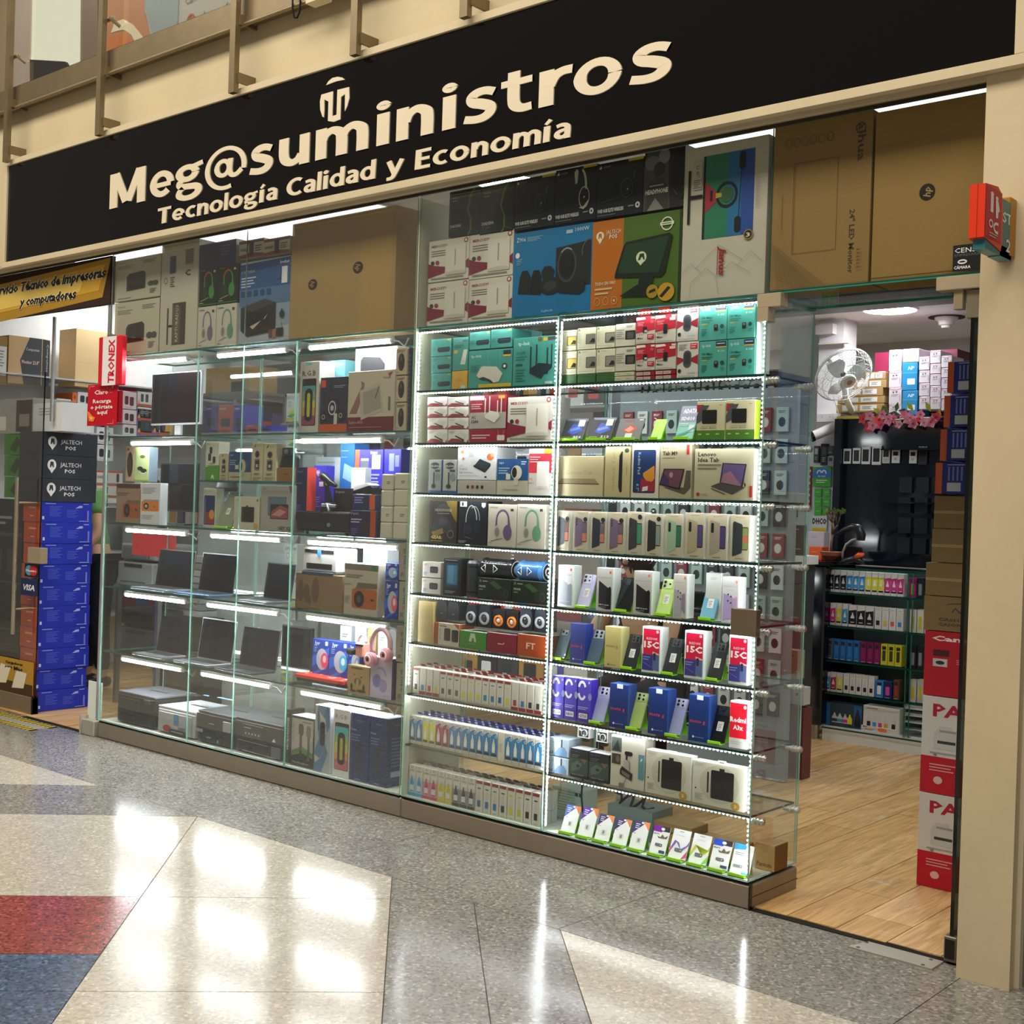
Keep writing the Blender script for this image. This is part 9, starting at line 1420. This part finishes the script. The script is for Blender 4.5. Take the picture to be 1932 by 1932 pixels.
# counter things seen through the side glass and above the cabinet
ZK = 1.136
X, Z = at(1568, 1048, 3.45); r = empty('bonsai', (X, 3.45, ZK)); tag(r, 'small bare bonsai tree in a round brown pot on the black counter', 'plant')
b = MG('8a4a38'); b.lathe([(.035, 0), (.04, .008), (.062, .035), (.072, .06), (.066, .062), (.055, .05)], 0, 0, 0, 24, cols=['5a2c22', '8a4a38', 'a8604a', 'c0b0a0', '77402f']); b.obj('pot', r)
b = MB('leaf', '6a5038'); random.seed(8)
def branch(p, d, L, rr, n):
    q = p+d*L; b.path([tuple(p), tuple(p+d*L*.5+Vector((random.uniform(-.008, .008), 0, 0))), tuple(q)], [rr, rr*.85, rr*.7], 5)
    if n:
        for _ in range(3): branch(q, (d+Vector((random.uniform(-.9, .9), random.uniform(-.5, .5), random.uniform(-.1, .5)))).normalized(), L*.68, rr*.6, n-1)
    else: tips.append(q)
tips = []; branch(Vector((0, 0, .05)), Vector((.05, 0, 1)), .12, .011, 3); b.obj('branches', r)
b = MB('leaf', '5f8a3c')
for q in tips:
    if q.x > .0: 
        for _ in range(2): o = q+Vector((random.uniform(-.012, .012), random.uniform(-.01, .01), random.uniform(-.01, .012))); b.add([tuple(o+Vector(v)*.010) for v in ((-1, 0, 0), (0, -.4, .7), (1, 0, 0), (0, .4, -.7))], [(0, 1, 2, 3)], mat='leaf')
q = b.obj('leaves', r); q['kind'] = 'stuff'
X, Z = at(1590, 1046, 3.42); r = empty('barcode_scanner', (X, 3.42, ZK)); tag(r, 'black barcode scanner on a silver gooseneck beside the bonsai', 'scanner')
b = MB('metal', 'b8b8b4'); b.path([(0, 0, 0), (.0, 0, .06), (.02, 0, .11), (.06, 0, .14), (.09, 0, .15)], .008, 8); b.obj('gooseneck', r); b = MP('22252b'); b.path([(-.05, 0, .17), (.0, 0, .20), (.06, 0, .225), (.10, 0, .22), (.12, 0, .17), (.12, 0, .14)], [.01, .016, .022, .028, .03, .024], 10); b.obj('scanner_head', r)
X, Z = at(1608, 1060, 3.42); r = empty('tape_gun', (X, 3.40, ZK-.02)); tag(r, 'black and orange gadget lying at the edge of the ink cabinet top', 'tool'); b = MP('26282c'); b.path([(-.08, 0, .01), (-.03, 0, .03), (.03, 0, .045), (.09, 0, .02)], [.008, .02, .022, .012], 8); b.obj('body', r); b = MP('f0602c'); b.path([(.03, -.01, .055), (.06, -.01, .07), (.09, -.01, .075)], [.012, .018, .010], 8); b.obj('orange_grip', r)
PX('orange_box', 'bright orange box beside the bonsai pot on the black counter', 1526, 1551, 1031, 1049, ZK, 3.5, .1, 'f0642c', [('g', .2, .6, .4, 1, .1, 'f8a078')])
PX('white_box', 'pale lilac-white box behind the orange box on the black counter', 1524, 1555, 1003, 1031, None, 3.64, .08, 'c8c4cc', [('g', .2, .7, .4, 2, .1, 'a8a4ac')])
YG = 2.3; zg = at(1480, 1048, YG)[1]
b = MI('dfe6e2'); xg0, xg1 = at(1380, 1050, YG)[0], at(1500, 1050, YG)[0]; b.cbox(xg0, xg1, YG, YG+.28, zg-.05, zg); b.box(xg0, xg1-.02, YG+.03, YG+.28, 0, zg-.05, '3a4246'); b.box(xg0+.1, xg1-.1, YG+.025, YG+.03, .1, zg-.1, '3a4246', 'gloss'); tag(b.obj('side_counter'), 'white-topped grey counter seen through the side of the phone case', 'counter')
def GX(name, label, u0, u1, vt, vb, zz, col, art, dY=0, dep=.04, **k): return PX(name, label, u0, u1, vt, vb, zz, YG+.1+dY, dep, col, art, **k)
GX('payment_sign', 'grey payment sign with a white square on the side counter', 1468, 1517, 990, 1043, zg, '55585c', [('r', .32, .36, .66, .70, 'c8d4d8'), ('r', .38, .42, .60, .64, '8a969c'), ('g', .4, .86, .4, 1, .05, 'd8dcde'), ('g', .1, .22, .8, 1, .05, 'd8dcde'), ('g', .3, .1, .4, 1, .05, 'a0a4a8')], cat='sign')
GX('card_terminal', 'white card terminal with wooden sticks beside the payment sign', 1436, 1466, 1003, 1043, zg, 'd4dad8', [('r', .1, .1, .45, .45, '9aa0a0'), ('g', .1, .7, .35, 2, .08, '55585a')], cat='terminal')
tag(MB('leaf', 'b89868').path([(xg0+.35, YG+.05, zg), (xg0+.33, YG+.06, zg+.12), (xg0+.30, YG+.08, zg+.2)], .006, 6, 'c0a070').obj('reed_stick'), 'wooden reed stick with red tip beside the card terminal', 'decoration')
z = at(1470, 830, YG+.14)[1]; tag(MP('2c3036').box(at(1434, 900, YG+.14)[0], at(1502, 900, YG+.14)[0], YG+.141, YG+.15, zg, z).obj('display_stand'), 'dark display stand on the side counter behind the side glass', 'stand')
for k, (u0, u1, a_, b_, c) in enumerate(((1436, 1472, 830, 900, '4a5560'), (1436, 1466, 902, 960, 'd4d8dc'), (1478, 1500, 950, 976, '30343c'))): GX('hanging_goods', 'assorted %s goods hanging behind the side glass' % ['slate', 'white', 'dark'][k], u0, u1, a_, b_, None, c, [('q', .2, .5, .8, .9, .05, '26282c'), ('q', .2, .1, .7, .4, .05, 'e4e8ea'), ('g', .1, .5, .8, 3, .1, 'a0a8b0')], .3)
for k, (u0, u1, a_, b_, c) in enumerate(((1441, 1474, 1222, 1278, '9a7a56'), (1476, 1505, 1226, 1280, 'a49c82'), (1440, 1470, 1180, 1220, '33303a'))): PX('stored_carton', '%s carton stored low behind the side glass' % ['brown labelled', 'tan', 'dark'][k], u0, u1, a_, b_, None, 2.18, .08, c, [('r', .3, .5, .8, .8, 'd8d8d4')] if k == 0 else [('g', .2, .8, .5, 4, .12, '6a6458')])
for k in range(3): PX('stored_carton', 'white low carton behind the side glass, %s' % ORD[k], 1440+26*k, 1464+26*k, 1296, 1330, None, 2.15, .08, 'c4c8c8', [('e', .5, .6, .1, .08, '55585a')])
PX('stored_carton', 'long dull red carton under the white low cartons behind the side glass', 1438, 1516, 1331, 1372, .007, 2.14, .1, '6a3434', [('g', .1, .8, .4, 2, .1, '8a5450')])
# near stack of cartons just inside the right door
xs0 = -1.955
def NS(name, label, vt, vb, col, art, dx=0, mat='card', cols=None, dep=.38):
    z1 = at(1760, vt, .75)[1]; z0 = at(1760, vb, .75)[1]; z0 = max(z0, .007)
    return carton(name, label, xs0+dx, -1.60, z0, z1, .75, dep, col, art, mat=mat, cols=cols)
pa = [('r', 0, 0, 1, .38, 'c0142c'), ('t', 'PANTUM', .12, .80, 1.25, .12, 'b01a38', {'bold': .03}), ('p', [(.14, .46), (.42, .46), (.42, .62), (.34, .64), (.34, .7), (.20, .70), (.14, .62)], 'c8cacc'), ('r', .18, .52, .38, .55, '3a3c40'), ('r', .2, .64, .38, .66, '9a9ca0'), ('g', .1, .42, .3, 1, .03, 'a0a4a8'), ('e', .16, .40, .02, .014, '8a8c90'), ('g', .1, .3, .3, 3, .03, 'e89aa4'), ('e', .2, .14, .05, .04, 'e8c0c4')]
NS('printer_carton', 'white over red printer carton on the floor just inside the doorway', 1497, 1680, 'd8d8d6', pa); NS('printer_carton', 'white over red printer carton, second from the floor inside the doorway', 1313, 1496, 'd8d8d6', pa)
NS('printer_carton', 'glossy red carton with white wordmark in the doorway stack', 1190, 1312, 'b8182c', [('t', 'Canon', .08, .86, .62, .07, 'f0e4e4', {'bold': .04}), ('r', .1, .62, .28, .72, '4a1c22'), ('r', .1, .46, .26, .58, 'c8c8c4'), ('e', .18, .52, .05, .03, '2a2c30'), ('g', .36, .58, .2, 3, .03, 'e08a94')], .0)
kr = [('r', 0, .46, 1, .54, 'b09868'), ('l', 0, .5, 1, .5, .002, '6a5230')]
for k, (a_, b_, dx) in enumerate(((935, 996, .02), (997, 1060, .015), (1061, 1123, -.005), (1124, 1189, -.008))):
    NS('kraft_carton', 'taped kraft carton in the doorway stack, %s of four' % ['topmost', 'second', 'third', 'lowest'][k], a_, b_, '87724f', kr if k < 3 else [('o', .42, .72, .2, .12, .01, '3a3a34', 20, 150), ('t', 'NP', .3, .55, .52, .14, '3a4044', {'shear': .3}), ('t', 'CASH DRAWER', .16, .3, .8, .08, '4a4a40', {'bold': .02}), ('t', 'CAJON MONEDERO', .16, .16, .9, .08, '4a4a40', {'bold': .02})], dx, 'kraft')
for k, (a_, b_, dx) in enumerate(((684, 742, .055), (747, 806, .045), (810, 869, .035), (873, 931, .02))):
    NS('blue_carton', 'navy carton with orange end in the doorway stack, %s of four' % ['topmost', 'second', 'third', 'lowest'][k], a_, b_, '1f2e88', [('r', 0, 0, .08, 1, 'd8603a'), ('r', .14, .08, .30, .36, 'c8ccd8'), ('g', .14, .94, .2, 1, .05, 'c8d0f0')]+[('r', .15+.05*i, .42, .17+.05*i, .88, '7a88d0') for i in range(4)], dx)
# ================================================================ people
def pm(name, col, rough=.6):
    m, nt, b = nm(name); n = nt.nodes.new('ShaderNodeTexNoise'); n.inputs['Scale'].default_value = 18; mx = nt.nodes.new('ShaderNodeMix'); mx.data_type = 'RGBA'
    c = lin(col); mx.inputs[6].default_value = (c[0]*.85, c[1]*.85, c[2]*.85, 1); mx.inputs[7].default_value = c; nt.links.new(n.outputs['Fac'], mx.inputs[0]); nt.links.new(mx.outputs[2], b.inputs['Base Color']); b.inputs['Roughness'].default_value = rough; return m
def skel(name, pts, edges, mat, parent, sub=2):
    ks = list(pts); me = bpy.data.meshes.new(name); me.from_pydata([pts[k][:3] for k in ks], [(ks.index(a), ks.index(b)) for a, b in edges], []); me.materials.append(mat)
    o = bpy.data.objects.new(name, me); C.objects.link(o); o.parent = parent; m = o.modifiers.new('skin', 'SKIN'); m.use_smooth_shade = True
    if not me.skin_vertices: me.skin_vertices.new() if hasattr(me.skin_vertices, 'new') else None
    for i, k in enumerate(ks):
        sv = me.skin_vertices[0].data[i]; sv.radius = (pts[k][3], pts[k][3] if len(pts[k]) < 5 else pts[k][4]); sv.use_root = (i == 0)
    s = o.modifiers.new('sub', 'SUBSURF'); s.levels = sub; s.render_levels = sub; return o
def person(label, loc, rz, J, skin, shirt, pants, hair, shoes, longhair=True):
    r = empty('person', loc, rz); tag(r, label, 'person')
    P = {}; E_ = []
    for k, v in J.items(): P[k] = v
    body = ['pel', 'belly', 'chest', 'neck', 'head', 'top']; E_ += list(zip(body, body[1:]))
    for s in 'lr':
        E_ += [('chest', s+'sh'), (s+'sh', s+'el'), (s+'el', s+'wr'), (s+'wr', s+'pa'), ('pel', s+'hip'), (s+'hip', s+'kn'), (s+'kn', s+'an'), (s+'an', s+'to')]
        w_ = Vector(J[s+'wr'][:3]); p_ = Vector(J[s+'pa'][:3]); d = (p_-w_).normalized(); sd_ = d.cross(Vector((0, 1, 0))).normalized()
        for i in range(4):
            b0 = p_+sd_*(.012*(i-1.5))+d*.02; b1 = b0+d*(.04-.004*abs(i-1.5))+Vector((0, -.01, 0)); P['%sf%d' % (s, i)] = (*b0, .009); P['%sg%d' % (s, i)] = (*b1, .007); E_ += [(s+'pa', '%sf%d' % (s, i)), ('%sf%d' % (s, i), '%sg%d' % (s, i))]
        t = w_+(p_-w_)*.5+sd_*.035+Vector((0, -.02, 0)); P[s+'th'] = (*t, .009); E_.append((s+'pa', s+'th'))
    skel('body', P, E_, skin, r)
    up = {k: (v[0], v[1], v[2], v[3]+.014) for k, v in J.items() if k in ('pel', 'belly', 'chest')}; ee = [('pel', 'belly'), ('belly', 'chest')]
    for s in 'lr':
        a, b2 = Vector(J[s+'sh'][:3]), Vector(J[s+'el'][:3]); up[s+'sh'] = (*a, J[s+'sh'][3]+.014); m_ = a+(b2-a)*.55; up[s+'m'] = (*m_, J[s+'sh'][3]+.012); ee += [('chest', s+'sh'), (s+'sh', s+'m')]
    skel('shirt', up, ee, shirt, r)
    lo = {'pel': (*J['pel'][:3], J['pel'][3]+.006)}; ee = []
    for s in 'lr':
        for k in ('hip', 'kn', 'an'): v = J[s+k]; lo[s+k] = (v[0], v[1], v[2]+(.03 if k == 'an' else 0), v[3]+.016)
        ee += [('pel', s+'hip'), (s+'hip', s+'kn'), (s+'kn', s+'an')]
    skel('trousers', lo, ee, pants, r)
    for s in 'lr':
        a, t = Vector(J[s+'an'][:3]), Vector(J[s+'to'][:3]); b = MB('plastic', shoes); d = (t-a); d.z = 0; d.normalize(); b.path([tuple(a-d*.05+Vector((0, 0, -.04))), tuple(a+Vector((0, 0, -.03))), tuple(t+Vector((0, 0, .005))), tuple(t+d*.05)], [.035, .048, .046, .025], 10); b.obj('shoe', r)
    h = Vector(J['head'][:3]); t = Vector(J['top'][:3]); c = (h+t)/2; b = MB('leaf', hair)
    b.lathe([(.06, -.09), (.092, -.03), (.105, .03), (.10, .08), (.07, .115), (.0001, .13)], c.x, c.y+.018, c.z, 16)
    if longhair: b.path([(c.x, c.y+.05, c.z), (c.x+.03, c.y+.09, c.z-.12), (c.x+.07, c.y+.10, c.z-.24), (c.x+.08, c.y+.09, c.z-.36)], [.09, .075, .05, .02], 12)
    b.obj('hair', r)
    b = MB('skin', 'c89a80'); b.lathe([(.0001, .02), (.012, .012), (.016, 0)], c.x, c.y-.088, c.z-.03, 8, axis='y'); 
    for s in (-1, 1): b.lathe([(.0001, .006), (.011, 0)], c.x+s*.032, c.y-.085, c.z-.0, 8, 'f0ece8', axis='y'); b.lathe([(.0001, .009), (.005, .004)], c.x+s*.032, c.y-.085, c.z-.0, 8, '2a1c14', axis='y'); b.lathe([(.0001, 0), (.014, .004), (.018, .012)], c.x+s*.088, c.y, c.z-.02, 8, axis='y')
    b.box(c.x-.022, c.x+.022, c.y-.092, c.y-.084, c.z-.066, c.z-.058, 'a05a50'); b.obj('face', r)
def stand_pose(lean=0.0, arm=0.0):
    return {'pel': (0, 0, .93, .125, .10), 'belly': (lean*.3, 0, 1.08, .115, .095), 'chest': (lean*.7, 0, 1.28, .14, .10), 'neck': (lean, -.01, 1.43, .05), 'head': (lean*1.25, -.02, 1.53, .078), 'top': (lean*1.4, -.01, 1.63, .082),
        'lsh': (lean*.85+.17, 0, 1.38, .055), 'lel': (lean*.7+.22, -.02, 1.12, .042), 'lwr': (lean*.5+.16, -.16, .96, .028), 'lpa': (lean*.5+.13, -.22, .93, .028),
        'rsh': (lean*.85-.17, 0, 1.36, .055), 'rel': (lean*.8-.22, -.05, 1.12, .042), 'rwr': (lean*.8-.14, -.24, 1.05, .028), 'rpa': (lean*.8-.11, -.31, 1.05, .028),
        'lhip': (.09, 0, .88, .085), 'lkn': (.10, -.02, .48, .06), 'lan': (.10, .02, .09, .04), 'lto': (.11, -.13, .04, .035), 'rhip': (-.09, 0, .88, .085), 'rkn': (-.10, -.02, .48, .06), 'ran': (-.10, .02, .09, .04), 'rto': (-.11, -.13, .04, .035)}
sk1 = pm('skin_tone', 'd8ac88', .5)
person('person in a green T-shirt and dark jeans leaning behind the blue carton stack', (at(186, 1000, .95)[0]-.02, .95, .007), 0, stand_pose(-.24), sk1, pm('green_cotton', '6a9a5c', .9), pm('dark_denim', '262c38', .9), '8a5a34', '2c2e34')
sx, sy = fl(1160, 1508)
J2 = {'pel': (-.05, .25, .50, .13, .11), 'belly': (-.04, .2, .68, .12, .10), 'chest': (-.02, .12, .90, .15, .11), 'neck': (0, .04, 1.05, .05), 'head': (0, .0, 1.14, .078), 'top': (0, -.01, 1.24, .08),
      'lsh': (.16, .12, 1.0, .055), 'lel': (.22, -.02, .78, .042), 'lwr': (.12, -.20, .72, .028), 'lpa': (.09, -.26, .71, .028), 'rsh': (-.18, .12, 1.0, .055), 'rel': (-.24, -.02, .78, .042), 'rwr': (-.12, -.18, .74, .028), 'rpa': (-.09, -.24, .73, .028),
      'lhip': (.05, .22, .50, .09), 'lkn': (.10, -.18, .48, .062), 'lan': (.08, -.12, .09, .042), 'lto': (.16, -.26, .04, .036), 'rhip': (-.14, .22, .50, .09), 'rkn': (-.18, -.16, .48, .062), 'ran': (-.18, -.05, .09, .042), 'rto': (-.20, -.20, .04, .036)}
person('seated person in dark clothes and grey shoes behind the phone case', (sx, sy+.12, .007), 0, J2, sk1, pm('black_jacket', '1e2024', .9), pm('dark_trousers', '33302f', .9), '241c18', '8a8684', False)
b = MB('cloth', '1c1e22'); b.cbox(-.24, .2, .1, .5, .36, .40, c=.02); b.tube((-.02, .3, .06), (-.02, .3, .36), .03, 10)
for k in range(5): a = 2*PI*k/5; b.tube((-.02, .3, .07), (-.02+.24*math.cos(a), .3+.24*math.sin(a), .04), .018, 8)
o = b.obj('office_chair', loc=(sx, sy+.12, .007)); tag(o, 'black office chair under the seated person behind the phone case', 'chair'); b = MB('cloth', '202226'); b.cbox(-.2, .17, .42, .46, .55, 1.0, c=.03); b.box(-.04, 0, .44, .47, .38, .6, '15171a', 'metal'); b.obj('backrest', o)
